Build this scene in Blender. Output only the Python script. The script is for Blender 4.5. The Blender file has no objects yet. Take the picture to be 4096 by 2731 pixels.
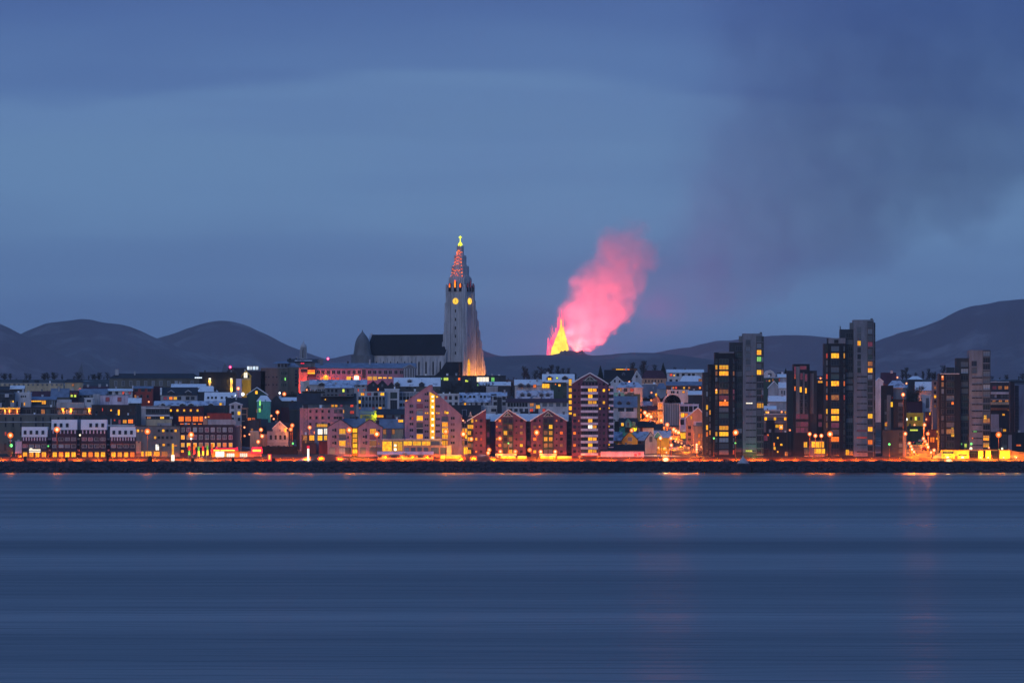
import bpy, bmesh, math, random
from mathutils import Vector
R = random.Random(7)
rad = math.radians
sc = bpy.context.scene
C = sc.collection

# ---------------------------------------------------------------- camera
F = 34800.0          # focal length in photograph pixels (4096 wide)
YH = 1767.0          # photograph row of the eye level
CZ = 14.0            # eye height over the water
cam_d = bpy.data.cameras.new('camera')
cam = bpy.data.objects.new('camera', cam_d)
C.objects.link(cam)
cam.location = (0, 0, CZ)
cam.rotation_euler = (rad(90), 0, 0)
cam_d.sensor_width = 36
cam_d.lens = 36 * F / 4096
cam_d.shift_y = (YH - 1365.5) / 4096
cam_d.clip_start = 1
cam_d.clip_end = 80000
sc.camera = cam

# ---------------------------------------------------------------- world and sun
SUN_EL, SUN_AZ = 9.0, 205.0       # afterglow behind the camera, to its side
w = bpy.data.worlds.new('World')
sc.world = w
w.use_nodes = True
nt = w.node_tree
nt.nodes.clear()
def N(t, typ, **kw):
    n = t.nodes.new(typ)
    for k, v in kw.items():
        if k.startswith('i_'):
            key = k[2:]
            n.inputs[int(key) if key.isdigit() else key].default_value = v
        else:
            setattr(n, k, v)
    return n
def ramp(t, stops, interp='LINEAR'):
    n = t.nodes.new('ShaderNodeValToRGB')
    cr = n.color_ramp
    cr.interpolation = interp
    while len(cr.elements) < len(stops):
        cr.elements.new(0.5)
    for e, (p, c) in zip(cr.elements, stops):
        e.position = p
        e.color = (*c, 1) if len(c) == 3 else c
    return n
def M(t, op, a, b=None, c=None, clamp=False):
    n = t.nodes.new('ShaderNodeMath')
    n.operation = op
    n.use_clamp = clamp
    for i, v in enumerate((a, b, c)):
        if v is None:
            continue
        if isinstance(v, (int, float)):
            n.inputs[i].default_value = v
        else:
            t.links.new(v, n.inputs[i])
    return n.outputs[0]
tc = N(nt, 'ShaderNodeTexCoord')
sep = N(nt, 'ShaderNodeSeparateXYZ')
nt.links.new(tc.outputs['Generated'], sep.inputs[0])
def sky_noise(sx, sz, scale, detail, rough, off):
    mp = N(nt, 'ShaderNodeMapping')
    mp.inputs['Scale'].default_value = (sx, sx, sz)
    mp.inputs['Location'].default_value = off
    nt.links.new(tc.outputs['Generated'], mp.inputs[0])
    no = N(nt, 'ShaderNodeTexNoise', i_Scale=scale, i_Detail=detail, i_Roughness=rough)
    nt.links.new(mp.outputs[0], no.inputs['Vector'])
    return no.outputs[0]
n_big = sky_noise(14, 60, 1.0, 3, .5, (3.1, .7, 2.2))       # broad stratus
n_thin = sky_noise(10, 150, 1.0, 3, .5, (1.3, 4.2, .4))     # thin streaks
elev = M(nt, 'ADD', sep.outputs[2], M(nt, 'MULTIPLY', M(nt, 'SUBTRACT', n_big, .5), .022))
t_el = M(nt, 'MULTIPLY', elev, 10, clamp=True)
band = ramp(nt, [(0.0, (.064, .138, .33)), (.12, (.075, .165, .38)), (.20, (.105, .222, .45)), (.31, (.138, .288, .53)),
                 (.375, (.130, .272, .53)), (.405, (.090, .205, .47)), (.54, (.050, .128, .385)), (.72, (.054, .132, .39)), (1, (.095, .206, .50))], 'EASE')
nt.links.new(t_el, band.inputs[0])
streak = ramp(nt, [(.0, (.80, .82, .90)), (.36, (.86, .88, .94)), (.47, (1, 1, 1)), (1, (1.05, 1.05, 1.03))], 'EASE')
nt.links.new(n_thin, streak.inputs[0])
mul = N(nt, 'ShaderNodeMix', data_type='RGBA', blend_type='MULTIPLY')
mul.inputs[0].default_value = .6
nt.links.new(band.outputs[0], mul.inputs[6])
nt.links.new(streak.outputs[0], mul.inputs[7])
sky = N(nt, 'ShaderNodeTexSky', sky_type='NISHITA', sun_disc=False)
sky.sun_elevation = rad(SUN_EL)
sky.sun_rotation = rad(SUN_AZ)
bg1 = N(nt, 'ShaderNodeBackground', i_Strength=.05)
bg2 = N(nt, 'ShaderNodeBackground', i_Strength=1.0)
mixs = N(nt, 'ShaderNodeMixShader', i_0=.93)
wo = N(nt, 'ShaderNodeOutputWorld')
nt.links.new(sky.outputs[0], bg1.inputs[0])
nt.links.new(mul.outputs[2], bg2.inputs[0])
nt.links.new(bg1.outputs[0], mixs.inputs[1])
nt.links.new(bg2.outputs[0], mixs.inputs[2])
nt.links.new(mixs.outputs[0], wo.inputs[0])
w.cycles.sampling_method = 'MANUAL'
w.cycles.sample_map_resolution = 1024

sun_d = bpy.data.lights.new('sun', 'SUN')
sun_d.energy = .44
sun_d.angle = rad(25)
sun_d.color = (.97, .95, 1)
sun = bpy.data.objects.new('sun', sun_d)
C.objects.link(sun)
sun.rotation_euler = (rad(90 - SUN_EL), 0, rad(-22))

sc.view_settings.view_transform = 'Standard'
sc.view_settings.look = 'None'
sc.view_settings.exposure = 0
sc.view_settings.gamma = 1
cy = sc.cycles
cy.use_denoising = True
cy.max_bounces = 5
cy.diffuse_bounces = 2
cy.glossy_bounces = 3
cy.volume_bounces = 1
cy.transparent_max_bounces = 10
cy.use_light_tree = True
cy.sample_clamp_indirect = 4
cy.volume_max_steps = 128
sc.render.film_transparent = False

# ---------------------------------------------------------------- helpers
def gz(D):
    """ground height over the water at distance D"""
    P = [(3960, 5.0), (3986, 5.2), (3997, 7.0), (4690, 47.6), (4740, 47.2), (5300, 26), (8000, 18), (14000, 18), (40000, 18)]
    if D <= P[0][0]:
        return P[0][1]
    for (a, za), (b, zb) in zip(P, P[1:]):
        if D <= b:
            return za + (zb - za) * (D - a) / (b - a)
    return P[-1][1]
def depth_of(y):
    """distance of the hillside point that shows at photograph row y"""
    a, b = 3997.0, 4690.0
    if y > YH - (gz(a) - CZ) * F / a:
        return a
    for _ in range(40):
        m = (a + b) / 2
        if YH - (gz(m) - CZ) * F / m > y:
            a = m
        else:
            b = m
    return a
def WX(px, D): return (px - 2048) * D / F
def WZ(py, D): return CZ + (YH - py) * D / F
TILE = {i: (o, 1420, 560 / 1756) for i, o in enumerate((0, 500, 1000, 1500, 2000, 2500, 3000, 3536), 1)}
TILE[9] = (2780, 1240, 780 / 1853)
TILE[10] = (1350, 920, 650 / 1699)
TILE[11] = (1740, 920, 220 / 1078)
TILE[0] = (0, 0, 1.0)
def TX(t, x): return TILE[t][0] + x * TILE[t][2]
def TY(t, y): return TILE[t][1] + y * TILE[t][2]

def tag(o, label=None, cat=None, group=None, kind=None):
    if label: o['label'] = label
    if cat: o['category'] = cat
    if group: o['group'] = group
    if kind: o['kind'] = kind
    return o
def empty(name, loc, rz=0):
    o = bpy.data.objects.new(name, None)
    o.location = loc
    o.rotation_euler = (0, 0, rz)
    o.empty_display_size = .5
    C.objects.link(o)
    return o
def mesh(name, verts, faces, smooth=False):
    me = bpy.data.meshes.new(name)
    me.from_pydata(verts, [], faces)
    if smooth:
        me.polygons.foreach_set('use_smooth', [True] * len(me.polygons))
    me.update()
    return me
def put(name, me, mats, parent=None, loc=(0, 0, 0), rot=(0, 0, 0), scale=(1, 1, 1)):
    o = bpy.data.objects.new(name, me)
    if not isinstance(mats, (list, tuple)):
        mats = [mats]
    if len(me.materials) < len(mats):
        for _ in range(len(mats) - len(me.materials)):
            me.materials.append(None)
    for i, m in enumerate(mats):
        o.material_slots[i].link = 'OBJECT'
        o.material_slots[i].material = MAT[m] if isinstance(m, str) else m
    o.parent = parent
    o.location = loc
    o.rotation_euler = rot
    o.scale = scale
    C.objects.link(o)
    return o
class MB:
    """collects boxes, prisms and tubes for one mesh"""
    def __init__(s): s.v, s.f, s.mi = [], [], []
    def add(s, vs, fs, mi=0):
        n = len(s.v)
        s.v += vs
        s.f += [tuple(i + n for i in f) for f in fs]
        s.mi += [mi] * len(fs)
        return s
    def box(s, x0, x1, y0, y1, z0, z1, mi=0):
        return s.add([(x0, y0, z0), (x1, y0, z0), (x1, y1, z0), (x0, y1, z0), (x0, y0, z1), (x1, y0, z1), (x1, y1, z1), (x0, y1, z1)],
                     [(0, 3, 2, 1), (4, 5, 6, 7), (0, 1, 5, 4), (1, 2, 6, 5), (2, 3, 7, 6), (3, 0, 4, 7)], mi)
    def prism_y(s, pts, y0, y1, mi=0):
        """polygon in x,z (counter-clockwise seen from the front) pushed from y0 to y1"""
        n = len(pts)
        vs = [(x, y0, z) for x, z in pts] + [(x, y1, z) for x, z in pts]
        fs = [tuple(range(n)), tuple(range(2 * n - 1, n - 1, -1))]
        fs += [(i, i + n, (i + 1) % n + n, (i + 1) % n) for i in range(n)]
        return s.add(vs, fs, mi)
    def prism_x(s, pts, x0, x1, mi=0):
        """polygon in y,z pushed from x0 to x1"""
        n = len(pts)
        vs = [(x0, y, z) for y, z in pts] + [(x1, y, z) for y, z in pts]
        fs = [tuple(range(n - 1, -1, -1)), tuple(range(n, 2 * n))]
        fs += [(i, (i + 1) % n, (i + 1) % n + n, i + n) for i in range(n)]
        return s.add(vs, fs, mi)
    def tube(s, p0, p1, r0, r1, n=6, mi=0):
        a, b = Vector(p0), Vector(p1)
        d = (b - a).normalized()
        u = d.orthogonal().normalized()
        v = d.cross(u)
        vs = []
        for p, r in ((a, r0), (b, r1)):
            vs += [tuple(p + (u * math.cos(2 * math.pi * k / n) + v * math.sin(2 * math.pi * k / n)) * r) for k in range(n)]
        fs = [(k, (k + 1) % n, (k + 1) % n + n, k + n) for k in range(n)]
        fs += [tuple(range(n - 1, -1, -1)), tuple(range(n, 2 * n))]
        return s.add(vs, fs, mi)
    def lathe(s, prof, n=16, cx=0, cy=0, mi=0):
        vs, fs = [], []
        for r, z in prof:
            vs += [(cx + r * math.cos(2 * math.pi * k / n), cy + r * math.sin(2 * math.pi * k / n), z) for k in range(n)]
        for j in range(len(prof) - 1):
            fs += [(j * n + k, j * n + (k + 1) % n, (j + 1) * n + (k + 1) % n, (j + 1) * n + k) for k in range(n)]
        return s.add(vs, fs, mi)
    def mesh(s, name='m', smooth=False):
        me = mesh(name, s.v, s.f, smooth)
        if any(s.mi):
            for _ in range(max(s.mi) + 1):
                me.materials.append(None)
            me.polygons.foreach_set('material_index', s.mi)
        return me
    def put(s, name, mats, parent=None, smooth=False, **kw):
        return put(name, s.mesh(name, smooth), mats, parent, **kw)

# ---------------------------------------------------------------- materials
MAT = {}
def surf(name, col, rough=.8, amt=.36, scale=.35, streak=True, col2=None, spec=.3, bump=0.0, patch=None):
    m = bpy.data.materials.new(name)
    m.use_nodes = True
    t = m.node_tree
    b = t.nodes['Principled BSDF']
    b.inputs['Roughness'].default_value = rough
    b.inputs['Specular IOR Level'].default_value = spec
    co = N(t, 'ShaderNodeTexCoord')
    inf = N(t, 'ShaderNodeObjectInfo')
    mp = N(t, 'ShaderNodeMapping')
    mp.inputs['Scale'].default_value = (1, 1, .25 if streak else 1)
    t.links.new(co.outputs['Object'], mp.inputs[0])
    no = N(t, 'ShaderNodeTexNoise', noise_dimensions='4D', i_Scale=scale, i_Detail=5, i_Roughness=.65)
    t.links.new(mp.outputs[0], no.inputs['Vector'])
    t.links.new(M(t, 'MULTIPLY', inf.outputs['Random'], 20), no.inputs['W'])
    lo = tuple(c * (1 - amt) for c in col)
    hi = tuple(min(.95, c * (1 + amt)) for c in (col2 or col))
    rp = ramp(t, [(.3, lo), (.7, hi)])
    t.links.new(no.outputs[0], rp.inputs[0])
    out = rp.outputs[0]
    if patch:
        pc, lvl, psc = patch
        n2 = N(t, 'ShaderNodeTexNoise', noise_dimensions='4D', i_Scale=psc, i_Detail=4, i_Roughness=.6)
        t.links.new(co.outputs['Object'], n2.inputs['Vector'])
        t.links.new(M(t, 'MULTIPLY', inf.outputs['Random'], 31), n2.inputs['W'])
        mk = N(t, 'ShaderNodeMapRange', i_1=lvl - .06, i_2=lvl + .06)
        t.links.new(n2.outputs[0], mk.inputs[0])
        mx = N(t, 'ShaderNodeMix', data_type='RGBA')
        mx.inputs[7].default_value = (*pc, 1)
        t.links.new(mk.outputs[0], mx.inputs[0])
        t.links.new(out, mx.inputs[6])
        out = mx.outputs[2]
    t.links.new(out, b.inputs['Base Color'])
    if bump:
        bp = N(t, 'ShaderNodeBump', i_Strength=bump, i_Distance=.3)
        t.links.new(no.outputs[0], bp.inputs['Height'])
        t.links.new(bp.outputs[0], b.inputs['Normal'])
    MAT[name] = m
    return m
SNOW = (.80, .84, .92)
for nm, col in dict(concrete=(.18, .195, .235), dark=(.035, .042, .055), white=(.56, .56, .60), cream=(.50, .42, .28), pink=(.33, .21, .29),
                    brick=(.15, .058, .10), brown=(.075, .045, .045), grey=(.15, .16, .18), olive=(.12, .12, .105), purple=(.05, .032, .055),
                    green=(.035, .075, .06), teal=(.12, .42, .38), yellow=(.62, .42, .05), peach=(.55, .30, .20), maroon=(.07, .022, .04),
                    slate=(.028, .034, .048), nearblack=(.009, .012, .02), bluegrey=(.17, .22, .31), stone=(.42, .42, .45), lilac=(.70, .58, .72),
                    redpaint=(.30, .05, .04), trim=(.60, .58, .60), metal=(.10, .11, .12), glassdark=(.02, .03, .045), rust=(.25, .10, .05),
                    lightgrey=(.38, .39, .43)).items():
    surf(nm, col)
for nm, col in dict(clothred=(.75,.03,.04), clothgreen=(.10,.45,.06), clothorange=(.85,.28,.02), clothyellow=(.85,.60,.04)).items():
    surf(nm, col, .8, .12, 1.2)
surf('snow', SNOW, .7, .10, .5, False, patch=((.16, .19, .25), .66, .35))
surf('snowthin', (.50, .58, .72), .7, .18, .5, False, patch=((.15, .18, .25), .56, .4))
surf('street_paving', (.15, .12, .09), .85, .25, .3, False, patch=((.08, .06, .05), .6, .2), spec=.1)
surf('asphalt', (.055, .055, .06), .75, .3, .2, False)
surf('whitepanel', (.82, .84, .90), .6, .06, .3)
surf('paving', (.10, .075, .05), .85, .35, .25, False, patch=((.05, .035, .025), .56, .12), spec=.1)
surf('boulder', (.010, .014, .024), .9, .5, .6, False, col2=(.022, .028, .042), bump=.5, spec=.15)
surf('earth', (.13, .07, .055), .9, .35, .2, False, patch=((.42, .44, .50), .60, .10), bump=.3)
surf('hillside', (.045, .05, .055), .95, .4, .05, False, patch=((.45, .5, .58), .60, .045))
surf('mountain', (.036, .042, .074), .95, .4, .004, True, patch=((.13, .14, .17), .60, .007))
surf('bark', (.030, .024, .022), .9, .3, 1, False)
surf('needles', (.018, .030, .022), .9, .4, .6, False)
surf('hedge', (.022, .026, .020), .9, .5, .8, False)

def glow(name, c0, c1, s, scale=1.2, dark=None):
    """a lit pane or lamp: light of two tones with the uneven look of a lived-in room"""
    m = bpy.data.materials.new(name)
    m.use_nodes = True
    t = m.node_tree
    b = t.nodes['Principled BSDF']
    b.inputs['Base Color'].default_value = (.02, .02, .02, 1)
    b.inputs['Roughness'].default_value = .3
    co = N(t, 'ShaderNodeTexCoord')
    inf = N(t, 'ShaderNodeObjectInfo')
    no = N(t, 'ShaderNodeTexNoise', noise_dimensions='4D', i_Scale=scale, i_Detail=3)
    t.links.new(co.outputs['Object'], no.inputs['Vector'])
    t.links.new(M(t, 'MULTIPLY', inf.outputs['Random'], 40), no.inputs['W'])
    st = [(.36, c0), (.62, c1)]
    if dark:
        st = [(.28, dark)] + st
    rp = ramp(t, st)
    t.links.new(no.outputs[0], rp.inputs[0])
    t.links.new(rp.outputs[0], b.inputs['Emission Color'])
    t.links.new(M(t, 'MULTIPLY_ADD', inf.outputs['Random'], s * .75, s * .55), b.inputs['Emission Strength'])
    m.cycles.emission_sampling = 'NONE'
    MAT[name] = m
glow('lit', (1, .27, .002), (1, .58, .006), 1.3, 1.3, (.85, .12, .002))
glow('litroom', (1, .20, .002), (1, .52, .006), 1.2, 1.6, (.10, .05, .03))
glow('litorange', (1, .10, .001), (1, .26, .003), 1.3)
glow('litdim', (.30, .075, .02), (.55, .20, .03), .8, 1.5, (.03, .02, .03))
glow('litred', (.7, .03, .015), (1, .10, .02), .8, 1.5, (.08, .01, .01))
glow('litpurple', (.15, .018, .05), (.26, .035, .075), .6, 1.5, (.03, .02, .04))
glow('litwhite', (1, .82, .55), (1, .95, .85), 1.5)
glow('litcool', (.55, .75, 1), (.9, .95, 1), 1.2)
glow('litgreen', (.04, .8, .10), (.45, 1, .25), 1.0)
glow('litlime', (.55, .85, .03), (.95, 1, .15), 1.0)
glow('neonred', (1, .0, .03), (1, .02, .06), 1.5)
glow('neonyellow', (1, .75, .02), (1, .85, .10), 1.6)
glow('beacon', (1, .0, .18), (1, .02, .3), 2.0)
glow('bulb', (1, .80, .42), (1, .90, .6), 2.6)
glow('bulbcool', (.75, .95, 1), (1, 1, 1), 2.2)
glow('bulbgreen', (.05, 1, .12), (.3, 1, .3), 2.0)
glow('clockglow', (1, .50, .015), (1, .62, .06), 1.3)
glow('spireglow', (1, .05, .003), (1, .20, .006), 2.2, .5)
glow('crossglow', (.80, 1, .03), (1, .95, .05), 1.7)
glow('lavacore', (1, .50, .02), (1, .82, .06), 2.3, .06)
glow('lavajet', (1, .03, .22), (1, .20, .20), 1.9, .04)
def glass(name, col, rough=.12):
    m = bpy.data.materials.new(name)
    m.use_nodes = True
    t = m.node_tree
    b = t.nodes['Principled BSDF']
    b.inputs['Roughness'].default_value = rough
    inf = N(t, 'ShaderNodeObjectInfo')
    rp = ramp(t, [(0, tuple(c * .5 for c in col)), (.7, col), (1, tuple(min(1, c * 2.4) for c in col))])
    t.links.new(inf.outputs['Random'], rp.inputs[0])
    t.links.new(rp.outputs[0], b.inputs['Base Color'])
    b.inputs['Specular IOR Level'].default_value = .35
    MAT[name] = m
glass('pane', (.014, .017, .026))
glass('panepale', (.14, .17, .21), .3)
glass('panegreen', (.035, .055, .05), .2)
m = bpy.data.materials.new('amber_halo')       # see-through orange shell imitating the halo around lamp bulbs
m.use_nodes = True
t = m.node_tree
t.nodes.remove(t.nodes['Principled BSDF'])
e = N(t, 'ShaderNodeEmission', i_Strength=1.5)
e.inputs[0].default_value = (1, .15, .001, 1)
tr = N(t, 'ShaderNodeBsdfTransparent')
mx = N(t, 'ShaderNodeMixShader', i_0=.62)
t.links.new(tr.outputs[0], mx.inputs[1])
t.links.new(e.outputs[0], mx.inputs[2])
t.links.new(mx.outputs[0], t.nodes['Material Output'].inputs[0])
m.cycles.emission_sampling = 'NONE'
MAT['halo'] = m

# ---------------------------------------------------------------- water
m = bpy.data.materials.new('sea_water')
m.use_nodes = True
t = m.node_tree
b = t.nodes['Principled BSDF']
b.inputs['IOR'].default_value = 1.33
co = N(t, 'ShaderNodeTexCoord')
def wn(sx, sy, detail=3, rough=.55, off=0):
    mp = N(t, 'ShaderNodeMapping')
    mp.inputs['Scale'].default_value = (sx, sy, 1)
    mp.inputs['Location'].default_value = (off, off * 1.7, 0)
    t.links.new(co.outputs['Object'], mp.inputs[0])
    no = N(t, 'ShaderNodeTexNoise', i_Scale=1, i_Detail=detail, i_Roughness=rough)
    t.links.new(mp.outputs[0], no.inputs['Vector'])
    return no.outputs[0]
slick = wn(.0006, .0062, 2.5, .55, 3.3)        # long wind slicks
fine = wn(.0022, .022, 2, .5, 1.1)
rp = ramp(t, [(.30, (.26, .26, .26)), (.5, (.34, .34, .34)), (.7, (.42, .42, .42))])
t.links.new(M(t, 'MULTIPLY_ADD', M(t, 'SUBTRACT', fine, .5), .12, slick), rp.inputs[0])
t.links.new(rp.outputs[0], b.inputs['Roughness'])
rp2 = ramp(t, [(.3, (.007, .022, .040)), (.7, (.011, .030, .052))])
t.links.new(slick, rp2.inputs[0])
t.links.new(rp2.outputs[0], b.inputs['Base Color'])
b.inputs['Specular IOR Level'].default_value = .22
hgt = M(t, 'MULTIPLY_ADD', wn(.03, .10, 3, .55, 7.7), 1.0, M(t, 'MULTIPLY', fine, 1.2))
bp = N(t, 'ShaderNodeBump', i_Strength=.55, i_Distance=2.2)
t.links.new(hgt, bp.inputs['Height'])
t.links.new(bp.outputs[0], b.inputs['Normal'])
MAT['water'] = m
o = put('water', mesh('water', [(-9000, -500, 0), (9000, -500, 0), (9000, 3975, 0), (-9000, 3975, 0)], [(0, 1, 2, 3)]), 'water')
tag(o, 'dark blue bay water in front of the seawall', 'water', kind='structure')

# ---------------------------------------------------------------- hillside, road, bank, seawall
rows = [3996, 4000, 4050, 4150, 4300, 4450, 4600, 4690, 4730, 4770, 4900, 5100, 5300, 6500, 8000, 11000, 16000, 24000, 30000]
cols = [-9000, -5000, -2500, -1200] + list(range(-700, 701, 100)) + [1200, 2500, 5000, 9000]
vs = [(x, y, gz(y) - .02) for y in rows for x in cols]
nc = len(cols)
fs = [(j * nc + i, j * nc + i + 1, (j + 1) * nc + i + 1, (j + 1) * nc + i) for j in range(len(rows) - 1) for i in range(nc - 1)]
tag(put('terrain', mesh('terrain', vs, fs), 'hillside'), 'dark town hillside with thin snow', 'hillside', kind='structure')
def strip(name, prof, mat, label, cat, x0=-900, x1=900, step=30):
    xs = list(range(x0, x1 + 1, step))
    n = len(prof)
    vs = [(x, y, z) for x in xs for y, z in prof]
    fs = [(i * n + j, (i + 1) * n + j, (i + 1) * n + j + 1, i * n + j + 1) for i in range(len(xs) - 1) for j in range(n - 1)]
    return tag(put(name, mesh(name, vs, fs), mat), label, cat, kind='structure')
strip('road', [(3973.5, 5.10), (3986, 5.2)], 'asphalt', 'shore road running along the top of the seawall', 'road')
strip('road_bank', [(3986, 5.2), (3986.1, 5.34), (3988.5, 5.40), (3992, 6.25), (3996.1, 7.02), (3999, 7.16)], 'paving', 'pale bank and footpath between the shore road and the buildings', 'bank')
wall = tag(empty('seawall', (0, 3967, 0)), 'dark boulder seawall along the whole waterfront', 'seawall')
b_ = MB()
b_.prism_x([(-5.6, -1.5), (6.6, -1.5), (6.6, 5.05), (5.4, 5.05)], -700, 700)
b_.put('core', 'boulder', wall)
b_ = MB()
ico = [(0, 0, -1), (.72, -.53, -.45), (-.28, -.85, -.45), (-.89, 0, -.45), (-.28, .85, -.45), (.72, .53, -.45), (.28, -.85, .45), (-.72, -.53, .45), (-.72, .53, .45), (.28, .85, .45), (.89, 0, .45), (0, 0, 1)]
icf = [(0, 2, 1), (1, 5, 0), (0, 3, 2), (0, 4, 3), (0, 5, 4), (1, 10, 5), (2, 6, 1), (3, 7, 2), (4, 8, 3), (5, 9, 4), (1, 6, 10), (2, 7, 6), (3, 8, 7), (4, 9, 8), (5, 10, 9), (6, 11, 10), (7, 11, 6), (8, 11, 7), (9, 11, 8), (10, 11, 9)]
for i in range(3600):
    k = R.random()
    x = R.uniform(-270, 270)
    y, z = -5.4 + 10.8 * k, -.8 + 5.9 * k
    s = R.uniform(.45, 1.05) * (1.25 if k < .5 else .9)
    if k > .9:
        s *= .7
    q = R.uniform(0, 6.28)
    sx, sy, sz = s * R.uniform(.8, 1.5), s * R.uniform(.7, 1.1), s * R.uniform(.6, .95)
    b_.add([(x + (a * math.cos(q) - c * math.sin(q)) * sx * R.uniform(.8, 1.15), y + (a * math.sin(q) + c * math.cos(q)) * sy, z + d * sz * R.uniform(.8, 1.15)) for a, c, d in ico], icf)
tag(b_.put('boulders', 'boulder', wall), kind='stuff')

# ---------------------------------------------------------------- mountains
from mathutils import noise as mnoise
def mountain(name, label, D, W, line, seed):
    line = sorted(line)
    px = []
    x = line[0][0]
    while x <= line[-1][0]:
        px.append(x)
        x += 10
    def ridge(p):
        for (a, ya), (c, yc) in zip(line, line[1:]):
            if a <= p <= c:
                k = (p - a) / (c - a)
                return ya + (yc - ya) * k
        return line[-1][1]
    ys = [ridge(p) for p in px]
    for _ in range(2):                                   # round the corners of the traced ridge
        ys = [ys[0]] + [(ys[i - 1] + 2 * ys[i] + ys[i + 1]) / 4 for i in range(1, len(ys) - 1)] + [ys[-1]]
    ts = [-1, -.85, -.7, -.55, -.42, -.3, -.2, -.12, -.05, 0, .1, .3, .6, 1]
    vs = []
    for tt in ts:
        y = D + tt * W
        for p, yy in zip(px, ys):
            X, h = WX(p, D), WZ(yy, D)
            base = 10.0
            k = (1 - abs(tt)) ** 1.25
            z = base + (h - base) * k
            g = mnoise.fractal(Vector((X * .0045 + seed, tt * 3.2, seed * 3)), .8, 2.1, 5)
            z += g * (h - base) * .16 * abs(tt) * (1 - abs(tt)) * 4
            z = min(z, CZ + (h - CZ) * (y / D) * .992) if tt < 0 else z
            if tt == 0:
                z += mnoise.noise(Vector((X * .03, seed, 1))) * .9
            vs.append((X + g * 12 * (1 - abs(tt)), y, z))
    n = len(px)
    fs = [(j * n + i, j * n + i + 1, (j + 1) * n + i + 1, (j + 1) * n + i) for j in range(len(ts) - 1) for i in range(n - 1)]
    return tag(put(name, mesh(name, vs, fs, True), 'mountain'), label, 'mountain', kind='structure')
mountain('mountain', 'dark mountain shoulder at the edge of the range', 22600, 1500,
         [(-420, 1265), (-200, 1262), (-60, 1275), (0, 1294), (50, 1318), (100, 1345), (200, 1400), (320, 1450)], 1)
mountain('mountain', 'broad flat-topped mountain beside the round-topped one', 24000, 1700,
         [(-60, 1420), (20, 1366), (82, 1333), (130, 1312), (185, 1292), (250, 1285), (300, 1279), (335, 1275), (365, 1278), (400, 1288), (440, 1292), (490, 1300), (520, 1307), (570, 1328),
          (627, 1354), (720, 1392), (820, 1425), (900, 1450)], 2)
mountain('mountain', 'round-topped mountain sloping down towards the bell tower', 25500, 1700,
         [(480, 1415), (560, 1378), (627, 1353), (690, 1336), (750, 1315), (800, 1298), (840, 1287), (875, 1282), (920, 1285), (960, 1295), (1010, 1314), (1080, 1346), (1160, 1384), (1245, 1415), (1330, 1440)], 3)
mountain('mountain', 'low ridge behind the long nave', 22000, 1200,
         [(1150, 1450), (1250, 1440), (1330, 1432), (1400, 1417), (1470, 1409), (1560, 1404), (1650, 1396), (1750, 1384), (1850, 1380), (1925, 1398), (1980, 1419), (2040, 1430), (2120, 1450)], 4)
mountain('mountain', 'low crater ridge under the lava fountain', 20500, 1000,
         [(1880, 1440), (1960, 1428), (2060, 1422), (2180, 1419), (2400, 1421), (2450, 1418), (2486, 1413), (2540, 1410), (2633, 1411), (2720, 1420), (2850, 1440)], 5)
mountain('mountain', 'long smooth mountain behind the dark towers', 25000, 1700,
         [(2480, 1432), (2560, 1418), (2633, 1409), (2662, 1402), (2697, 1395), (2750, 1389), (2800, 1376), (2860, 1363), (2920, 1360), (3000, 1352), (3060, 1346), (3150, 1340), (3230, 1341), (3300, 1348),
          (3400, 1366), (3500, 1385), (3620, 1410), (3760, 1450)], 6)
mountain('mountain', 'tall mountain rising behind the stepped grey tower', 23500, 1700,
         [(3300, 1440), (3400, 1405), (3480, 1374), (3540, 1350), (3620, 1326), (3700, 1303), (3750, 1285), (3790, 1264), (3830, 1244), (3880, 1226), (3920, 1220), (3960, 1213), (4000, 1205), (4096, 1196), (4250, 1190), (4450, 1205)], 7)

# ---------------------------------------------------------------- crater, lava fountain and smoke
DV = 20720.0
S = DV / F
VX, VZ = WX(2300, DV), WZ(1420, DV)
mp_ = [(2150, 1430), (2185, 1421), (2209, 1419), (2237, 1413), (2244, 1403), (2252, 1405), (2260, 1400), (2267, 1404), (2275, 1401), (2291, 1404), (2309, 1408), (2328, 1400), (2335, 1407), (2342, 1414), (2349, 1418), (2390, 1424), (2430, 1432)]
b_ = MB()
front = [((p - 2300) * S, 0, (1420 - y) * S) for p, y in mp_]
n = len(front)
vs, fs = [], []
for k, (dy, f_) in enumerate(((-140, -.6), (-80, .1), (-30, .7), (0, 1), (14, .7), (26, .2))):
    for i, (x, _, z) in enumerate(front):
        zz = z if f_ == 1 else (z + 30) * f_ - 30 + mnoise.noise(Vector((x * .05, k * 1.3, 2))) * 2.5 * (1 - f_)
        vs.append((x + (R.uniform(-1, 1) if f_ < 1 else 0), dy, zz))
fs = [(j * n + i, j * n + i + 1, (j + 1) * n + i + 1, (j + 1) * n + i) for j in range(5) for i in range(n - 1)]
tag(put('crater_rim', mesh('crater_rim', vs, fs), 'mountain', loc=(VX, DV, VZ)), 'jagged crater rim in front of the lava fountain', 'crater')

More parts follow.
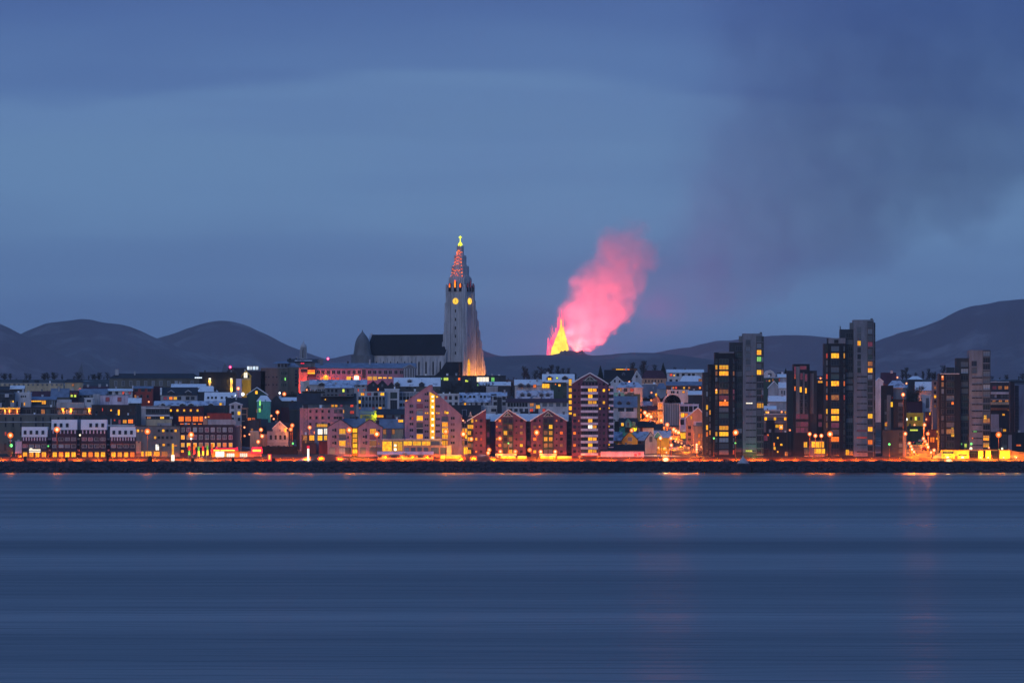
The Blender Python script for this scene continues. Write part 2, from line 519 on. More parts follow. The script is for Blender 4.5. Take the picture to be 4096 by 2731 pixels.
ft = tag(empty('lava_fountain', (VX, DV + 30, VZ - 8)), 'glowing yellow lava fountain with pink jets above the crater', 'lava fountain')
def arc(b_, x0, z0, x1, z1, r, n=7, mi=0, y=0, wob=1.0):
    """one thrown stream of lava, thick at the foot and thinning to drops"""
    pts = []
    for i in range(n + 1):
        k = i / n
        pts.append(((x0 + (x1 - x0) * (k ** 1.5) + R.uniform(-wob, wob)) * S, y * S + R.uniform(-2, 2), (z0 + (z1 - z0) * math.sin(k * 1.5708)) * S))
    for i in range(n):
        k0, k1 = i / n, (i + 1) / n
        b_.tube(pts[i], pts[i + 1], r * S * (1 - k0 * .85), r * S * (1 - k1 * .88) + .05, 5, mi)
def px(x): return x - 2300
core = MB()
core.lathe([(31 * S, -6 * S), (26 * S, 15 * S), (20 * S, 42 * S), (13 * S, 66 * S), (7 * S, 84 * S), (0, 96 * S)], 16, px(2242) * S, 0)
for i in range(150):
    u = R.uniform(0, 1)
    x0 = px(2202 + 74 * u)
    top = R.uniform(40, 150) * (1 - abs(u - .55) * 1.1) + 14
    arc(core, x0, -4, px(2243 + (u - .5) * 26 + R.uniform(-4, 4)), top, R.uniform(2.2, 4.6), 8, 0, R.uniform(-26, -4), 1.4)
core.put('core', 'lavacore', ft, True)
for i in range(60):
    u = R.uniform(0, 1)
    j = MB()
    arc(j, px(2222 + 38 * u), 60, px(2242 + (u - .5) * 34 + R.uniform(-3, 3)), R.uniform(120, 172) if abs(u - .5) < .35 else R.uniform(90, 135), R.uniform(1.6, 3.2), 8, 0, R.uniform(4, 26), 1.1)
    j.put('jet', 'lavajet', ft, True)
for i in range(60):
    u = R.uniform(0, 1)
    j = MB()
    arc(j, px(2189 + 40 * u), -4, px(2190 + 36 * u + R.uniform(-7, 3)), R.uniform(18, 84) + u * 34, R.uniform(1.6, 4.2), 8, 0, R.uniform(4, 30), 1.3)
    j.put('jet', 'lavajet', ft, True)
for x1, z1 in ((2198, 124), (2207, 135), (2187, 66), (2237, 184), (2252, 184), (2247, 196), (2193, 98)):
    j = MB()
    arc(j, px(2214 if x1 < 2220 else x1 + 1), 20, px(x1), z1, 2.0, 12, 0, 0, 1.2)
    j.put('jet', 'lavajet', ft, True)
for (lx, lz, ly, p) in ((2280, 1440, 120, 1.45e7), (2330, 1446, 90, 4.0e6), (2300, 1416, 26, 6.0e5)):   # unseen lamps added behind the rim to light the plume
    l = bpy.data.lights.new('plume_light', 'POINT')
    l.energy = p
    l.color = (1, .075, .105) if ly > 50 else (1, .20, .06)
    l.shadow_soft_size = 12
    lo = bpy.data.objects.new('plume_light', l)
    C.objects.link(lo)
    lo.parent = ft
    lo.location = (px(lx) * S, ly, (1420 - lz) * S + 8)

def plume(name, label, box, cx_pts, r_pts, zmax, rho, color, absorb, disp, nscale, soft, step, xr, ky=1.0, lumps=(.35, 1.7), foot=30.0):
    """smoke whose density follows a leaning, widening centre line, broken up by noise"""
    mt = bpy.data.materials.new(name)
    mt.use_nodes = True
    t = mt.node_tree
    t.nodes.remove(t.nodes['Principled BSDF'])
    co = N(t, 'ShaderNodeTexCoord')
    no = N(t, 'ShaderNodeTexNoise', i_Scale=nscale, i_Detail=5, i_Roughness=.56)
    t.links.new(co.outputs['Object'], no.inputs['Vector'])
    sub = N(t, 'ShaderNodeVectorMath', operation='SUBTRACT')
    sub.inputs[1].default_value = (.5, .5, .5)
    t.links.new(no.outputs['Color'], sub.inputs[0])
    mad = N(t, 'ShaderNodeVectorMath', operation='MULTIPLY_ADD')
    mad.inputs[1].default_value = (disp, disp, disp)
    t.links.new(sub.outputs[0], mad.inputs[0])
    t.links.new(co.outputs['Object'], mad.inputs[2])
    sp = N(t, 'ShaderNodeSeparateXYZ')
    t.links.new(mad.outputs[0], sp.inputs[0])
    zn = M(t, 'DIVIDE', sp.outputs[2], zmax, clamp=True)
    def curve(pts, hi):
        fc = N(t, 'ShaderNodeFloatCurve')
        cv = fc.mapping.curves[0]
        pts = [(z / zmax, v / hi) for z, v in pts]
        cv.points[0].location = pts[0]
        cv.points[1].location = pts[-1]
        for p in pts[1:-1]:
            cv.points.new(*p)
        fc.mapping.update()
        t.links.new(zn, fc.inputs['Value'])
        return M(t, 'MULTIPLY', fc.outputs[0], hi)
    xc = curve(cx_pts, xr)
    rr = curve(r_pts, xr)
    dx = M(t, 'SUBTRACT', sp.outputs[0], xc)
    d = M(t, 'DIVIDE', M(t, 'SQRT', M(t, 'ADD', M(t, 'MULTIPLY', dx, dx), M(t, 'MULTIPLY', M(t, 'MULTIPLY', sp.outputs[1], sp.outputs[1]), ky * ky))), rr)
    mr = N(t, 'ShaderNodeMapRange', interpolation_type='SMOOTHSTEP', i_1=1.0, i_2=soft, i_3=0.0, i_4=rho)
    t.links.new(d, mr.inputs[0])
    n2 = N(t, 'ShaderNodeTexNoise', i_Scale=nscale * 1.7, i_Detail=4, i_Roughness=.55)
    t.links.new(co.outputs['Object'], n2.inputs['Vector'])
    lump = N(t, 'ShaderNodeMapRange', interpolation_type='SMOOTHSTEP', i_1=.36, i_2=.62, i_3=lumps[0], i_4=lumps[1])
    t.links.new(n2.outputs[0], lump.inputs[0])
    top = N(t, 'ShaderNodeMapRange', interpolation_type='SMOOTHSTEP', i_1=zmax, i_2=zmax * .86)
    t.links.new(sp.outputs[2], top.inputs[0])
    bot = N(t, 'ShaderNodeMapRange', interpolation_type='SMOOTHSTEP', i_1=r_pts[0][0] - 5.0, i_2=r_pts[0][0] + foot)
    t.links.new(sp.outputs[2], bot.inputs[0])
    pv = N(t, 'ShaderNodeVolumePrincipled', i_Anisotropy=.1)
    pv.inputs['Color'].default_value = color
    pv.inputs['Absorption Color'].default_value = absorb
    t.links.new(M(t, 'MULTIPLY', M(t, 'MULTIPLY', M(t, 'MULTIPLY', mr.outputs[0], lump.outputs[0]), top.outputs[0]), bot.outputs[0]), pv.inputs['Density'])
    t.links.new(pv.outputs[0], t.nodes['Material Output'].inputs['Volume'])
    mt.cycles.volume_step_rate = step
    MAT[name] = mt
    o = MB().box(*box).put(name, name, None, loc=(VX, DV + 45, VZ), scale=(S, S, S))
    return tag(o, label, 'smoke', kind='stuff')
plume('eruption_plume', 'pink lit smoke plume leaning away from the lava fountain', (-130, 560, -230, 230, -12, 600),
      [(0, 10), (60, 30), (120, 65), (220, 105), (320, 155), (420, 195), (500, 205), (550, 210)],
      [(0, 62), (60, 100), (120, 140), (220, 160), (320, 168), (420, 150), (500, 105), (550, 60)],
      550, .0075, (.97, .96, .98, 1), (.6, .6, .7, 1), 200, .0115, .62, .3, 620, 1.3)
plume('ash_cloud', 'faint dark ash cloud drifting across the sky from the eruption', (40, 2900, -620, 620, 20, 1640),
      [(0, 330), (100, 400), (300, 620), (500, 960), (700, 1220), (1000, 1380), (1800, 1470)],
      [(30, 260), (140, 330), (300, 500), (500, 760), (700, 960), (1000, 1080), (1800, 1120)],
      1900, .0032, (.15, .32, .64, 1), (.18, .23, .40, 1), 560, .0034, .60, .3, 2000, 2.4, (.75, 1.2), 260.0)

# ---------------------------------------------------------------- the air
mt = bpy.data.materials.new('haze')
mt.use_nodes = True
t = mt.node_tree
t.nodes.remove(t.nodes['Principled BSDF'])
pv = N(t, 'ShaderNodeVolumePrincipled', i_Density=.000016)
pv.inputs['Color'].default_value = (.92, .94, 1, 1)
t.links.new(pv.outputs[0], t.nodes['Material Output'].inputs['Volume'])
MAT['haze'] = mt
tag(MB().box(-9500, 9500, -600, 31000, -3, 1400).put('haze', 'haze'), 'thin blue evening haze over the bay and town', 'haze', kind='stuff')

# ---------------------------------------------------------------- building kit
WCACHE = {}
def window_mesh(w_, h_, bars, split=False):
    key = (round(w_, 1), round(h_, 1), bars, split)
    if key not in WCACHE:
        w2, h2 = max(key[0], .3) / 2, max(key[1], .3) / 2
        fr = min(.14, w2 * .3)
        b = MB()
        b.box(-w2 - fr, w2 + fr, -.12, .02, -h2 - fr, -h2)          # sill rail
        b.box(-w2 - fr, w2 + fr, -.12, .02, h2, h2 + fr)
        b.box(-w2 - fr, -w2, -.12, .02, -h2, h2)
        b.box(w2, w2 + fr, -.12, .02, -h2, h2)
        for k in range(bars):
            x = -w2 + 2 * w2 * (k + 1) / (bars + 1)
            b.box(x - .05, x + .05, -.10, .02, -h2, h2)
        q = [(-w2, -.05, -h2), (w2, -.05, -h2), (w2, -.05, h2), (-w2, -.05, h2)]
        if split:
            WCACHE[key] = b.mesh('window'), mesh('pane', q, [(0, 1, 2, 3)])
        else:
            b.add(q, [(0, 1, 2, 3)], 1)
            WCACHE[key] = b.mesh('window')
    return WCACHE[key]
def add_light(name, parent, loc, energy, col, r=.4):
    l = bpy.data.lights.new(name, 'POINT')
    l.energy = energy; l.color = col; l.shadow_soft_size = r
    o = bpy.data.objects.new(name, l); C.objects.link(o); o.parent = parent; o.location = loc
class Bd:
    def __init__(s, name, label, cat, t, x0, x1, b, wall='grey', depth=11, group=None, D=None, trim='metal'):
        s.t, s.D, s.wm, s.dep, s.trim = t, D or depth_of(TY(t, b)), wall, depth, trim
        s.x0, s.x1 = x0, x1
        s.cx = WX(TX(t, (x0 + x1) / 2), s.D)
        s.z0 = gz(s.D)
        s.root = tag(empty(name, (s.cx, s.D, s.z0)), label, cat, group)
    def X(s, x): return WX(TX(s.t, x), s.D) - s.cx
    def Z(s, y): return WZ(TY(s.t, y), s.D) - s.z0
    def u(s, n): return n * TILE[s.t][2] * s.D / F
    def vol(s, name, x0, x1, yt, yb=None, dy0=0.0, dy1=None, m=None, parent=None):
        zb = -1.5 if yb is None else s.Z(yb)
        return MB().box(s.X(x0), s.X(x1), dy0, s.dep if dy1 is None else dy1, zb, s.Z(yt)).put(name, m or s.wm, parent or s.root)
    def flat(s, yt, roof='snowthin', cap=None, x0=None, x1=None, dy=0.0, yb=None, over=.2):
        x0, x1 = s.x0 if x0 is None else x0, s.x1 if x1 is None else x1
        s.vol('wall', x0, x1, yt + 6, yb, dy, s.dep)
        MB().box(s.X(x0) - over, s.X(x1) + over, dy - over, s.dep + over, s.Z(yt + 6), s.Z(yt)).put('roof', cap or roof, s.root)
        s.clutter(s.X(x0), s.X(x1), dy + 1, s.Z(yt))
        return s
    def clutter(s, a, c, y, z):
        """vents, hatches and aerials on a roof"""
        x = a + R.uniform(1, 4)
        while x < c - 1.2:
            k = R.random()
            yy = y + R.uniform(0, 3)
            if k < .55:
                w_, h_ = R.uniform(.4, 1.1), R.uniform(.4, 1.3)
                MB().box(x - w_ / 2, x + w_ / 2, yy, yy + w_, z - .1, z + h_).box(x - w_ / 2 - .1, x + w_ / 2 + .1, yy - .1, yy + w_ + .1, z + h_, z + h_ + .15).put('roof_vent', R.choice(['metal', 'lightgrey', 'grey', 'snow']), s.root)
            elif k < .75:
                h_ = R.uniform(1.5, 3.2)
                MB().tube((x, yy, z - .1), (x, yy, z + h_), .06, .05, 4).tube((x - .5, yy, z + h_ * .85), (x + .5, yy, z + h_ * .85), .04, .04, 4).tube((x - .35, yy, z + h_ * .7), (x + .35, yy, z + h_ * .7), .04, .04, 4).put('aerial', 'metal', s.root)
            x += R.uniform(2.5, 8)
    def side(s, yr, ye, roof='snow', x0=None, x1=None, over=.4, dy=0.0, dep=None, yb=None, k=.5):
        """ridge along the street: the front slope shows"""
        x0, x1 = s.x0 if x0 is None else x0, s.x1 if x1 is None else x1
        a, c, d = s.X(x0), s.X(x1), s.dep if dep is None else dep
        ze, zr = s.Z(ye), s.Z(yr)
        zb = -1.5 if yb is None else s.Z(yb)
        MB().prism_x([(dy, zb), (dy + d, zb), (dy + d, ze), (dy + d * k, zr - .25), (dy, ze)], a, c).put('wall', s.wm, s.root)
        sl = (zr - ze) / (d * k)
        e = ze - sl * over
        MB().prism_x([(dy - over, e), (dy + d * k, zr), (dy + d + over, e), (dy + d + over, e + .3), (dy + d * k, zr + .32), (dy - over, e + .3)], a - .3, c + .3).put('roof', roof, s.root)
        s.slope = (dy, ze, dy + d * k, zr)
        MB().box(a - .2, c + .2, dy - over - .16, dy - over + .02, e - .05, e + .12).put('gutter', 'metal', s.root)
        if c - a > 4 and R.random() < .75:
            xx, w_ = R.uniform(a + 1.2, c - 1.2), R.uniform(.35, .6)
            MB().box(xx - w_, xx + w_, dy + d * k - .4, dy + d * k + .5, zr - .6, zr + 1.1).box(xx - w_ - .1, xx + w_ + .1, dy + d * k - .5, dy + d * k + .6, zr + 1.1, zr + 1.28).put('chimney', R.choice(['lightgrey', 'grey', 'brown', 'white']), s.root)
        return s
    def mansard(s, yr, ye, roof='snow', x0=None, x1=None, dy=0.0, run=2.2, over=.15, yb=None):
        x0, x1 = s.x0 if x0 is None else x0, s.x1 if x1 is None else x1
        a, c, d = s.X(x0), s.X(x1), s.dep
        ze, zr = s.Z(ye), s.Z(yr)
        MB().box(a, c, dy, dy + d, -1.5 if yb is None else s.Z(yb), ze).put('wall', s.wm, s.root)
        MB().prism_x([(dy - over, ze), (dy + d, ze), (dy + d - run, zr), (dy + run, zr)], a - .15, c + .15).put('roof', roof, s.root)
        s.slope = (dy - over, ze, dy + run, zr)
        return s
    def hip(s, yr, ye, roof='slate', x0=None, x1=None, inset=40, over=.4, dy=0.0):
        x0, x1 = s.x0 if x0 is None else x0, s.x1 if x1 is None else x1
        a, c, d = s.X(x0), s.X(x1), s.dep
        ze, zr, i = s.Z(ye), s.Z(yr), s.u(inset)
        MB().box(a, c, dy, d + dy, -1.5, ze).put('wall', s.wm, s.root)
        o = over
        MB().add([(a - o, dy - o, ze), (c + o, dy - o, ze), (c + o, dy + d + o, ze), (a - o, dy + d + o, ze), (a + i, dy + d * .5, zr), (c - i, dy + d * .5, zr)],
                 [(0, 1, 5, 4), (1, 2, 5), (2, 3, 4, 5), (3, 0, 4), (3, 2, 1, 0)]).put('roof', roof, s.root)
        s.slope = (dy - o, ze, dy + d * .5, zr)
        return s
    def front(s, top, roof='snow', th=.35, over=.35, dy=0.0, dep=None, yb=None, m=None):
        """gable towards the water; top is the wall's upper outline"""
        d = s.dep if dep is None else dep
        zb = -1.5 if yb is None else s.Z(yb)
        P = [(s.X(x), s.Z(y)) for x, y in top]
        MB().prism_y([(P[0][0], zb), (P[-1][0], zb)] + P[::-1], dy, dy + d).put('wall', m or s.wm, s.root)
        b = MB()
        for i, ((xa, za), (xb, zb_)) in enumerate(zip(P, P[1:])):
            if abs(xb - xa) < .3:
                continue
            k = (zb_ - za) / (xb - xa)
            xl = xa - (over if i == 0 else 0)
            xr = xb + (over if i == len(P) - 2 else 0)
            b.prism_y([(xl, za + k * (xl - xa) + .01), (xr, za + k * (xr - xa) + .01), (xr, za + k * (xr - xa) + th), (xl, za + k * (xl - xa) + th)], dy - over, dy + d + over)
        b.put('roof', roof, s.root)
        return s
    def light(s, x, y, e, col, dy=-1.2):
        add_light('lamp_light', s.root, (s.X(x), dy, s.Z(y)), e, col, .2)
    def w(s, x, y, w_, h_, m='pane', dy=0.0, fr=None, bars=None):
        W_, H_ = s.u(w_), s.u(h_)
        if bars is None:
            bars = 0 if W_ < 1.3 else min(5, int(W_ / 1.1))
        if W_ * H_ > 2.6:                                  # large window: frame with its pane as a piece of its own
            fm, pm = window_mesh(W_, H_, bars, True)
            o = put('window', fm, fr or s.trim, s.root, loc=(s.X(x), dy, s.Z(y)))
            put('pane', pm, m, o)
            return o
        return put('window', window_mesh(W_, H_, bars), [fr or s.trim, m], s.root, loc=(s.X(x), dy, s.Z(y)))
    def g(s, xs, ys, w_, h_, m='pane', lit=0.0, tones=('lit', 'litroom', 'litorange', 'litdim'), dy=0.0, skip=(), only=None, fr=None):
        if isinstance(xs, tuple):
            xs = [xs[0] + (xs[1] - xs[0]) * i / (xs[2] - 1) for i in range(xs[2])]
        if isinstance(ys, tuple):
            ys = [ys[0] + (ys[1] - ys[0]) * i / (ys[2] - 1) for i in range(ys[2])]
        for j, y in enumerate(ys):
            for i, x in enumerate(xs):
                if (i, j) in skip:
                    continue
                mm = (only or {}).get((i, j)) or (R.choice(tones) if R.random() < lit else m)
                s.w(x, y, w_, h_, mm, dy, fr)
        return s
    def sky(s, x, y, w_=14, h_=22, m='pane'):
        """roof window lying in the front slope"""
        y0, z0, y1, z1 = s.slope
        zz = s.Z(y)
        k = (zz - z0) / (z1 - z0)
        a = math.atan2(y1 - y0, z1 - z0)
        ln = s.u(h_) / math.cos(a)
        return put('skylight', window_mesh(s.u(w_), ln, 0), ['metal', m], s.root, loc=(s.X(x), y0 + (y1 - y0) * k - .30 * math.cos(a) - .05, zz + .30 * math.sin(a)), rot=(-a, 0, 0))
    def dormer(s, x, yt, yb, w_, roof=None, m='pane', wall=None):
        y0, z0, y1, z1 = s.slope
        zb, zt = s.Z(yb), s.Z(yt)
        k0 = y0 + (y1 - y0) * (zb - z0) / (z1 - z0)
        W2, h = s.u(w_) / 2, zt - zb
        c = s.X(x)
        d = put('dormer', MB().prism_y([(-W2, 0), (W2, 0), (W2, h * .6), (0, h), (-W2, h * .6)], 0, (y1 - k0) * .98 + .3).mesh('dormer'), wall or s.wm, s.root, loc=(c, k0 - .1, zb))
        b = MB()
        for sg in (-1, 1):
            pts = [(0, h + .02), (sg * (W2 + .25), h * .6 - .08), (sg * (W2 + .25), h * .6 + .16), (0, h + .28)]
            b.prism_y(pts if sg < 0 else pts[::-1], -.3, (y1 - k0) * .9)
        b.put('dormer_roof', roof or 'snow', d)
        put('window', window_mesh(W2 * 1.1, h * .42, 1), [s.trim, m], d, loc=(0, 0, h * .32))
        return s
    def chimney(s, x, yt, yb, w_=22, dy=3.0, m='lightgrey'):
        b = MB()
        a, c = s.X(x - w_ / 2), s.X(x + w_ / 2)
        b.box(a, c, dy, dy + (c - a), s.Z(yb), s.Z(yt))
        b.box(a - .12, c + .12, dy - .12, dy + (c - a) + .12, s.Z(yt), s.Z(yt) + .2)
        b.put('chimney', m, s.root)
        return s
    def part(s, name, x0, x1, y0, y1, m, d0=-.5, d1=.05, parent=None):
        """slab or panel standing d0 in front of the facade"""
        return MB().box(s.X(x0), s.X(x1), d0, d1, s.Z(y1), s.Z(y0)).put(name, m, parent or s.root)

LB = lambda: None
# ================================================================ buildings, waterfront first
# -- row of four white-mansard blocks
MR = 'white mansard block row along the shore road'
def mansard_block(label, x0, x1, yr, ye, wx, base_lit, seed):
    s = Bd('mansard_block', label, 'apartment block', 1, x0, x1, 1276, 'purple', 13, MR)
    s.mansard(yr, ye, 'whitepanel', run=1.6)
    s.g(wx, [ye - 55], 28, 40, dy=-.0) if False else None
    y0, z0, y1, z1 = s.slope
    for x in wx:
        s.sky(x, ye - 54, 28, 40)
    n = len(wx)
    xs = [x0 + 20 + (x1 - x0 - 40) * i / (2 * n) for i in range(2 * n + 1)]
    for x in xs:
        s.part('pillar', x - 7, x + 7, ye + 4, ye + 48, 'lilac', -.35, .0)
    s.part('loggia', x0 + 4, x1 - 4, ye + 5, ye + 47, 'glassdark', -.06, .0)
    rows = [1140] if ye > 1000 else [1052, 1140]
    for yy in rows:
        for i in range(n + (1 if n == 3 else 0)):
            x = x0 + (x1 - x0) * (i + .5) / (n + (1 if n == 3 else 0))
            s.w(x, yy, 52, 36, R.choice(['panepale', 'pane', 'panepale', 'litpurple']), fr='trim', bars=2)
        s.part('band', x0 + 2, x1 - 2, yy - 28, yy - 20, 'rust' if yy == 1140 else 'purple', -.12, 0)
    k = 4
    for i in range(k):
        xx = x0 + (x1 - x0) * (i + .5) / k
        s.w(xx, 1248, (x1 - x0) / k * .62, 62, base_lit[i % len(base_lit)], bars=1)
    s.part('canopy', x0, x1, 1196, 1204, 'metal', -1.0, .0)
    return s
mansard_block('low white-mansard block beside the grey windowed slab, shining ground floor', 275, 590, 898, 1026, [314, 388, 462, 537], ['lit', 'litroom'], 1)
mansard_block('taller white-mansard block next to the one with the glowing sign', 648, 962, 808, 936, [692, 766, 842], ['lit', 'litorange', 'lit', 'lit'], 2)
mansard_block('taller white-mansard block between the two grey stair towers', 1018, 1332, 808, 936, [1137, 1212, 1287], ['litroom', 'litorange', 'litroom', 'lit'], 3)
mansard_block('low white-mansard block beside the cream banner', 1384, 1700, 898, 1026, [1427, 1502, 1575, 1648], ['lit', 'litroom', 'lit', 'litorange'], 4)
for x0, x1, yt, lb in ((590, 648, 935, 'narrow blue-grey stair tower between low and tall white-mansard blocks'), (962, 1018, 806, 'tall blue-grey stair tower between the two tall white-mansard blocks'),
                       (1332, 1384, 935, 'narrow blue-grey stair tower beside the banner end of the mansard row')):
    s = Bd('stair_tower', lb, 'stair tower', 1, x0 + 2, x1 - 2, 1268, 'dark', 10)
    s.flat(yt, cap='bluegrey')
    s.part('cladding', x0 + 4, x1 - 4, yt + 8, yt + 130, 'bluegrey', -.12, 0)
    for yy in (1040, 1110, 1180, 1230):
        s.part('lilac_panel', x0 + 10, x1 - 12, yy, yy + 22, 'lilac', -.15, 0)
s = Bd('kiosk', 'small flat purple-walled annex beside the low mansard block', 'annex', 1, 190, 272, 1277, 'lilac', 7)
s.flat(1078, cap='lilac'); s.w(232, 1255, 70, 44, 'pane')
s = Bd('sign', 'glowing white rounded sign over the shop front of the mansard row', 'sign', 1, 365, 508, 1281, 'metal', .4, D=3998.4)
s.part('panel', 365, 508, 1178, 1218, 'litwhite', 0, .3); s.part('lobe', 372, 405, 1166, 1179, 'litwhite', 0, .3)
for x in (375, 495):
    s.vol('post', x - 2, x + 2, 1218, None, .1, .25, 'metal')
# -- grey slab behind
s = Bd('office_block', 'long plain grey-olive slab with small paired windows behind the mansard row', 'office block', 1, -60, 905, 1240, 'olive', 16)
s.flat(740, cap='lightgrey')
s.part('ledge', -60, 905, 832, 842, 'lightgrey', -.25, 0)
s.g([70, 165, 262, 450, 540, 632, 732, 825], [802, 876], 18, 50)
s.g([-20, 70, 165, 262], [985], 18, 44, only={(1, 0): 'litred'})
s.g([-30, 66, 112, 150], [1150], 30, 95, m='panegreen')
s = Bd('glass_lobby', 'dark glazed lobby lit green at the foot of the grey slab', 'lobby', 1, 98, 172, 1262, 'green', 6)
s.flat(1080, cap='metal'); s.w(135, 1160, 56, 110, 'panegreen'); s.w(150, 1222, 20, 6, 'lit')
# -- terrace with lit columns
s = Bd('terrace_house', 'white-topped flat building with orange uplit columns on its gallery', 'terrace', 1, 705, 1155, 1150, 'dark', 10)
s.flat(662, cap='rust'); s.vol('penthouse', 706, 1055, 592, 664, 1.5, 9, 'lightgrey'); s.vol('upper_box', 712, 888, 555, 593, 3, 9, 'lightgrey')
for x in (792, 890, 1122):
    s.part('column', x - 13, x + 13, 672, 735, 'cream', -.5, -.1); s.part('lamp_cup', x - 22, x + 22, 664, 672, 'lit', -.6, -.05); s.light(x, 695, 330, (1, .27, .01))
s.g([740, 850, 940, 1000, 1060], [712], 44, 40, m='panepale')
s.part('balustrade', 705, 1155, 738, 744, 'peach', -.6, -.4)
s = Bd('terrace_house', 'low gallery end with orange columns above the grey slab', 'terrace', 1, -40, 252, 1155, 'brown', 10)
s.flat(655, cap='lightgrey')
for x in (62, 120, 220):
    s.part('column', x - 9, x + 9, 676, 735, 'cream', -.4, -.05); s.light(x, 700, 300, (1, .27, .01))
s.part('lamp_strip', -40, 252, 664, 674, 'lit', -.3, -.02); s.part('balustrade', -40, 252, 735, 740, 'peach', -.6, -.4)
s = Bd('shop_row', 'dark glazed shop row between the two orange-column galleries', 'shop row', 1, 256, 702, 1150, 'dark', 9)
s.flat(650, cap='slate'); s.g((300, 660, 7), [708], 42, 54, m='pane', only={(2, 0): 'panegreen', (4, 0): 'litdim', (5, 0): 'panegreen'})
# -- second rows of tile 1
s = Bd('house', 'white blind-sided house with a chimney corner above the shop row', 'house', 1, 182, 385, 1000, 'white', 10)
s.flat(466, cap='snow'); s.chimney(285, 425, 470, 24); s.chimney(350, 450, 470, 30); s.g([268, 292, 318], [517], 12, 18); s.w(215, 610, 12, 60); s.w(275, 620, 14, 50); s.w(307, 612, 14, 40, 'lit')
s = Bd('apartment_building', 'dark balconied flats with pale balcony panels beside the white blind-sided house', 'apartments', 1, -60, 178, 1010, 'dark', 10)
s.flat(478, cap='bluegrey'); s.vol('attic', -60, 170, 450, 480, 2, 9, 'slate')
for yy in (508, 580):
    s.g([-20, 44, 136], [yy], 36, 36)
s.part('balcony', 62, 112, 486, 528, 'white', -1.2, 0); s.part('balcony', 130, 182, 592, 650, 'lightgrey', -1.2, 0); s.w(150, 583, 44, 24, 'lit')
s.part('balcony', -60, 24, 598, 650, 'lightgrey', -1.2, 0)
s = Bd('house', 'long low house with grey-blue roof and a strip of lit windows', 'house', 1, 388, 700, 990, 'dark', 11)
s.side(528, 562, 'bluegrey'); s.w(455, 577, 130, 12, 'lit', bars=5); s.w(550, 592, 50, 44, 'litroom'); s.g((600, 680, 4), [600], 12, 55, m='panepale')
s.part('sill_wall', 388, 700, 630, 655, 'grey', -.4, 0)
s = Bd('house', 'rust-dark roofed house half hidden by bare trees', 'house', 1, 385, 640, 900, 'brown', 10); s.side(458, 520, 'maroon')
s = Bd('house', 'broad grey tin-roofed house with a brown gable end', 'house', 1, 640, 860, 905, 'olive', 10); s.side(424, 525, 'bluegrey'); s.chimney(735, 400, 450, 18)
s = Bd('house', 'small magenta house with two round lit windows under a street lamp', 'house', 1, 864, 978, 880, 'maroon', 8)
s.side(450, 470, 'maroon'); s.w(900, 510, 26, 28, 'litlime'); s.w(942, 512, 26, 28, 'litlime'); s.g([893, 935, 962], [480], 16, 22, m='litpurple')
s = Bd('house', 'wide low house with grey-blue snowless roof beside the magenta house', 'house', 1, 985, 1338, 870, 'grey', 10)
s.side(430, 500, 'bluegrey'); s.g((1010, 1120, 3), [518], 24, 22)
s = Bd('house', 'white two-storey house with a snowy eave and four dark windows', 'house', 1, 1342, 1660, 862, 'white', 10)
s.side(428, 452, 'snow'); s.g([1385, 1462, 1552, 1636], [474], 34, 30, only={(2, 0): 'litred'})
s = Bd('row_house', 'pale pink plastered house wall lit by two orange wall lamps', 'house', 1, 1165, 1612, 960, 'lilac', 10)
s.flat(500, cap='bluegrey', x0=1255, x1=1612); s.vol('annex', 1165, 1252, 488, None, -.4, 8, 'lightgrey')
for x in (1350, 1498): s.w(x, 555, 44, 50, 'litpurple')
s = Bd('cottage', 'low cottage with a bright blue-white roof beside the plastered wall', 'cottage', 1, 1612, 1765, 975, 'dark', 7); s.side(545, 600, 'snow'); s.g((1640, 1740, 3), [615], 26, 22)
s = Bd('house', 'white garage wall under the lamp-lit plastered house', 'garage', 1, 1060, 1170, 985, 'white', 7); s.flat(535, cap='snow'); s.w(1115, 574, 44, 22); s.w(1015, 572, 40, 24, 'litpurple') if False else None
s = Bd('warehouse', 'broad dark brown flat warehouse with few lights', 'warehouse', 1, 1150, 1700, 1090, 'brown', 14)
s.flat(622, cap='slate'); s.w(1393, 692, 18, 22, 'lit'); s.w(1490, 722, 22, 78, 'lit'); s.w(1286, 682, 8, 34, 'litred'); s.g([1640, 1700], [690], 16, 24, m='panegreen'); s.w(1210, 715, 30, 30, 'pane')
s = Bd('office_block', 'dark long office with glowing ground-floor bay and white parapet', 'office block', 1, 905, 1690, 1190, 'dark', 12)
s.flat(752, cap='slate'); s.part('parapet', 1335, 1690, 870, 894, 'white', -.3, 0); s.g((950, 1120, 4), [782], 36, 40, m='panegreen')
s.w(1565, 832, 46, 40, 'litroom'); s.w(1638, 830, 60, 46, 'litorange'); s.w(1437, 815, 18, 20, 'litred'); s.w(1500, 835, 24, 50, 'litpurple'); s.part('pillar', 1385, 1400, 800, 870, 'lightgrey', -.2, 0)
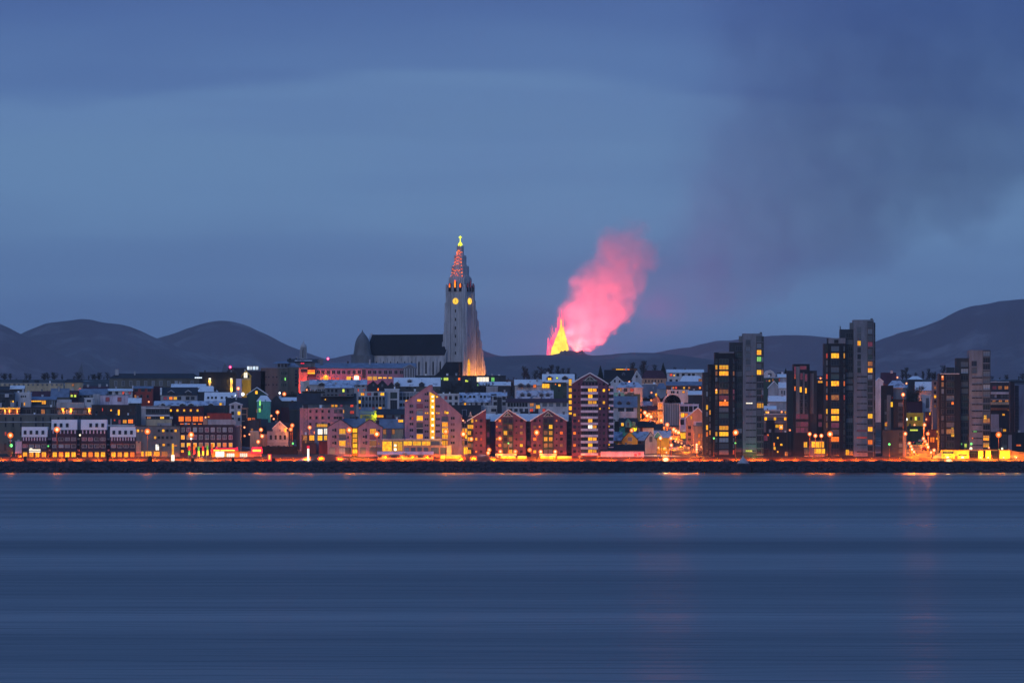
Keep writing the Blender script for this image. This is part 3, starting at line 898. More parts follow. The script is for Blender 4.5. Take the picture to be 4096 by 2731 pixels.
# -- crest of tile 1
s = Bd('long_hall', 'long low whitewashed hall along the crest behind bare trees', 'hall', 1, -60, 792, 520, 'cream', 9)
s.flat(350, cap='lightgrey', over=.1); s.g((0, 770, 14), [372], 20, 18, m='panepale')
for x0, x1 in ((278, 350), (428, 482)): s.vol('roof_hut', x0, x1, 312, 352, 2, 7, 'slate')
s = Bd('house', 'cream hip-roofed house at the end of the whitewashed hall', 'house', 1, 812, 1036, 560, 'cream', 9); s.hip(300, 345, 'slate', inset=22); s.w(915, 375, 26, 24, 'litdim')
s = Bd('house', 'low dark-roofed house with two pale chimneys on the crest', 'house', 1, 1040, 1370, 600, 'maroon', 9); s.side(395, 432, 'maroon'); s.chimney(1100, 370, 420, 28); s.chimney(1246, 368, 418, 32)
s = Bd('house', 'blue-white roofed cottages edge under the whitewashed hall', 'house', 1, 130, 300, 700, 'dark', 8); s.side(388, 425, 'snow')
s = Bd('house', 'low dark shed row in front of the bare crest trees', 'shed', 1, -60, 128, 690, 'slate', 8); s.side(395, 440, 'slate')
s = Bd('school', 'long dark school with hipped slate roof and pale tall windows on the crest', 'school', 0, 437, 800, 1640, 'olive', 14)
s.hip(1493, 1513, 'slate', inset=28); s.g([463, 493, 523, 553, 583, 613, 644, 675, 705, 722, 768], [1533], 10, 18, m='panepale', fr='lightgrey'); s.chimney(466, 1478, 1500, 14); s.chimney(538, 1488, 1500, 6)
# -- tile 2 front
s = Bd('office_block', 'plain dark grey block with a few small lit windows and shopfront strip', 'office block', 2, 132, 688, 1274, 'grey', 14)
s.flat(886, cap='slate')
s.g([162, 215, 425, 480, 530, 585, 635], [947], 26, 30, only={(0, 0): 'lit', (1, 0): 'litdim', (3, 0): 'lit', (6, 0): 'lit'})
s.g([378, 425, 473, 530, 585], [1033], 26, 30, only={(0, 0): 'lit'})
s.g([425, 485, 545], [1124], 28, 28, only={(1, 0): 'lit'}); s.w(405, 1155, 40, 70, 'litwhite')
for x, w_, mm in ((218, 26, 'lit'), (295, 74, 'lit'), (398, 72, 'litroom'), (498, 72, 'litdim')): s.w(x, 1235, w_, 56, mm)
s = Bd('banner', 'tall cream banner hung beside the dark grey block', 'banner', 2, 136, 202, 1281, 'peach', .25, D=3998.2); s.part('cloth', 136, 202, 1078, 1226, 'peach', 0, .1)
for x in (137, 201): s.vol('pole', x - 2, x + 2, 1070, None, .1, .2, 'metal')
s.part('mark', 160, 186, 1084, 1100, 'metal', -.05, -.01)
s = Bd('office_block', 'dark purple brick office with nine columns of pale-framed windows', 'office block', 2, 690, 1362, 1270, 'purple', 14)
s.flat(872, cap='slate', over=.35)
s.g([725, 798, 878, 952, 1027, 1100, 1178, 1250, 1325], [935, 1030, 1125], 42, 48, m='panepale', fr='trim',
    only={(0, 1): 'litroom', (0, 2): 'litroom', (1, 0): 'litpurple', (1, 1): 'litdim', (1, 2): 'lit', (2, 2): 'litroom', (3, 2): 'litdim', (4, 2): 'litdim', (5, 2): 'lit', (6, 2): 'lit', (7, 2): 'litorange', (8, 2): 'litroom', (2, 1): 'litpurple', (8, 1): 'litpurple', (4, 0): 'litpurple'})
s.w(720, 1205, 34, 26, 'litroom')
for x in (762, 838, 915, 990, 1064, 1139, 1214, 1288): s.part('pilaster', x - 5, x + 5, 885, 1270, 'purple', -.3, 0)
s = Bd('stair_tower', 'plain grey concrete end tower of the purple office', 'stair tower', 2, 1366, 1450, 1262, 'grey', 13); s.flat(878, cap='snowthin'); s.part('vent', 1380, 1422, 872, 900, 'lightgrey', -.1, 0)
# drive-in restaurant with neon
s = Bd('diner', 'low neon-edged diner with glowing windows on the shore road', 'diner', 2, 1078, 1560, 1290, 'peach', 8, D=3999.5)
s.vol('wall', 1085, 1560, 1208, None, 0, 8, 'yellow'); s.vol('wall', 1375, 1422, 1190, None, -.5, 8, 'yellow')
MB().prism_y([(s.X(1075), s.Z(1210)), (s.X(1420), s.Z(1196)), (s.X(1412), s.Z(1148)), (s.X(1385), s.Z(1162)), (s.X(1160), s.Z(1166)), (s.X(1146), s.Z(1140)), (s.X(1136), s.Z(1172)), (s.X(1075), s.Z(1184))], -1.2, 1).put('neon_fascia', 'neonred', s.root)
for x0, x1 in ((1112, 1188), (1198, 1378)): s.part('neon_stripe', x0, x1, 1186, 1202, 'neonyellow', -1.35, -1.19)
s.w(1190, 1255, 108, 96, 'litwhite', dy=-.02, bars=1); s.w(1322, 1262, 100, 62, 'litwhite'); s.w(1488, 1262, 92, 66, 'litwhite'); s.w(1264, 1262, 20, 60, 'lit')
s = Bd('sign_building', 'small orange hut crowned by a red neon box with yellow stripe', 'hut', 2, 1542, 1722, 1290, 'peach', 6, D=3999)
s.vol('wall', 1542, 1712, 1200, None, 0, 6, 'peach'); s.part('neon_box', 1586, 1724, 1172, 1232, 'neonred', -.9, 2); s.part('neon_box_top', 1592, 1716, 1152, 1172, 'neonred', -.6, 2)
s.part('neon_stripe', 1602, 1706, 1183, 1208, 'neonyellow', -1.1, -.88)
for y in (1244, 1264, 1284): s.part('louvre', 1615, 1695, y, y + 9, 'metal', -.2, 0)
# -- tile 2 middle
s = Bd('office_block', 'modern white layered building with ribbon windows beside the red-brown hall', 'office block', 2, 205, 600, 1160, 'dark', 13)
s.flat(640, cap='white', x0=205, x1=560); s.part('slab', 205, 560, 655, 672, 'white', -.8, 0); s.part('slab', 250, 602, 745, 768, 'white', -1.2, 0); s.part('slab', 205, 262, 640, 880, 'lightgrey', -.5, 0); s.part('end_wall', 562, 602, 745, 800, 'white', -1.2, 0)
s.g((300, 520, 5), [702], 46, 34, m='pane'); s.g((300, 520, 5), [785], 46, 24, m='pane', only={(0, 0): 'litdim', (3, 0): 'lit'})
s.vol('lower_wall', 268, 590, 806, None, -2.0, 0, 'cream'); s.vol('plinth', 408, 580, 850, None, -3.0, -2.05, 'lightgrey')
s = Bd('hall', 'red-brown hall with five orange lamps above four glowing windows', 'hall', 2, 560, 978, 1150, 'maroon', 14, D=None)
s.flat(640, cap='slate')
for x in (575, 658, 742, 826, 910):
    s.part('wall_lamp', x - 11, x + 11, 680, 706, 'lit', -.5, 0)
for x, w_ in ((705, 62), (792, 72), (885, 70), (955, 40)): s.w(x, 800, w_, 62, 'litorange')
s.g((715, 940, 4), [862], 46, 12, m='litorange'); s.g((600, 900, 5), [735], 40, 30, m='pane')
s = Bd('house', 'dark flat house with one square amber window under the dormered roof', 'house', 2, 982, 1268, 1120, 'dark', 10); s.flat(630, cap='slate'); s.w(1208, 618, 46, 34, 'lit') if False else None
s = Bd('row_house', 'long pale dormered roof terrace above the red-brown hall', 'terrace', 2, 368, 1252, 1000, 'lightgrey', 10)
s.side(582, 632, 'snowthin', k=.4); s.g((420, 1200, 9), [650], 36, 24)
for x in (472, 720, 828, 1078): s.dormer(x, 606, 638, 64, wall='dark')
s.w(1208, 618, 48, 36, 'lit', dy=-.3)
s = Bd('house', 'red flat-roofed annex with white lower wall behind the purple office', 'annex', 2, 1030, 1392, 1180, 'redpaint', 9)
s.flat(728, cap='redpaint', x0=1030, x1=1332); s.vol('lower_wall', 1040, 1390, 806, None, -1.6, 0, 'lightgrey'); s.part('lamp', 1036, 1060, 768, 780, 'lit', -.4, 0); s.vol('return_wall', 980, 1034, 790, None, -1, 6, 'peach')
s = Bd('house', 'narrow white three-storey gabled house with one amber window', 'house', 2, 1312, 1462, 1130, 'white', 9, trim='white')
s.front([(1312, 622), (1386, 594), (1462, 622)], 'snow'); s.g([1350, 1430], [650, 727, 803], 34, 44, only={(1, 1): 'lit'}); s.part('cornice', 1312, 1462, 616, 624, 'white', -.3, 0)
s = Bd('house', 'dark slate-roofed house behind the narrow white gable', 'house', 2, 1268, 1535, 1040, 'dark', 9); s.side(540, 640, 'slate'); s.chimney(1392, 508, 560, 16, m='white')
s = Bd('balcony_house', 'narrow dark house with pink-edged stacked balconies', 'house', 2, 1462, 1536, 1130, 'dark', 8); s.flat(662, cap='peach')
for y in (668, 738, 822): s.part('balcony', 1462, 1534, y, y + 9, 'peach', -1.2, 0)
s.vol('post', 1526, 1534, 668, 826, -1.2, -1.0, 'peach')
s = Bd('house', 'low dark house with orange-lit porch windows below the green house', 'house', 2, 1500, 1700, 1150, 'brown', 9); s.flat(795, cap='slate'); s.w(1560, 800, 40, 26, 'litorange'); s.w(1610, 797, 36, 22, 'litorange')
s = Bd('house', 'white roofed house with five small roof windows', 'house', 2, 1000, 1382, 935, 'grey', 10); s.side(474, 590, 'snow')
for x in (1042, 1090, 1138, 1212, 1270): s.sky(x, 540, 20, 22)
s = Bd('house', 'grey house with two arched dormers in a dark roof', 'house', 2, 446, 900, 925, 'lightgrey', 11); s.side(410, 498, 'slate')
s.g([505, 575, 630, 682, 785, 850], [540], 38, 34, only={(1, 0): 'litorange', (2, 0): 'lit', (0, 0): 'litpurple'})
for x in (578, 793):
    s.dormer(x, 445, 505, 70, 'trim', wall='slate')
s.part('gable_edge', 440, 462, 408, 500, 'snow', -.6, 3)
s = Bd('house', 'dark brick-red house with low slate roof', 'house', 2, 95, 345, 885, 'redpaint', 10); s.side(396, 420, 'bluegrey'); s.g([140, 225, 305], [440], 40, 28); s.g([130, 205, 285], [518], 24, 36, only={(0, 0): 'litdim'})
s = Bd('house', 'dark magenta box house beside the brick-red one', 'house', 2, 346, 470, 860, 'maroon', 9); s.flat(392, cap='maroon')
s = Bd('house', 'white end house joined to the brick-red house', 'house', 2, -8, 92, 890, 'white', 10); s.side(428, 452, 'snow'); s.chimney(92, 385, 430, 14, m='white'); s.w(60, 475, 26, 26, 'litpurple')
s = Bd('house', 'long white flat roof edge below the dark school', 'house', 2, 582, 1008, 830, 'dark', 10); s.side(368, 412, 'snow'); s.g((640, 980, 5), [428], 30, 22)
s = Bd('house', 'white hipped roof stepping down from the crest school', 'house', 2, 902, 1155, 845, 'dark', 10); s.hip(386, 460, 'snow', inset=60); s.w(1130, 432, 26, 40)
s = Bd('warehouse', 'dark windowless ribbed hall on the crest with two uplit corners', 'warehouse', 2, 930, 1392, 720, 'nearblack', 15); s.flat(212, cap='slate')
for x in (1064, 1333):
    s.part('uplit_column', x - 14, x + 16, 305, 388, 'cream', -.3, 0); s.part('lamp_head', x - 14, x + 14, 288, 306, 'litwhite', -.5, 0); s.light(x, 325, 420, (1, .5, .03), -1.4)
for x in range(1100, 1300, 16): s.part('rib', x, x + 3, 300, 440, 'olive', -.12, 0)
s.w(920, 283, 90, 16, 'litcool') ; s.part('lower_column', 1318, 1352, 388, 480, 'cream', -.4, 0); s.light(1335, 430, 420, (1, .5, .03), -1.6)
s = Bd('chapel', 'small floodlit yellow gabled house on the crest', 'chapel', 2, 1463, 1578, 700, 'yellow', 8)
s.front([(1463, 262), (1514, 200), (1578, 262)], 'yellow'); s.w(1513, 250, 44, 66, 'litwhite'); s.w(1478, 270, 18, 34); s.w(1548, 268, 18, 34); s.part('band', 1466, 1574, 288, 310, 'cream', -.1, 0)
s = Bd('house', 'plain mauve wall house beside the floodlit yellow chapel', 'house', 2, 1392, 1460, 760, 'lilac', 8); s.flat(288, cap='slate')
s = Bd('hospital_block', 'flat dark crest building with a glowing white rooftop penthouse', 'block', 2, 1280, 1760, 560, 'slate', 14); s.flat(198, cap='slate'); s.vol('penthouse', 1526, 1678, 136, 200, 2, 9, 'bluegrey'); s.g((1545, 1655, 4), [162], 30, 42, m='litcool', dy=2); s.vol('low_storey', 1290, 1520, 160, 200, 3, 9, 'slate')
# -- tile 3 crest
s = Bd('school', 'big grey concrete school with blue hipped roof and roof lookout', 'school', 3, 135, 612, 560, 'olive', 16)
s.flat(160, cap='grey', x0=135, x1=480); s.vol('wing', 480, 612, 150, None, .6, 15, 'olive'); s.vol('lookout', 342, 468, 104, 162, 1, 9, 'concrete')
s.g((362, 448, 3), [130], 24, 36, m='pane', dy=1); s.g([398, 420, 442, 462], [228, 300, 372], 14, 34, m='panegreen', only={(2, 1): 'litgreen'}); s.g([200, 235, 290, 335], [275, 372], 18, 18); s.g([578], [200, 243, 286, 329, 372], 26, 34)
b_ = MB(); b_.add([(s.X(275), 0, s.Z(104)), (s.X(500), 0, s.Z(104)), (s.X(500), 10, s.Z(104)), (s.X(275), 10, s.Z(104)), (s.X(350), 5, s.Z(74)), (s.X(455), 5, s.Z(74))], [(0, 1, 5, 4), (1, 2, 5), (2, 3, 4, 5), (3, 0, 4), (3, 2, 1, 0)]); b_.put('roof', 'bluegrey', s.root)
b_ = MB(); b_.add([(s.X(470), 1, s.Z(150)), (s.X(625), 1, s.Z(150)), (s.X(625), 14, s.Z(150)), (s.X(470), 14, s.Z(150)), (s.X(480), 7, s.Z(98)), (s.X(560), 7, s.Z(98))], [(0, 1, 5, 4), (1, 2, 5), (2, 3, 4, 5), (3, 0, 4), (3, 2, 1, 0)]); b_.put('roof', 'bluegrey', s.root)
s = Bd('rooftop_hall', 'dark flat crest hall with two chimneys behind the grey school', 'hall', 3, 470, 850, 430, 'grey', 12)
s.side(55, 95, 'slate'); s.chimney(500, 42, 70, 26, m='slate'); s.chimney(578, 40, 65, 22, m='slate'); s.vol('eave', 560, 780, 62, 78, -1, 5, 'snowthin'); s.w(658, 103, 44, 10, 'neonred', dy=-.02)
s.vol('tower_block', 846, 892, 56, None, 1, 7, 'grey')
tw = tag(empty('bell_tower', (WX(1214, 4700), 4700, gz(4690))), 'slender open lantern bell tower rising over the school', 'bell tower')
zt = lambda y: WZ(y, 4700) - gz(4690)
u_ = 4700 / F
b_ = MB()
for k in range(8):
    a = k * math.pi / 4 + .2
    c_, s_ = math.cos(a), math.sin(a)
    b_.tube((14 * u_ * c_, 14 * u_ * s_, zt(1440)), (11 * u_ * c_, 11 * u_ * s_, zt(1388)), .32, .30, 5)
b_.put('column', 'stone', tw)
MB().lathe([(15.5 * u_, -2), (15.5 * u_, zt(1434)), (14.2 * u_, zt(1433)), (0, zt(1433))], 10).put('base', 'stone', tw)
MB().lathe([(0, zt(1389)), (12.6 * u_, zt(1389)), (12.4 * u_, zt(1384)), (9.5 * u_, zt(1378)), (4.5 * u_, zt(1374)), (2.2 * u_, zt(1371)), (2.2 * u_, zt(1367)), (.5 * u_, zt(1365)), (.4 * u_, zt(1352)), (0, zt(1352))], 10).put('dome', 'stone', tw)
MB().lathe([(0, zt(1436)), (4.5 * u_, zt(1434)), (4.2 * u_, zt(1400)), (2 * u_, zt(1395)), (0, zt(1394))], 8).put('bell_cage', 'olive', tw)
# lit school
s = Bd('school', 'long pink-lit school with a blue roof and two glowing arched doorways', 'school', 3, 820, 2110, 585, 'pink', 14, trim='lightgrey')
s.side(106, 168, 'bluegrey', x0=820, x1=2080, over=.1)
s.g([858, 915, 980, 1048, 1112, 1175, 1240, 1305, 1370, 1500, 1565, 1630, 1700, 1760, 1830, 1900], [215], 38, 44, only={}); s.w(1430, 235, 44, 110, 'pane')
for x, mm in ((950, 'lit'), (1335, 'litwhite')):
    b_ = MB(); b_.prism_y([(s.X(x - 60), s.Z(322)), (s.X(x + 60), s.Z(322)), (s.X(x + 60), s.Z(278)), (s.X(x), s.Z(238)), (s.X(x - 60), s.Z(278))], -.5, 0); b_.put('door_surround', 'peach', s.root); s.light(x, 268, 380, (1, .2, .01), -1.6)
    s.w(x, 290, 58, 56, mm, dy=-.52)
for x, w_ in ((1240, 56), (1500, 54), (1566, 54)): s.w(x, 290, w_, 44, 'lit')
for x in (1630, 1692, 1760): s.w(x, 285, 44, 16, 'lit')
for x in (1050, 1100): s.w(x, 296, 34, 30, 'litred')
s.w(895, 295, 18, 44, 'lit')
for x in range(960, 2060, 32): s.part('roof_seam', x, x + 3, 112, 160, 'slate', 0.2, 4.0) if False else None
s.chimney(1500, 58, 120, 18, 4); s.chimney(895, 56, 120, 34, 4, 'grey')
s = Bd('gymnasium', 'tall white-columned end pavilion of the pink-lit school', 'pavilion', 4, 356, 505, 600, 'concrete', 12)
s.front([(356, 160), (440, 122), (505, 160)], 'lightgrey', yb=None)
for x in range(368, 500, 20): s.part('fin', x, x + 8, 168, 285, 'white', -.5, 0)
s.part('glazing', 362, 498, 168, 285, 'glassdark', -.06, 0)
s = Bd('gable_wall', 'glowing orange-red end wall panel of the pink-lit school', 'wall panel', 3, 612, 720, 590, 'peach', 8)
s.flat(154, cap='redpaint'); s.w(678, 197, 72, 34, 'pane', bars=5)
s = Bd('link_block', 'glazed link with a glowing strip between red wall and pink school', 'link', 3, 722, 818, 588, 'brown', 9); s.flat(150, cap='slate'); s.w(768, 226, 88, 18, 'lit'); s.w(768, 200, 88, 30, 'litorange', bars=5); s.w(770, 296, 92, 40, 'litpurple')
# below
s = Bd('house', 'white retaining house wall under the red panel', 'house', 3, 630, 745, 680, 'white', 6); s.flat(322, cap='snow')
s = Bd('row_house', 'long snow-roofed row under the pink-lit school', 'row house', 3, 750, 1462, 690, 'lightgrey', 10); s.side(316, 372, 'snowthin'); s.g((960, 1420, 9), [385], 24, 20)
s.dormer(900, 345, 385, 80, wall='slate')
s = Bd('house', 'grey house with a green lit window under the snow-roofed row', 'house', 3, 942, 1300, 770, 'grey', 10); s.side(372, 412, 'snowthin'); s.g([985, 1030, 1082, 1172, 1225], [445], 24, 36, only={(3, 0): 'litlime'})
s = Bd('house', 'mauve-white house with narrow red windows beside the green-window house', 'house', 3, 1304, 1450, 770, 'lightgrey', 9); s.flat(408, cap='snowthin'); s.g([1352, 1362], [440], 7, 34, m='litred'); s.w(1432, 438, 8, 22, 'litred')
s = Bd('house', 'dark twin-gabled house with white bargeboards', 'house', 3, 1470, 1810, 775, 'slate', 10); s.front([(1470, 392), (1545, 330), (1600, 380), (1660, 320), (1730, 392), (1775, 345), (1810, 390)], 'slate'); s.w(1660, 380, 20, 30, 'panepale'); s.w(1548, 375, 16, 24, 'panepale'); s.w(1607, 430, 16, 30, 'litorange')
s = Bd('row_house', 'broad bright snow roof with two square dormers behind the pink gable block', 'row house', 4, 240, 815, 730, 'olive', 12); s.side(288, 390, 'snow'); s.dormer(280, 335, 400, 66, wall='olive'); s.dormer(586, 335, 398, 66, wall='slate'); s.dormer(434, 300, 348, 62, wall='lightgrey'); s.chimney(440, 372, 430, 22, 0, 'white'); s.g([310, 400, 500], [412], 30, 20)
s = Bd('market_hall', 'low flat hall with bright green-white shop windows below the church', 'shop hall', 4, 505, 1640, 625, 'dark', 12); s.flat(256, cap='slate'); s.w(890, 300, 56, 34, 'litlime'); s.w(836, 296, 8, 20, 'litgreen'); s.w(1352, 306, 150, 58, 'litwhite', bars=3); s.w(1478, 305, 38, 48, 'litgreen'); s.w(1532, 300, 22, 30, 'panegreen'); s.w(1056, 300, 24, 30, 'litorange'); s.w(1150, 322, 34, 24, 'litlime'); s.g((1160, 1260, 5), [300], 16, 30, m='panegreen'); s.g((930, 1030, 4), [300], 16, 30, m='panegreen')
s = Bd('house', 'wide snowy flat roof below the bright shop windows', 'house', 4, 1305, 1698, 720, 'dark', 10); s.side(340, 382, 'snow'); s.w(1288, 374, 8, 20, 'litgreen')
s = Bd('house', 'pale little house under the wide snowy flat roof', 'house', 4, 1395, 1540, 770, 'lightgrey', 8); s.flat(392, cap='snowthin')
s = Bd('office_block', 'long slate roofed tenement with red lit windows under it', 'tenement', 3, 590, 1325, 960, 'grey', 12); s.side(486, 612, 'slate'); s.g([860, 905, 965, 1035, 1080, 1145, 1205], [632], 32, 34, m='panepale', only={(3, 0): 'lit', (4, 0): 'litroom', (5, 0): 'litpurple'}); s.w(1278, 632, 34, 36, 'litred'); s.w(1280, 716, 46, 36, 'litred'); s.w(1168, 705, 20, 40, 'lit'); s.w(1168, 792, 16, 24, 'litorange'); s.w(1282, 798, 56, 40)
s.vol('attic', 888, 1300, 478, 520, .2, 6, 'grey'); s.g((930, 1280, 8), [500], 28, 18, m='pane', dy=.2, only={(5, 0): 'litpurple', (4, 0): 'litpurple'}); s.w(945, 556, 12, 14, 'lit')
s = Bd('office_block', 'white modern office with a dark chequer of square windows', 'office block', 3, 1362, 1690, 920, 'white', 12)
s.flat(456, cap='white'); s.g((1412, 1660, 4), [490], 44, 32, only={(0, 0): 'litroom', (1, 0): 'litpurple', (3, 0): 'lit'}); s.g((1376, 1676, 8), [543], 26, 40); s.g((1376, 1676, 8), [630], 26, 36); s.w(1377, 585, 26, 40, 'lit'); s.g((1420, 1676, 7), [585], 28, 34, m='panepale'); s.w(1632, 663, 40, 34, 'lit'); s.w(1548, 664, 26, 20, 'litpurple'); s.w(1378, 662, 20, 22, 'litdim')
s = Bd('office_block', 'tall white glazed stairwell block joined to the chequer office', 'office block', 4, 122, 302, 915, 'white', 13); s.flat(422, cap='snow'); s.w(235, 505, 80, 72, 'panegreen'); s.w(235, 620, 80, 108, 'pane')
s = Bd('office_block', 'white ribbon-windowed wing behind the pink gable block', 'office block', 4, 304, 620, 905, 'white', 11); s.flat(452, cap='maroon'); s.g((325, 590, 7), [492], 32, 34, m='panepale'); s.g((325, 590, 7), [540], 30, 40); s.g((325, 590, 7), [622], 30, 34); s.w(400, 580, 34, 32, 'lit')
s = Bd('annex', 'lime-lit small house with a row of windows in front of the white office', 'house', 3, 1382, 1575, 1050, 'yellow', 8); s.flat(742, cap='bluegrey'); s.vol('porch_roof', 1375, 1580, 700, 744, .5, 8, 'bluegrey'); s.g((1420, 1510, 4), [775], 22, 30, m='panepale'); s.part('pilaster', 1562, 1584, 695, 815, 'yellow', -.4, 0); s.light(1572, 760, 260, (.6, 1, .05), -1.5); s.w(1412, 857, 40, 14, 'lit')
s = Bd('house', 'slate-roofed dark inn with amber ribbon windows beside the lime-lit house', 'inn', 3, 1582, 1935, 1010, 'maroon', 10); s.side(682, 742, 'slate'); s.w(1635, 766, 76, 30, 'litroom', bars=3); s.w(1745, 768, 70, 34, 'panepale'); s.w(1850, 768, 74, 34, 'panepale'); s.part('eave_light', 1582, 1935, 806, 814, 'peach', -.6, -.3)
# green corner
s = Bd('house', 'black-green gabled house with a little amber attic window', 'house', 3, -38, 214, 985, 'green', 11); s.front([(-38, 498), (85, 412), (214, 498)], 'snow', th=.45); s.w(80, 468, 28, 40, 'lit'); s.w(90, 698, 16, 44, 'litdim')
s = Bd('house', 'snow-roofed house whose corner is lit bright green', 'house', 3, 88, 255, 1060, 'teal', 9); s.hip(505, 580, 'snow', inset=45); s.w(125, 600, 18, 70, 'litgreen'); s.w(122, 690, 26, 50, 'litgreen'); s.part('downpipe', 188, 200, 560, 750, 'teal', -.3, 0); s.w(150, 650, 12, 60, 'panegreen')
s = Bd('house', 'grey house with snowy roof strip beside the green-lit corner', 'house', 3, 256, 585, 1030, 'dark', 10); s.side(536, 575, 'snow', x0=318, x1=575); s.front([(256, 585), (332, 515), (400, 585)], 'slate', dy=-.6, dep=8); s.w(290, 623, 30, 8, 'litlime'); s.w(245, 625, 18, 6, 'litlime'); s.w(460, 740, 12, 10, 'lit'); s.w(452, 780, 14, 30, 'lit'); s.vol('shed', 390, 495, 655, None, -1.4, -.7, 'maroon'); s.vol('wall', 500, 545, 685, None, -1.4, -.7, 'olive')
s = Bd('house', 'dark lean-to roofs beside the pink lattice-mast building', 'house', 3, 495, 640, 1055, 'slate', 9); s.side(600, 680, 'slate')
# pink lit building
s = Bd('apartment_building', 'pink block washed orange from below behind the lattice mast', 'apartments', 3, 624, 1165, 1200, 'pink', 13)
s.flat(662, cap='lightgrey'); s.g([757, 835, 910, 990, 1140], [704, 785], 22, 30); s.g([1075, 1130], [704], 38, 40, m='panepale'); s.g([1065, 1095, 1128], [785], 22, 26); s.g([757, 835, 910, 990], [865], 22, 30)
s = Bd('glass_house', 'blue-framed glazed cube with brilliant white windows', 'glass house', 3, 812, 972, 1210, 'bluegrey', 7, D=4028)
s.flat(905, cap='bluegrey'); s.w(880, 960, 56, 64, 'litwhite'); s.w(948, 955, 40, 70, 'litwhite'); s.w(878, 1038, 56, 62, 'lit'); s.w(948, 1036, 36, 56, 'lit'); s.w(905, 882, 130, 34, 'lit', dy=.4, bars=5); s.vol('rail_box', 830, 970, 862, 906, .5, 6, 'yellow')
s = Bd('house', 'orange brick base house at the foot of the lattice mast', 'house', 3, 648, 812, 1205, 'rust', 8, D=4030); s.flat(1000, cap='rust'); s.w(775, 1035, 60, 64, 'litroom'); s.w(690, 1035, 50, 60, 'litdim')
s = Bd('house', 'little grey-white house with pediment gable and four windows', 'house', 3, 215, 482, 1190, 'lightgrey', 9, trim='white')
s.side(852, 945, 'slate'); s.front([(285, 918), (372, 835), (462, 918)], 'snow', dy=-.8, dep=6, yb=965); s.g([262, 322, 382, 437], [1030], 30, 56, m='pane'); s.w(372, 868, 16, 18, 'litpurple', dy=-.8); s.w(376, 942, 14, 30, 'litpurple', dy=-.8); s.w(441, 940, 18, 44, 'lit', dy=-.8); s.part('sill_band', 215, 482, 1078, 1088, 'white', -.2, 0)
s = Bd('house', 'small cream house with a lamp-lit wall beside the pediment house', 'house', 3, 10, 208, 1195, 'cream', 8); s.flat(952, cap='snow', x0=0, x1=112); s.vol('wall_end', 112, 208, 990, None, .5, 7, 'peach'); s.vol('upper', -20, 100, 820, 955, 1.5, 8, 'dark'); s.w(25, 935, 26, 30, 'litdim')
s = Bd('house', 'dark slate roof behind the cream and pediment houses', 'house', 3, -120, 215, 1110, 'slate', 9); s.side(808, 890, 'slate')
s = Bd('shed', 'black wall panel beside the bright double lamp', 'shed', 3, 582, 648, 1180, 'slate', 6); s.flat(922, cap='slate')
s = Bd('shop', 'low lamplit red kiosk with coloured lights below the lattice mast', 'shop', 3, 660, 975, 1240, 'redpaint', 6); s.flat(1078, cap='redpaint', x0=865, x1=975); s.vol('stall', 660, 830, 1100, None, .5, 5, 'brown'); s.w(700, 1085, 20, 30, 'litdim')
# brick gabled pair
GP = 'pink brick gabled houses by the shore'
def gabled(label, x0, x1, apex, lit):
    s = Bd('gabled_house', label, 'apartment house', 3, x0, x1, 1272, 'pink', 15, GP)
    c = (x0 + x1) / 2
    s.front([(x0, 905), (apex, 808), (x1, 905)], 'slate', over=.3)
    for j, y in enumerate((955, 1030, 1105)):
        s.w(c + 35, y, 76, 64, lit[j], bars=3)
        s.part('balcony_slab', c - 8, c + 78, y + 34, y + 42, 'trim', -1.1, 0)
    for y in (940, 1022, 1100):
        s.w(c - 82, y, 16, 18); s.w(c - 52, y, 18, 36, 'pane'); s.w(c + 108, y + 8, 18, 24, 'litdim' if y == 1100 else 'pane')
    for x in (x0 + 60, c + 35, x1 - 45): s.w(x, 1200, 80 if x == c + 35 else 66, 76, 'panepale', bars=3)
    return s
gabled('pink brick gabled house beside the blue-framed glass cube', 972, 1275, 1135, ('lit', 'panepale', 'litroom'))
gabled('pink brick gabled house next to the low glowing pavilion', 1356, 1660, 1500, ('litroom', 'litpurple', 'litdim'))
s = Bd('glass_stair', 'glowing yellow glass stairwell between the pink gabled houses', 'stairwell', 3, 1280, 1352, 1266, 'yellow', 9); s.flat(905, cap='slate')
for y in (945, 1010, 1070, 1135, 1205): s.w(1316, y, 54, 48, 'lit')
s = Bd('wing', 'grey-roofed wing rising behind the glowing stairwell', 'wing', 3, 1140, 1440, 1190, 'rust', 9); s.side(800, 905, 'bluegrey')
s = Bd('wing', 'ochre and pink rear wing beside the tall pink gable block', 'wing', 4, 60, 352, 1190, 'cream', 10); s.side(808, 915, 'bluegrey'); s.w(322, 825, 60, 30, 'lit', dy=-.3); s.g([120, 230], [960], 34, 60, m='litdim'); s.part('bay', 150, 205, 925, 1045, 'pink', -.3, 0)
# tall pink gable block
s = Bd('apartment_building', 'tall pink asymmetrical gable block with a glowing yellow stair strip', 'apartments', 4, 372, 1087, 1268, 'pink', 16)
s.front([(372, 605), (684, 386), (720, 386), (722, 446), (1087, 766)], 'pink', th=.5)
s.part('stair_glass', 684, 755, 500, 1050, 'lit', -.25, 0)
MB().prism_y([(s.X(684), s.Z(500)), (s.X(755), s.Z(500)), (s.X(755), s.Z(510 - 0)), (s.X(684), s.Z(462))], -.25, 0).put('stair_glass', 'lit', s.root)
for y in (520, 573, 650, 726, 803, 880, 957, 1033): s.part('stair_lamp', 711, 737, y - 13, y + 13, 'bulb', -.45, -.24)
for x in (684, 718, 751): s.part('mullion', x, x + 4, 510, 1050, 'rust', -.32, -.2)
s.g([634, 660], [490, 572, 650, 726, 802, 880, 957, 1033], 15, 20, only={(0, 3): 'lit', (1, 3): 'lit', (0, 0): 'pane'}, skip=[]); s.w(661, 484, 14, 38)
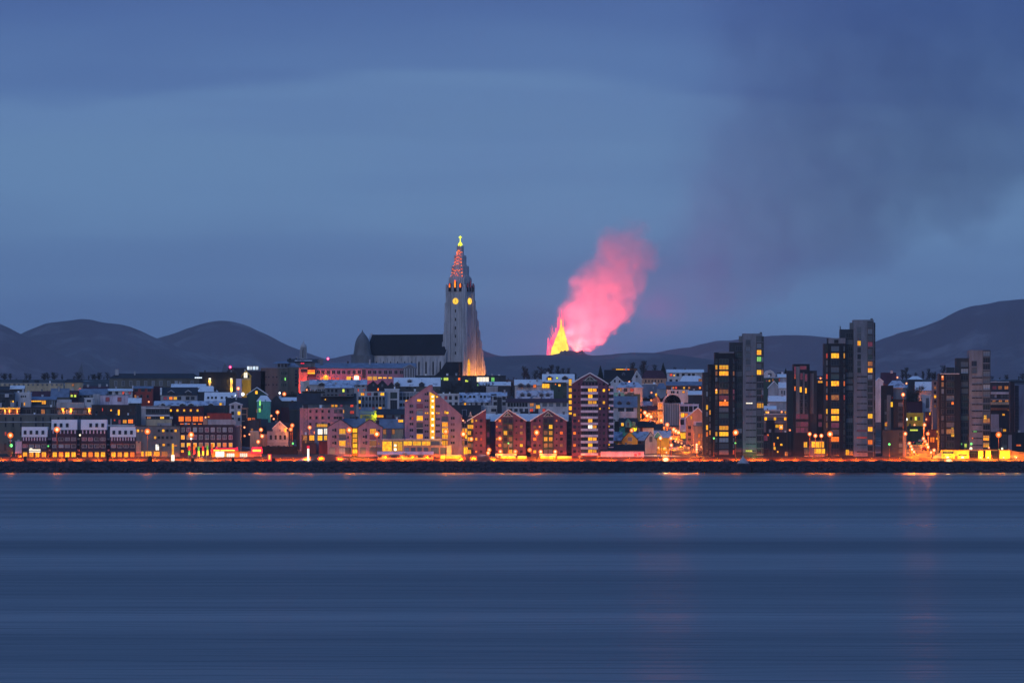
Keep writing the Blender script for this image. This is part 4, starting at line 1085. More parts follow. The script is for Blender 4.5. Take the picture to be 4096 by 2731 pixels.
s.g([776, 802], [642, 726, 802, 880, 957, 1035], 15, 22, only={(0, 1): 'lit', (1, 1): 'lit', (0, 5): 'litdim', (1, 5): 'litdim'}); s.w(778, 523, 26, 22, 'lit')
s.g([445, 470], [637, 713, 792, 863, 940, 1020], 15, 28, only={(1, 2): 'litred', (1, 0): 'panegreen'})
for y, mm in ((642, 'litpurple'), (720, 'panepale'), (790, 'lit'), (880, 'panepale'), (950, 'pane'), (1020, 'litroom')):
    s.w(561, y, 74, 58, mm, bars=4); s.part('balcony_slab', 520, 603, y + 33, y + 41, 'trim', -1.1, 0)
s.w(552, 567, 40, 26, 'litroom')
for y, mm in ((800, 'panepale'), (870, 'litroom'), (945, 'lit'), (1020, 'lit'), (1100, 'lit')): s.w(878, y, 72, 58, mm, bars=3); s.part('balcony_slab', 838, 918, y + 32, y + 39, 'trim', -1.1, 0)
s.w(880, 717, 18, 36, 'litroom'); s.w(908, 722, 26, 24, 'lit'); s.g([962, 988], [790, 868, 942, 1022, 1098], 16, 26, only={(0, 3): 'litdim', (0, 1): 'litpurple', (1, 1): 'litpurple'})
s = Bd('glazed_wing', 'narrow balcony wing with yellow lights at the edge of the pink gable block', 'wing', 4, 1090, 1165, 1268, 'pink', 13); s.flat(860, cap='slate'); s.g([1108, 1140], [880, 945, 1020, 1100], 24, 50, tones=('lit', 'litroom', 'litdim'), lit=.55); s.w(1138, 1195, 50, 84, 'lit'); s.w(1106, 820, 22, 24, 'lit', dy=1) if False else None
s = Bd('wall_frame', 'tall bare pale door-like frame above the balcony wing', 'frame', 4, 1092, 1150, 1190, 'dark', 6); s.flat(682, cap='lightgrey', over=.1)
for x in (1092, 1144): s.part('post', x, x + 6, 684, 760, 'lightgrey', -.15, 0)
# pavilion and low building
s = Bd('pavilion', 'low beige pavilion with a row of glowing yellow windows', 'pavilion', 4, 92, 835, 1279, 'cream', 9, D=3999.6)
s.flat(1050, cap='lilac', over=.5)
for x, w_, y, h_ in ((152, 116, 1142, 120), (285, 114, 1142, 120), (410, 104, 1105, 52), (526, 104, 1105, 52), (642, 104, 1105, 52)): s.w(x, y, w_, h_, 'lit', bars=1)
s.w(756, 1103, 100, 42, 'panepale')
s.vol('lower_storey', 348, 940, 1132, None, -1.6, 0, 'peach'); s.g((400, 640, 4), [1182], 50, 40, m='panepale', dy=-1.6); s.w(752, 1200, 92, 74, 'panepale', dy=-1.6); s.w(870, 1200, 92, 74, 'panepale', dy=-1.6); s.vol('end_wall', 900, 958, 1132, None, -1.9, -1.0, 'cream')
for y in (1132, 1182): s.part('ceiling_lamp', 240, 268, y - 14, y + 14, 'bulb', -.3, -.06)
s = Bd('long_shelter', 'long low shelter with a rounded lilac roof and dark windows', 'shelter', 4, 30, 730, 1300, 'peach', 5, D=3991.5)
b_ = MB(); pts = [(-.4 + 5.8 * (.5 - .5 * math.cos(math.pi * k / 8)), s.Z(1246) + (s.Z(1206) - s.Z(1246)) * math.sin(math.pi * k / 8)) for k in range(9)]
b_.prism_x(pts, s.X(25), s.X(735)); b_.put('roof', 'lilac', s.root); s.vol('wall', 34, 726, 1246, None, 0, 5, 'peach')
for x, w_, mm in ((66, 36, 'pane'), (150, 74, 'pane'), (235, 86, 'panegreen'), (300, 34, 'panegreen'), (460, 100, 'panegreen'), (580, 90, 'panegreen'), (672, 66, 'pane')): s.w(x, 1273, w_, 20, mm, bars=1)
s.vol('doorway', 345, 400, 1226, None, -.4, 0, 'peach'); s.w(372, 1270, 30, 28, 'litdim', dy=-.4)
# red brick gabled row and tower
RB = 'red brick waterfront blocks with snowy roofs'
def brickblock(label, t, top, x0, x1, cols, bay, seed):
    s = Bd('brick_block', label, 'apartments', t, x0, x1, 1272, 'brick', 14, RB, trim='brick')
    s.front(top, 'snow', th=.45, over=.4)
    ys = [822, 898, 975, 1052, 1131, 1210]
    if bay:
        a, c = bay
        s.part('bay', a, c, 790, 1232, 'green', -.25, 0)
        for j, y in enumerate(ys):
            for i, x in enumerate((a + (c - a) * .27, a + (c - a) * .75)):
                s.w(x, y, 40, 50, R.choice(['panepale', 'pane', 'lit', 'litroom', 'litdim', 'panegreen', 'pane']), dy=-.26, bars=2)
            if j < 5:
                s.part('balcony_slab', a, c, y + 30, y + 38, 'green', -.9, -.25)
        m_ = (a + c) / 2
        P = lambda x, y: (s.X(x), s.Z(y))
        b_ = MB()
        b_.prism_y([P(a, 775), P(c, 775), P(c, 765), P(m_, 700), P(a, 765)], -.12, 0); b_.put('gable_panel', 'green', s.root)
        b_ = MB()
        for xa, ya, xb, yb in ((a + 12, 768, m_, 712), (c - 12, 768, m_, 712), (m_, 768, m_, 706), (a, 768, c, 768)):
            b_.tube((s.X(xa), -.3, s.Z(ya)), (s.X(xb), -.3, s.Z(yb)), .14, .14, 4)
        b_.put('gable_truss', 'trim', s.root)
    for x, w_ in cols:
        for y in ys:
            s.w(x, y, w_, 32 if w_ > 20 else 22, R.choice(['pane'] * 6 + ['panegreen', 'lit', 'litorange', 'litdim']))
    s.part('plinth', x0, x1, 1240, 1272, 'brown', -.1, 0)
    return s
s = brickblock('red brick block with a single roof slope beside the pink gable block', 4, [(1164, 826), (1384, 692), (1390, 692), (1391, 760)], 1164, 1391, [(1270, 18), (1330, 30)], (1168, 1226), 1)
for y in (1052,): s.w(1204, y, 50, 44, 'lit', dy=-.28); s.w(1270, y, 28, 32, 'lit', dy=-.02); s.w(1334, y, 26, 30, 'litred', dy=-.02)
brickblock('red brick gabled block between the dark glass strips, lit lamps at its foot', 5, [(-55, 826), (105, 690), (325, 826)], -55, 325, [(-2, 30), (-40, 16), (205, 18), (268, 34)], (32, 165), 2)
brickblock('red brick gabled block next to the tall brick tower', 5, [(386, 826), (606, 690), (836, 826)], 386, 836, [(436, 32), (498, 18), (710, 18), (770, 34)], (538, 668), 3)
for x0, x1, t, yt, lb in ((1391, 1446, 4, 800, 'dark glass strip beside the single-slope brick block'), (326, 385, 5, 826, 'dark glass strip between the two gabled brick blocks'), (838, 902, 5, 826, 'dark glass strip beside the tall brick tower')):
    s = Bd('glass_stairwell', lb, 'stairwell', t, x0, x1, 1262, 'glassdark', 10); s.flat(yt, cap='metal')
    for y in range(yt + 40, 1230, 78): s.w((x0 + x1) / 2, y, (x1 - x0) * .6, 58, 'litpurple' if R.random() < .15 else 'glassdark', bars=0); s.part('floor_band', x0, x1, y + 36, y + 41, 'metal', -.15, 0)
s = Bd('snow_roof_wing', 'snowy lower roofs joining the red brick gables', 'roof wing', 4, 1392, 1830, 1230, 'brick', 8); s.side(742, 826, 'snow', x0=1392, x1=1610)
s = Bd('snow_roof_wing', 'snowy valley roof between the two red brick gables', 'roof wing', 5, 200, 520, 1230, 'brick', 8); s.side(742, 826, 'snow')
s = Bd('snow_roof_wing', 'snowy valley roof between brick gable and brick tower', 'roof wing', 5, 700, 900, 1230, 'brick', 8); s.side(742, 826, 'snow')
s = Bd('apartment_tower', 'tall red brick tower with pale balconies and snowy gable', 'tower block', 5, 902, 1425, 1273, 'brick', 17, trim='brick')
s.front([(902, 362), (1012, 292), (1128, 230), (1270, 310), (1350, 362)], 'snow', th=.5, over=.4, dep=17)
b_ = MB(); b_.prism_y([(s.X(1040), s.Z(340)), (s.X(1218), s.Z(340)), (s.X(1218), s.Z(312)), (s.X(1128), s.Z(252)), (s.X(1040), s.Z(312))], -.12, 0); b_.put('gable_panel', 'green', s.root)
b_ = MB()
for xa, ya, xb, yb in ((1060, 318, 1128, 262), (1200, 318, 1128, 262), (1128, 318, 1128, 258), (1040, 318, 1218, 318)): b_.tube((s.X(xa), -.3, s.Z(ya)), (s.X(xb), -.3, s.Z(yb)), .16, .16, 4)
b_.put('gable_truss', 'trim', s.root)
s.g((1045, 1210, 5), [358], 26, 34)
s.part('loggia', 1016, 1226, 386, 1250, 'glassdark', -.08, 0)
litc = {0: 'lit', 1: 'lit', 2: 'litroom', 5: 'lit', 6: 'litwhite', 8: 'lit', 9: 'lit', 10: 'lit'}
for j in range(12):
    y = 400 + j * 76.5
    MB().box(s.X(1013), s.X(1230), -1.7, 0, s.Z(y + 15), s.Z(y - 15)).put('balcony', 'lilac', s.root)
    if j < 11:
        yy = y + 39
        s.w(1062, yy, 70, 38, 'panegreen' if j % 3 else 'pane', dy=-.09); s.w(1132, yy, 52, 40, litc.get(j, 'pane'), dy=-.09, bars=1); s.w(1188, yy, 44, 36, 'litroom' if j in litc and j % 2 == 0 else 'pane', dy=-.09, bars=1)
    s.part('side_balcony', 1364, 1424, y - 14, y + 16, 'lilac', 1.2, 4.2)
    if j < 11: s.part('side_glass', 1372, 1418, y + 20, y + 62, 'glassdark', 2.2, 2.4); s.part('side_lamp', 1362, 1376, y + 26, y + 42, 'lit', 1.6, 1.9) if R.random() < .6 else None
s.vol('side_wall', 1352, 1424, 388, None, 2.4, 14, 'brick')
ys = [365 + 76.5 * k for k in range(12)]
s.g([936], ys[1:], 32, 34, lit=.35, tones=('lit', 'litroom', 'litorange')); s.g([989, 1254], ys, 16, 22, lit=.12, tones=('litorange', 'lit')); s.g([1303], ys, 28, 34, lit=.12, tones=('lit', 'panegreen'))
s = Bd('glass_stairwell', 'glowing amber glass stair column on the flank of the brick tower', 'stairwell', 5, 862, 902, 1245, 'brick', 10); s.flat(296, cap='slate')
for j, y in enumerate((340, 438, 514, 590, 665, 730)): s.w(881, y, 36, 84 if j == 0 else (26 if j == 5 else 48), 'lit', bars=0)
for y in range(800, 1230, 78): s.w(881, y, 30, 50, 'pane', bars=0)
# -- behind the brick row (tile 4/5)
s = Bd('house', 'white house with dark windows and grey-blue roof windows behind the pink gable', 'house', 4, 770, 1058, 960, 'white', 11); s.flat(482, cap='snow'); s.g([812, 890, 945, 1018], [535], 32, 42, only={(1, 0): 'litpurple'}); s.g([812, 890, 945, 1018], [607], 30, 28)
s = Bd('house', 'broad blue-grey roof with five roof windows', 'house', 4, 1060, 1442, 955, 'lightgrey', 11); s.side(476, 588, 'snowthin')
for x in (1080, 1128, 1194, 1242, 1330, 1376): s.sky(x, 528, 24, 24)
s.g((1130, 1410, 5), [612], 24, 26, only={(0, 0): 'litroom'})
s = Bd('house', 'dark house behind the grey roof edge of the pink gable', 'house', 4, 905, 1330, 1040, 'slate', 10); s.flat(625, cap='slate')
s = Bd('house', 'white low extension with snowy top beside a dark slab', 'house', 4, 1326, 1526, 1030, 'white', 9); s.flat(632, cap='snow'); s.w(1490, 690, 60, 30)
s = Bd('apartment_building', 'dark narrow slab between white houses', 'apartments', 4, 1532, 1590, 1035, 'slate', 9); s.flat(520, cap='snowthin')
s = Bd('house', 'mixed small white houses with dark porches near the slab', 'house', 4, 1450, 1652, 940, 'lightgrey', 9); s.side(470, 512, 'snowthin'); s.w(1492, 520, 60, 60); s.w(1620, 540, 40, 40); s.w(1610, 600, 44, 40, 'panepale'); s.chimney(1625, 440, 480, 20)
s = Bd('villa', 'long white villa with maroon roof and two rows of dark windows', 'villa', 5, 78, 856, 1030, 'white', 12, trim='grey')
s.side(552, 592, 'maroon', over=.5); s.g((110, 330, 7), [622], 26, 44, m='pane'); s.g([400, 475, 560, 640, 730, 810], [622], 46, 40, m='panepale', only={(0, 0): 'litdim'}); s.w(477, 648, 50, 42, 'lit', dy=-.05); s.g([130, 200, 265, 332, 395, 460, 552], [690], 36, 34, only={(4, 0): 'litred', (6, 0): 'litred'}); s.vol('terrace_wall', 255, 480, 708, None, -1.5, -.2, 'nearblack'); s.vol('hedge_wall', 690, 850, 685, None, -1.5, -.3, 'teal') if False else None
s = Bd('house', 'steep blue mansard house with four round dormers', 'house', 5, 208, 668, 925, 'lightgrey', 11); s.mansard(440, 550, 'snowthin', run=2.5)
for x in (280, 364, 520, 600): s.dormer(x, 470, 520, 56, 'snowthin', wall='bluegrey')
s.part('porch', 412, 500, 528, 552, 'white', -1, 0)
s = Bd('house', 'snow-roofed house with one blazing square window', 'house', 5, 185, 632, 845, 'white', 11); s.side(314, 378, 'snow'); s.w(574, 386, 88, 48, 'lit', dy=-.5, bars=2); s.w(436, 388, 34, 36, 'litorange', dy=-.5); s.dormer(262, 352, 405, 80, wall='grey'); s.dormer(356, 352, 405, 50, wall='grey'); s.chimney(378, 330, 352, 16); s.chimney(465, 300, 350, 22); s.w(274, 408, 14, 12, 'litdim')
s = Bd('house', 'dark green tall house with snowy roof and two dormers', 'house', 5, 640, 838, 850, 'green', 12); s.side(244, 338, 'snow', x0=535, x1=930, yb=344); s.vol('body', 640, 838, 342, None, .3, 11, 'green'); s.dormer(622, 258, 318, 72, wall='slate', m='lit'); s.dormer(814, 258, 316, 70, wall='slate')
s.w(697, 365, 14, 14, 'litorange', dy=.3); s.w(746, 378, 28, 26, 'lit', dy=.3); s.g([808], [375, 445, 515], 34, 36, m='panegreen', dy=.3); s.w(740, 445, 18, 24, 'pane', dy=.3); s.w(716, 287, 22, 18, 'litlime', dy=2.0)
s = Bd('wall', 'pale blue side wall beside the dark green house', 'house', 5, 838, 864, 880, 'bluegrey', 9); s.flat(345, cap='snow')
s = Bd('house', 'low white roof house edge near the first brick gable', 'house', 5, -20, 128, 790, 'dark', 9); s.side(340, 382, 'snow')
s = Bd('house', 'white and grey stacked porch house behind the brick gable', 'house', 5, -100, 75, 1000, 'lightgrey', 9); s.flat(512, cap='snowthin'); s.g([-60, 50], [540, 608], 36, 40); s.w(60, 690, 16, 100, 'litorange', dy=-.3, bars=0) if False else None
# tile 5/6 upper
s = Bd('hall', 'crest hall with a strip of orange light over a dark roof', 'hall', 5, 1405, 1722, 560, 'rust', 9); s.flat(164, cap='slate'); s.w(1505, 182, 100, 16, 'lit'); s.w(1590, 182, 70, 16, 'litorange')
s = Bd('house', 'broad black-roofed house with white gable end on the crest', 'house', 5, 1315, 1680, 640, 'slate', 11); s.side(192, 300, 'nearblack'); s.dormer(1550, 215, 260, 40, wall='bluegrey', roof='slate')
s = Bd('house', 'white gabled end house joined to the black roof', 'house', 5, 1660, 1778, 650, 'white', 9); s.front([(1660, 300), (1715, 200), (1778, 300)], 'snow'); s.w(1715, 268, 20, 28)
s = Bd('house', 'white gabled cottage below the black roof with an arched window', 'house', 5, 1390, 1552, 720, 'white', 9); s.front([(1390, 345), (1470, 272), (1552, 345)], 'snow'); s.w(1440, 325, 18, 30); s.w(1500, 330, 16, 24)
s = Bd('house', 'blue-roofed pale house with two roof windows and a lit red one', 'house', 5, 1462, 1790, 800, 'lightgrey', 10); s.hip(338, 408, 'snowthin', inset=60); s.g([1502, 1575, 1655], [438], 40, 34, only={(0, 0): 'litdim', (2, 0): 'litred'}); s.w(1640, 478, 80, 10, 'panegreen'); s.sky(1580, 362, 16, 14); s.sky(1680, 362, 16, 14)
s = Bd('house', 'small pale green house below the blue-roofed one', 'house', 5, 1428, 1760, 850, 'teal', 9, trim='white'); s.flat(462, cap='snowthin', x0=1428, x1=1560); s.vol('green_wall', 1560, 1760, 486, None, 0, 8, 'green'); s.w(1498, 502, 28, 34)
s = Bd('house', 'white house with broad navy roof beside the climbing street', 'house', 5, 1425, 1718, 1040, 'white', 12); s.side(522, 652, 'bluegrey'); s.w(1520, 682, 70, 42, bars=3); s.w(1628, 684, 88, 46, bars=3); s.dormer(1500, 575, 625, 50, 'bluegrey', wall='slate'); s.dormer(1610, 580, 625, 46, 'bluegrey', wall='slate'); s.vol('garden_wall', 1500, 1718, 706, None, -2, -.2, 'white')
s = Bd('house', 'teal house with two arched gables and a lamp at its door', 'house', 5, 1480, 1722, 1170, 'teal', 9, trim='white'); s.side(795, 890, 'slate', x0=1500, x1=1722)
s.front([(1568, 848), (1608, 800), (1648, 848)], 'teal', dy=-1.0, dep=6, over=.1); s.w(1608, 868, 30, 46, 'panepale', dy=-1.0); s.w(1536, 870, 30, 40, 'lit', dy=-.2); s.w(1682, 868, 26, 50, 'panepale', dy=-.2); s.part('lime_wall', 1652, 1718, 910, 970, 'yellow', -.3, 0); s.light(1690, 940, 200, (.7, 1, .05), -1.6); s.part('hedge', 1570, 1650, 905, 970, 'hedge', -1.6, -1.0)
s = Bd('house', 'mustard yellow gambrel house with a maroon cap roof', 'house', 5, 1532, 1726, 1238, 'yellow', 10, trim='white'); s.front([(1532, 1060), (1575, 1018), (1628, 966), (1682, 1018), (1726, 1060)], 'maroon', over=.25); s.w(1630, 1052, 46, 44, 'panepale', bars=1); s.w(1630, 1118, 40, 12)
s = Bd('house', 'mustard side house with snowy roof joining the gambrel house', 'house', 5, 1422, 1530, 1232, 'yellow', 10); s.side(968, 1070, 'snowthin'); s.w(1430, 1128, 30, 60, 'panegreen'); s.w(1488, 1130, 22, 50, 'litdim')
s = Bd('house', 'grey gambrel house with a maroon cap next to the mustard house', 'house', 6, 252, 402, 1238, 'lightgrey', 10); s.front([(252, 1070), (285, 1020), (322, 968), (362, 1020), (402, 1070)], 'maroon', over=.25); s.w(325, 1055, 30, 60, 'panepale')
s = Bd('house', 'long snowy roof linking the mustard and grey gambrel houses', 'house', 6, 110, 290, 1225, 'grey', 9); s.side(966, 1068, 'snowthin'); s.w(180, 1090, 40, 30)
s = Bd('garage', 'low mauve garage with a black roof and red lights', 'garage', 6, -300, 240, 1290, 'lilac', 7, D=4000.5); s.side(1128, 1195, 'nearblack', x0=-305 + 0, x1=240)
for x, y in ((132, 1252), (182, 1240)): s.part('red_lamp', x - 16, x + 16, y - 16, y + 16, 'neonred', -.3, 0)
for x, y in ((88, 1292), (126, 1305), (150, 1298), (180, 1292)): s.part('lamp', x - 8, x + 8, y - 8, y + 8, 'lit', -.3, 0)
s = Bd('house', 'yellow-lit house with a snowy roof at the foot of the climbing street', 'house', 6, 402, 556, 1240, 'yellow', 9); s.side(950, 1032, 'snowthin', x0=370, x1=572, yb=1036); s.vol('body', 402, 556, 1034, None, .2, 8, 'yellow'); s.g([440, 500], [1175], 46, 34, m='litroom', dy=.2); s.front([(372, 1012), (412, 962), (452, 1012)], 'snow', dy=-.8, dep=5, yb=1036, m='teal')
s = Bd('house', 'low white-walled house with black roof beside the street', 'house', 6, 165, 360, 1160, 'white', 9); s.side(840, 905, 'nearblack'); s.vol('bay', 190, 222, 905, None, -.6, 0, 'maroon')
s = Bd('house', 'grey slate roof behind the low white-walled house', 'house', 6, 300, 470, 1140, 'slate', 9); s.side(870, 940, 'slate')
s = Bd('house', 'peach-walled house under a maroon hip roof on the crest', 'house', 6, 210, 520, 650, 'peach', 11); s.hip(192, 290, 'maroon', inset=50); s.g((260, 460, 6), [325], 14, 30, fr='peach')
s = Bd('villa', 'long white two-storey villa with blue-white roof near the crest', 'villa', 6, 528, 985, 650, 'white', 11); s.side(186, 222, 'snow'); s.g([578, 662, 730, 805, 858], [248], 30, 28, only={(0, 0): 'litred'}); s.w(617, 254, 16, 16, 'lit'); s.g([575, 650], [318], 26, 22)
s = Bd('house', 'broad low snowy roof in front of the long white villa', 'house', 6, 690, 978, 720, 'white', 10); s.hip(258, 338, 'snow', inset=40); s.w(945, 318, 40, 40, 'litdim', dy=-.3)
s = Bd('house', 'blue-walled house beside the grey hip roof', 'house', 6, 218, 398, 740, 'bluegrey', 9); s.flat(362, cap='snow'); s.w(355, 408, 26, 40, 'panepale')
s = Bd('house', 'grey hip roofed house near the blue wall', 'house', 6, 398, 520, 740, 'lightgrey', 9); s.hip(350, 425, 'bluegrey', inset=30)
s = Bd('house', 'long dark house with a string of red and amber windows', 'house', 6, 520, 975, 800, 'slate', 10); s.side(338, 382, 'bluegrey'); s.g([605, 640, 740, 805, 940], [410], 22, 22, only={(0, 0): 'litorange', (1, 0): 'litred', (2, 0): 'lit', (3, 0): 'litdim', (4, 0): 'litorange'})
s = Bd('house', 'white long house under the string of amber windows', 'house', 6, 530, 800, 850, 'white', 9); s.flat(436, cap='snow'); s.g([585, 610, 660], [465], 16, 26); s.w(735, 462, 30, 22, 'lit')
s = Bd('house', 'low snowy roof beside the white long house', 'house', 6, 796, 975, 870, 'dark', 9); s.side(454, 498, 'snow')
s = Bd('quonset_hall', 'dark barrel-roofed hall beside the climbing street', 'hall', 6, 480, 715, 850, 'slate', 12)
b_ = MB(); b_.prism_y([(s.X(598 + 105 * math.cos(math.pi * k / 10)), s.Z(600 - 105 * math.sin(math.pi * k / 10))) for k in range(11)], 0, 11); b_.put('vault', 'nearblack', s.root); s.vol('wall', 480, 715, 598, None, 0, 11, 'slate')
b_ = MB(); b_.prism_y([(s.X(598 + 124 * math.cos(math.pi * k / 10)), s.Z(600 - 118 * math.sin(math.pi * k / 10))) for k in range(11)], .4, 11.5); b_.put('snow_vault', 'snowthin', s.root)
s = Bd('house', 'dark steep roofed house with a row of small panes beside the barrel hall', 'house', 6, 752, 975, 850, 'slate', 10); s.side(496, 605, 'slate'); s.g((880, 940, 4), [562], 12, 30, m='panepale', dy=-.2)
s = Bd('house', 'pale house with a lantern and pink gable above the street', 'house', 6, 222, 430, 790, 'lightgrey', 9); s.side(585, 640, 'snowthin'); s.front([(345, 560), (398, 505), (440, 560)], 'maroon', dy=-.5, dep=5, yb=640, m='peach'); s.w(390, 498, 20, 36, 'lit', dy=-.7) ; s.w(328, 566, 14, 26, 'lit')
s = Bd('house', 'slim pale house with amber windows rising above the street', 'house', 6, 415, 475, 850, 'cream', 9); s.flat(590, cap='snow'); s.g([447], [630, 720, 800], 24, 40, m='litorange'); s.part('awning', 412, 478, 686, 704, 'slate', -.6, 0)
s = Bd('shed', 'grey corrugated shed wall beside the pink framed office', 'shed', 6, 480, 690, 880, 'lightgrey', 10); s.flat(602, cap='snowthin')
for x in range(490, 688, 22): s.part('rib', x, x + 10, 608, 880, 'grey', -.18, 0)
s = Bd('office_block', 'pale pink framed office with large dark panes', 'office block', 6, 690, 925, 960, 'lilac', 10); s.flat(612, cap='lilac'); s.g([715, 768, 825, 885], [675], 42, 64); s.w(718, 840, 40, 60); s.w(722, 752, 40, 50, 'lit'); s.w(768, 750, 38, 44, 'litorange')
s = Bd('house', 'orange-lit gabled house with a steep snowy roof next to the dark tower', 'house', 6, 768, 975, 1120, 'peach', 9); s.front([(768, 790), (915, 668), (985, 740)], 'snow', th=.6); s.w(832, 785, 18, 40, 'lit'); s.g([800, 818], [905, 990, 1060], 14, 34, m='pane'); s.part('pink_wall', 860, 975, 830, 930, 'lilac', -.15, 0)
s = Bd('house', 'low amber-lit shop row at the street corner', 'shop', 6, 860, 1000, 1225, 'peach', 7); s.flat(880, cap='slate'); s.w(985, 940, 30, 26, 'lit'); s.g([930, 975], [1010, 1100], 26, 50, m='litorange'); s.part('panel', 890, 970, 842, 890, 'bluegrey', -.6, -.3)
s = Bd('shop', 'low glowing arcade wall along the climbing street', 'arcade', 6, 690, 845, 1060, 'yellow', 6); s.flat(960, cap='yellow'); s.w(730, 1010, 60, 70, 'lit'); s.g([800, 830], [1040], 20, 60, m='litorange')
# ================================================================ dark glass towers (tile 9)
def slits(s, x0, x1, ys, dy=0.0):
    for y in ys:
        put('window', window_mesh(s.u(x1 - x0), s.u(11), 2), ['concrete', R.choice(['pane', 'pane', 'panegreen'])], s.root, loc=(s.X((x0 + x1) / 2), dy, s.Z(y)))
def glasscol(s, x0, x1, y0, y1, step, dy, lit, parapet='metal'):
    y = y0
    k = 0
    while y + step * .6 < y1:
        mm = lit.get(k)
        s.w((x0 + x1) / 2, y + step * .42, (x1 - x0) * .92, step * .68, mm or R.choice(['pane', 'pane', 'panepale', 'panegreen']), dy, bars=2 if x1 - x0 > 40 else 1)
        s.part('floor_slab', x0 - 1, x1 + 1, y + step * .82, y + step * .92, parapet, dy - .5, dy)
        y += step
        k += 1
s = Bd('apartment_tower', 'stepped dark tower with grey concrete fin nearest the brick tower', 'tower block', 9, 75, 655, 1385, 'dark', 18, D=4003)
s.vol('slab', 75, 152, 590, None, 6, 17, 'dark'); s.vol('slab', 128, 190, 515, None, 4, 18, 'nearblack'); s.vol('slab', 188, 382, 402, None, 0, 18, 'nearblack'); s.vol('slab', 332, 458, 306, None, 3, 18, 'dark'); s.vol('concrete_fin', 455, 640, 222, None, 1, 18, 'concrete'); s.vol('glass_corner', 584, 654, 248, None, .4, 12, 'glassdark')
s.vol('crown_band', 225, 372, 396, 410, -.4, 3, 'concrete'); s.vol('plant_box', 422, 470, 245, 300, 5, 12, 'grey'); s.vol('mast', 620, 640, 208, 250, 6, 8, 'metal')
glasscol(s, 228, 320, 462, 1385, 57.5, -.05, {1: 'lit', 2: 'litroom', 5: 'litdim', 6: 'litpurple', 7: 'litorange', 11: 'litroom', 12: 'lit', 8: 'panepale'}, 'dark')
glasscol(s, 194, 212, 462, 1385, 57.5, -.05, {1: 'lit', 2: 'litdim', 5: 'lit', 12: 'lit'}, 'nearblack'); glasscol(s, 360, 374, 462, 1385, 57.5, -.05, {2: 'litdim', 5: 'litpurple', 6: 'litpurple', 12: 'litred', 15: 'litred'}, 'nearblack')
glasscol(s, 484, 526, 280, 600, 62, .95, {}, 'concrete'); slits(s, 484, 580, (626, 690, 757, 820, 945, 1010, 1075, 1140, 1205, 1270, 1337), .98); s.w(516, 884, 62, 10, 'litwhite', dy=.98); s.w(512, 1337, 62, 18, 'litlime', dy=.93); s.w(545, 627, 10, 10, 'litdim', dy=.93)
glasscol(s, 588, 630, 250, 1385, 63, .35, {2: 'litroom', 3: 'litgreen', 5: 'lit', 10: 'lit', 14: 'panegreen'}, 'concrete'); glasscol(s, 634, 650, 250, 1385, 63, .35, {5: 'litdim', 10: 'lit'}, 'concrete')
glasscol(s, 384, 450, 340, 1385, 60, 2.9, {15: 'panegreen'}, 'dark'); glasscol(s, 108, 126, 640, 1385, 64, 5.9, {4: 'lit', 7: 'lit', 8: 'litorange'}, 'dark'); glasscol(s, 138, 150, 560, 1385, 64, 3.9, {6: 'lit', 9: 'lit'}, 'nearblack')
s.vol('base_glow', 460, 638, 1352, None, .6, 1, 'green')
s = Bd('podium_block', 'low dark podium with scattered amber windows between the dark towers', 'podium', 9, 645, 1035, 1385, 'nearblack', 14, D=4006); s.flat(1160, cap='slate', x0=645, x1=1035)
for x, y, w_, h_, mm in ((787, 1213, 14, 16, 'lit'), (820, 1278, 18, 16, 'lit'), (756, 1312, 18, 26, 'lit'), (752, 1275, 10, 30, 'litorange'), (786, 1345, 12, 14, 'lit'), (976, 1278, 38, 14, 'lit'), (968, 1347, 16, 10, 'litred'), (693, 1187, 16, 14, 'litorange'), (672, 1215, 34, 50, 'litpurple'), (672, 1290, 34, 60, 'pane'), (868, 1365, 26, 40, 'litdim')): s.w(x, y, w_, h_, mm)
for x in (700, 735, 870, 900): s.part('fin', x, x + 8, 1165, 1385, 'dark', -.3, 0)
s = Bd('apartment_building', 'grey terrace flats with amber lamps behind the dark podium', 'apartments', 9, 655, 905, 1270, 'concrete', 12); s.flat(985, cap='snow'); s.g([672, 760, 858], [1032], 22, 30, m='lit', fr='grey'); s.g([680, 698, 822, 862, 908], [970], 14, 16, m='lit', dy=.5) if False else None; s.w(780, 1102, 30, 28, 'lit'); s.w(818, 1110, 34, 44, 'lit'); s.part('slab', 655, 905, 1010, 1018, 'lightgrey', -1, 0); s.part('slab', 655, 905, 1062, 1070, 'lightgrey', -1, 0); s.vol('dark_bay', 676, 756, 1046, None, -1.2, -.1, 'nearblack')
s = Bd('apartment_building', 'upper terrace flats with orange lamp dots between the dark towers', 'apartments', 9, 655, 905, 1190, 'grey', 10); s.flat(950, cap='snow'); s.g([678, 698, 822, 858, 905], [970], 14, 16, m='lit', fr='grey')
s = Bd('apartment_tower', 'short dark-framed tower with pale vertical panels between taller towers', 'tower block', 9, 878, 1230, 1385, 'dark', 16, D=4004)
s.vol('slab', 878, 940, 575, None, 5, 16, 'dark'); s.vol('slab', 936, 1090, 512, None, 0, 16, 'nearblack'); s.vol('slab', 1088, 1160, 575, None, 3, 16, 'dark'); s.vol('slab', 1135, 1232, 690, None, 4.5, 16, 'nearblack')
for x0, x1, y0, y1 in ((960, 994, 535, 985), (1028, 1040, 590, 985), (1096, 1130, 600, 985)): s.part('panel', x0, x1, y0, y1, 'grey', -.15 if x0 < 1090 else 2.7, 0 if x0 < 1090 else 3)
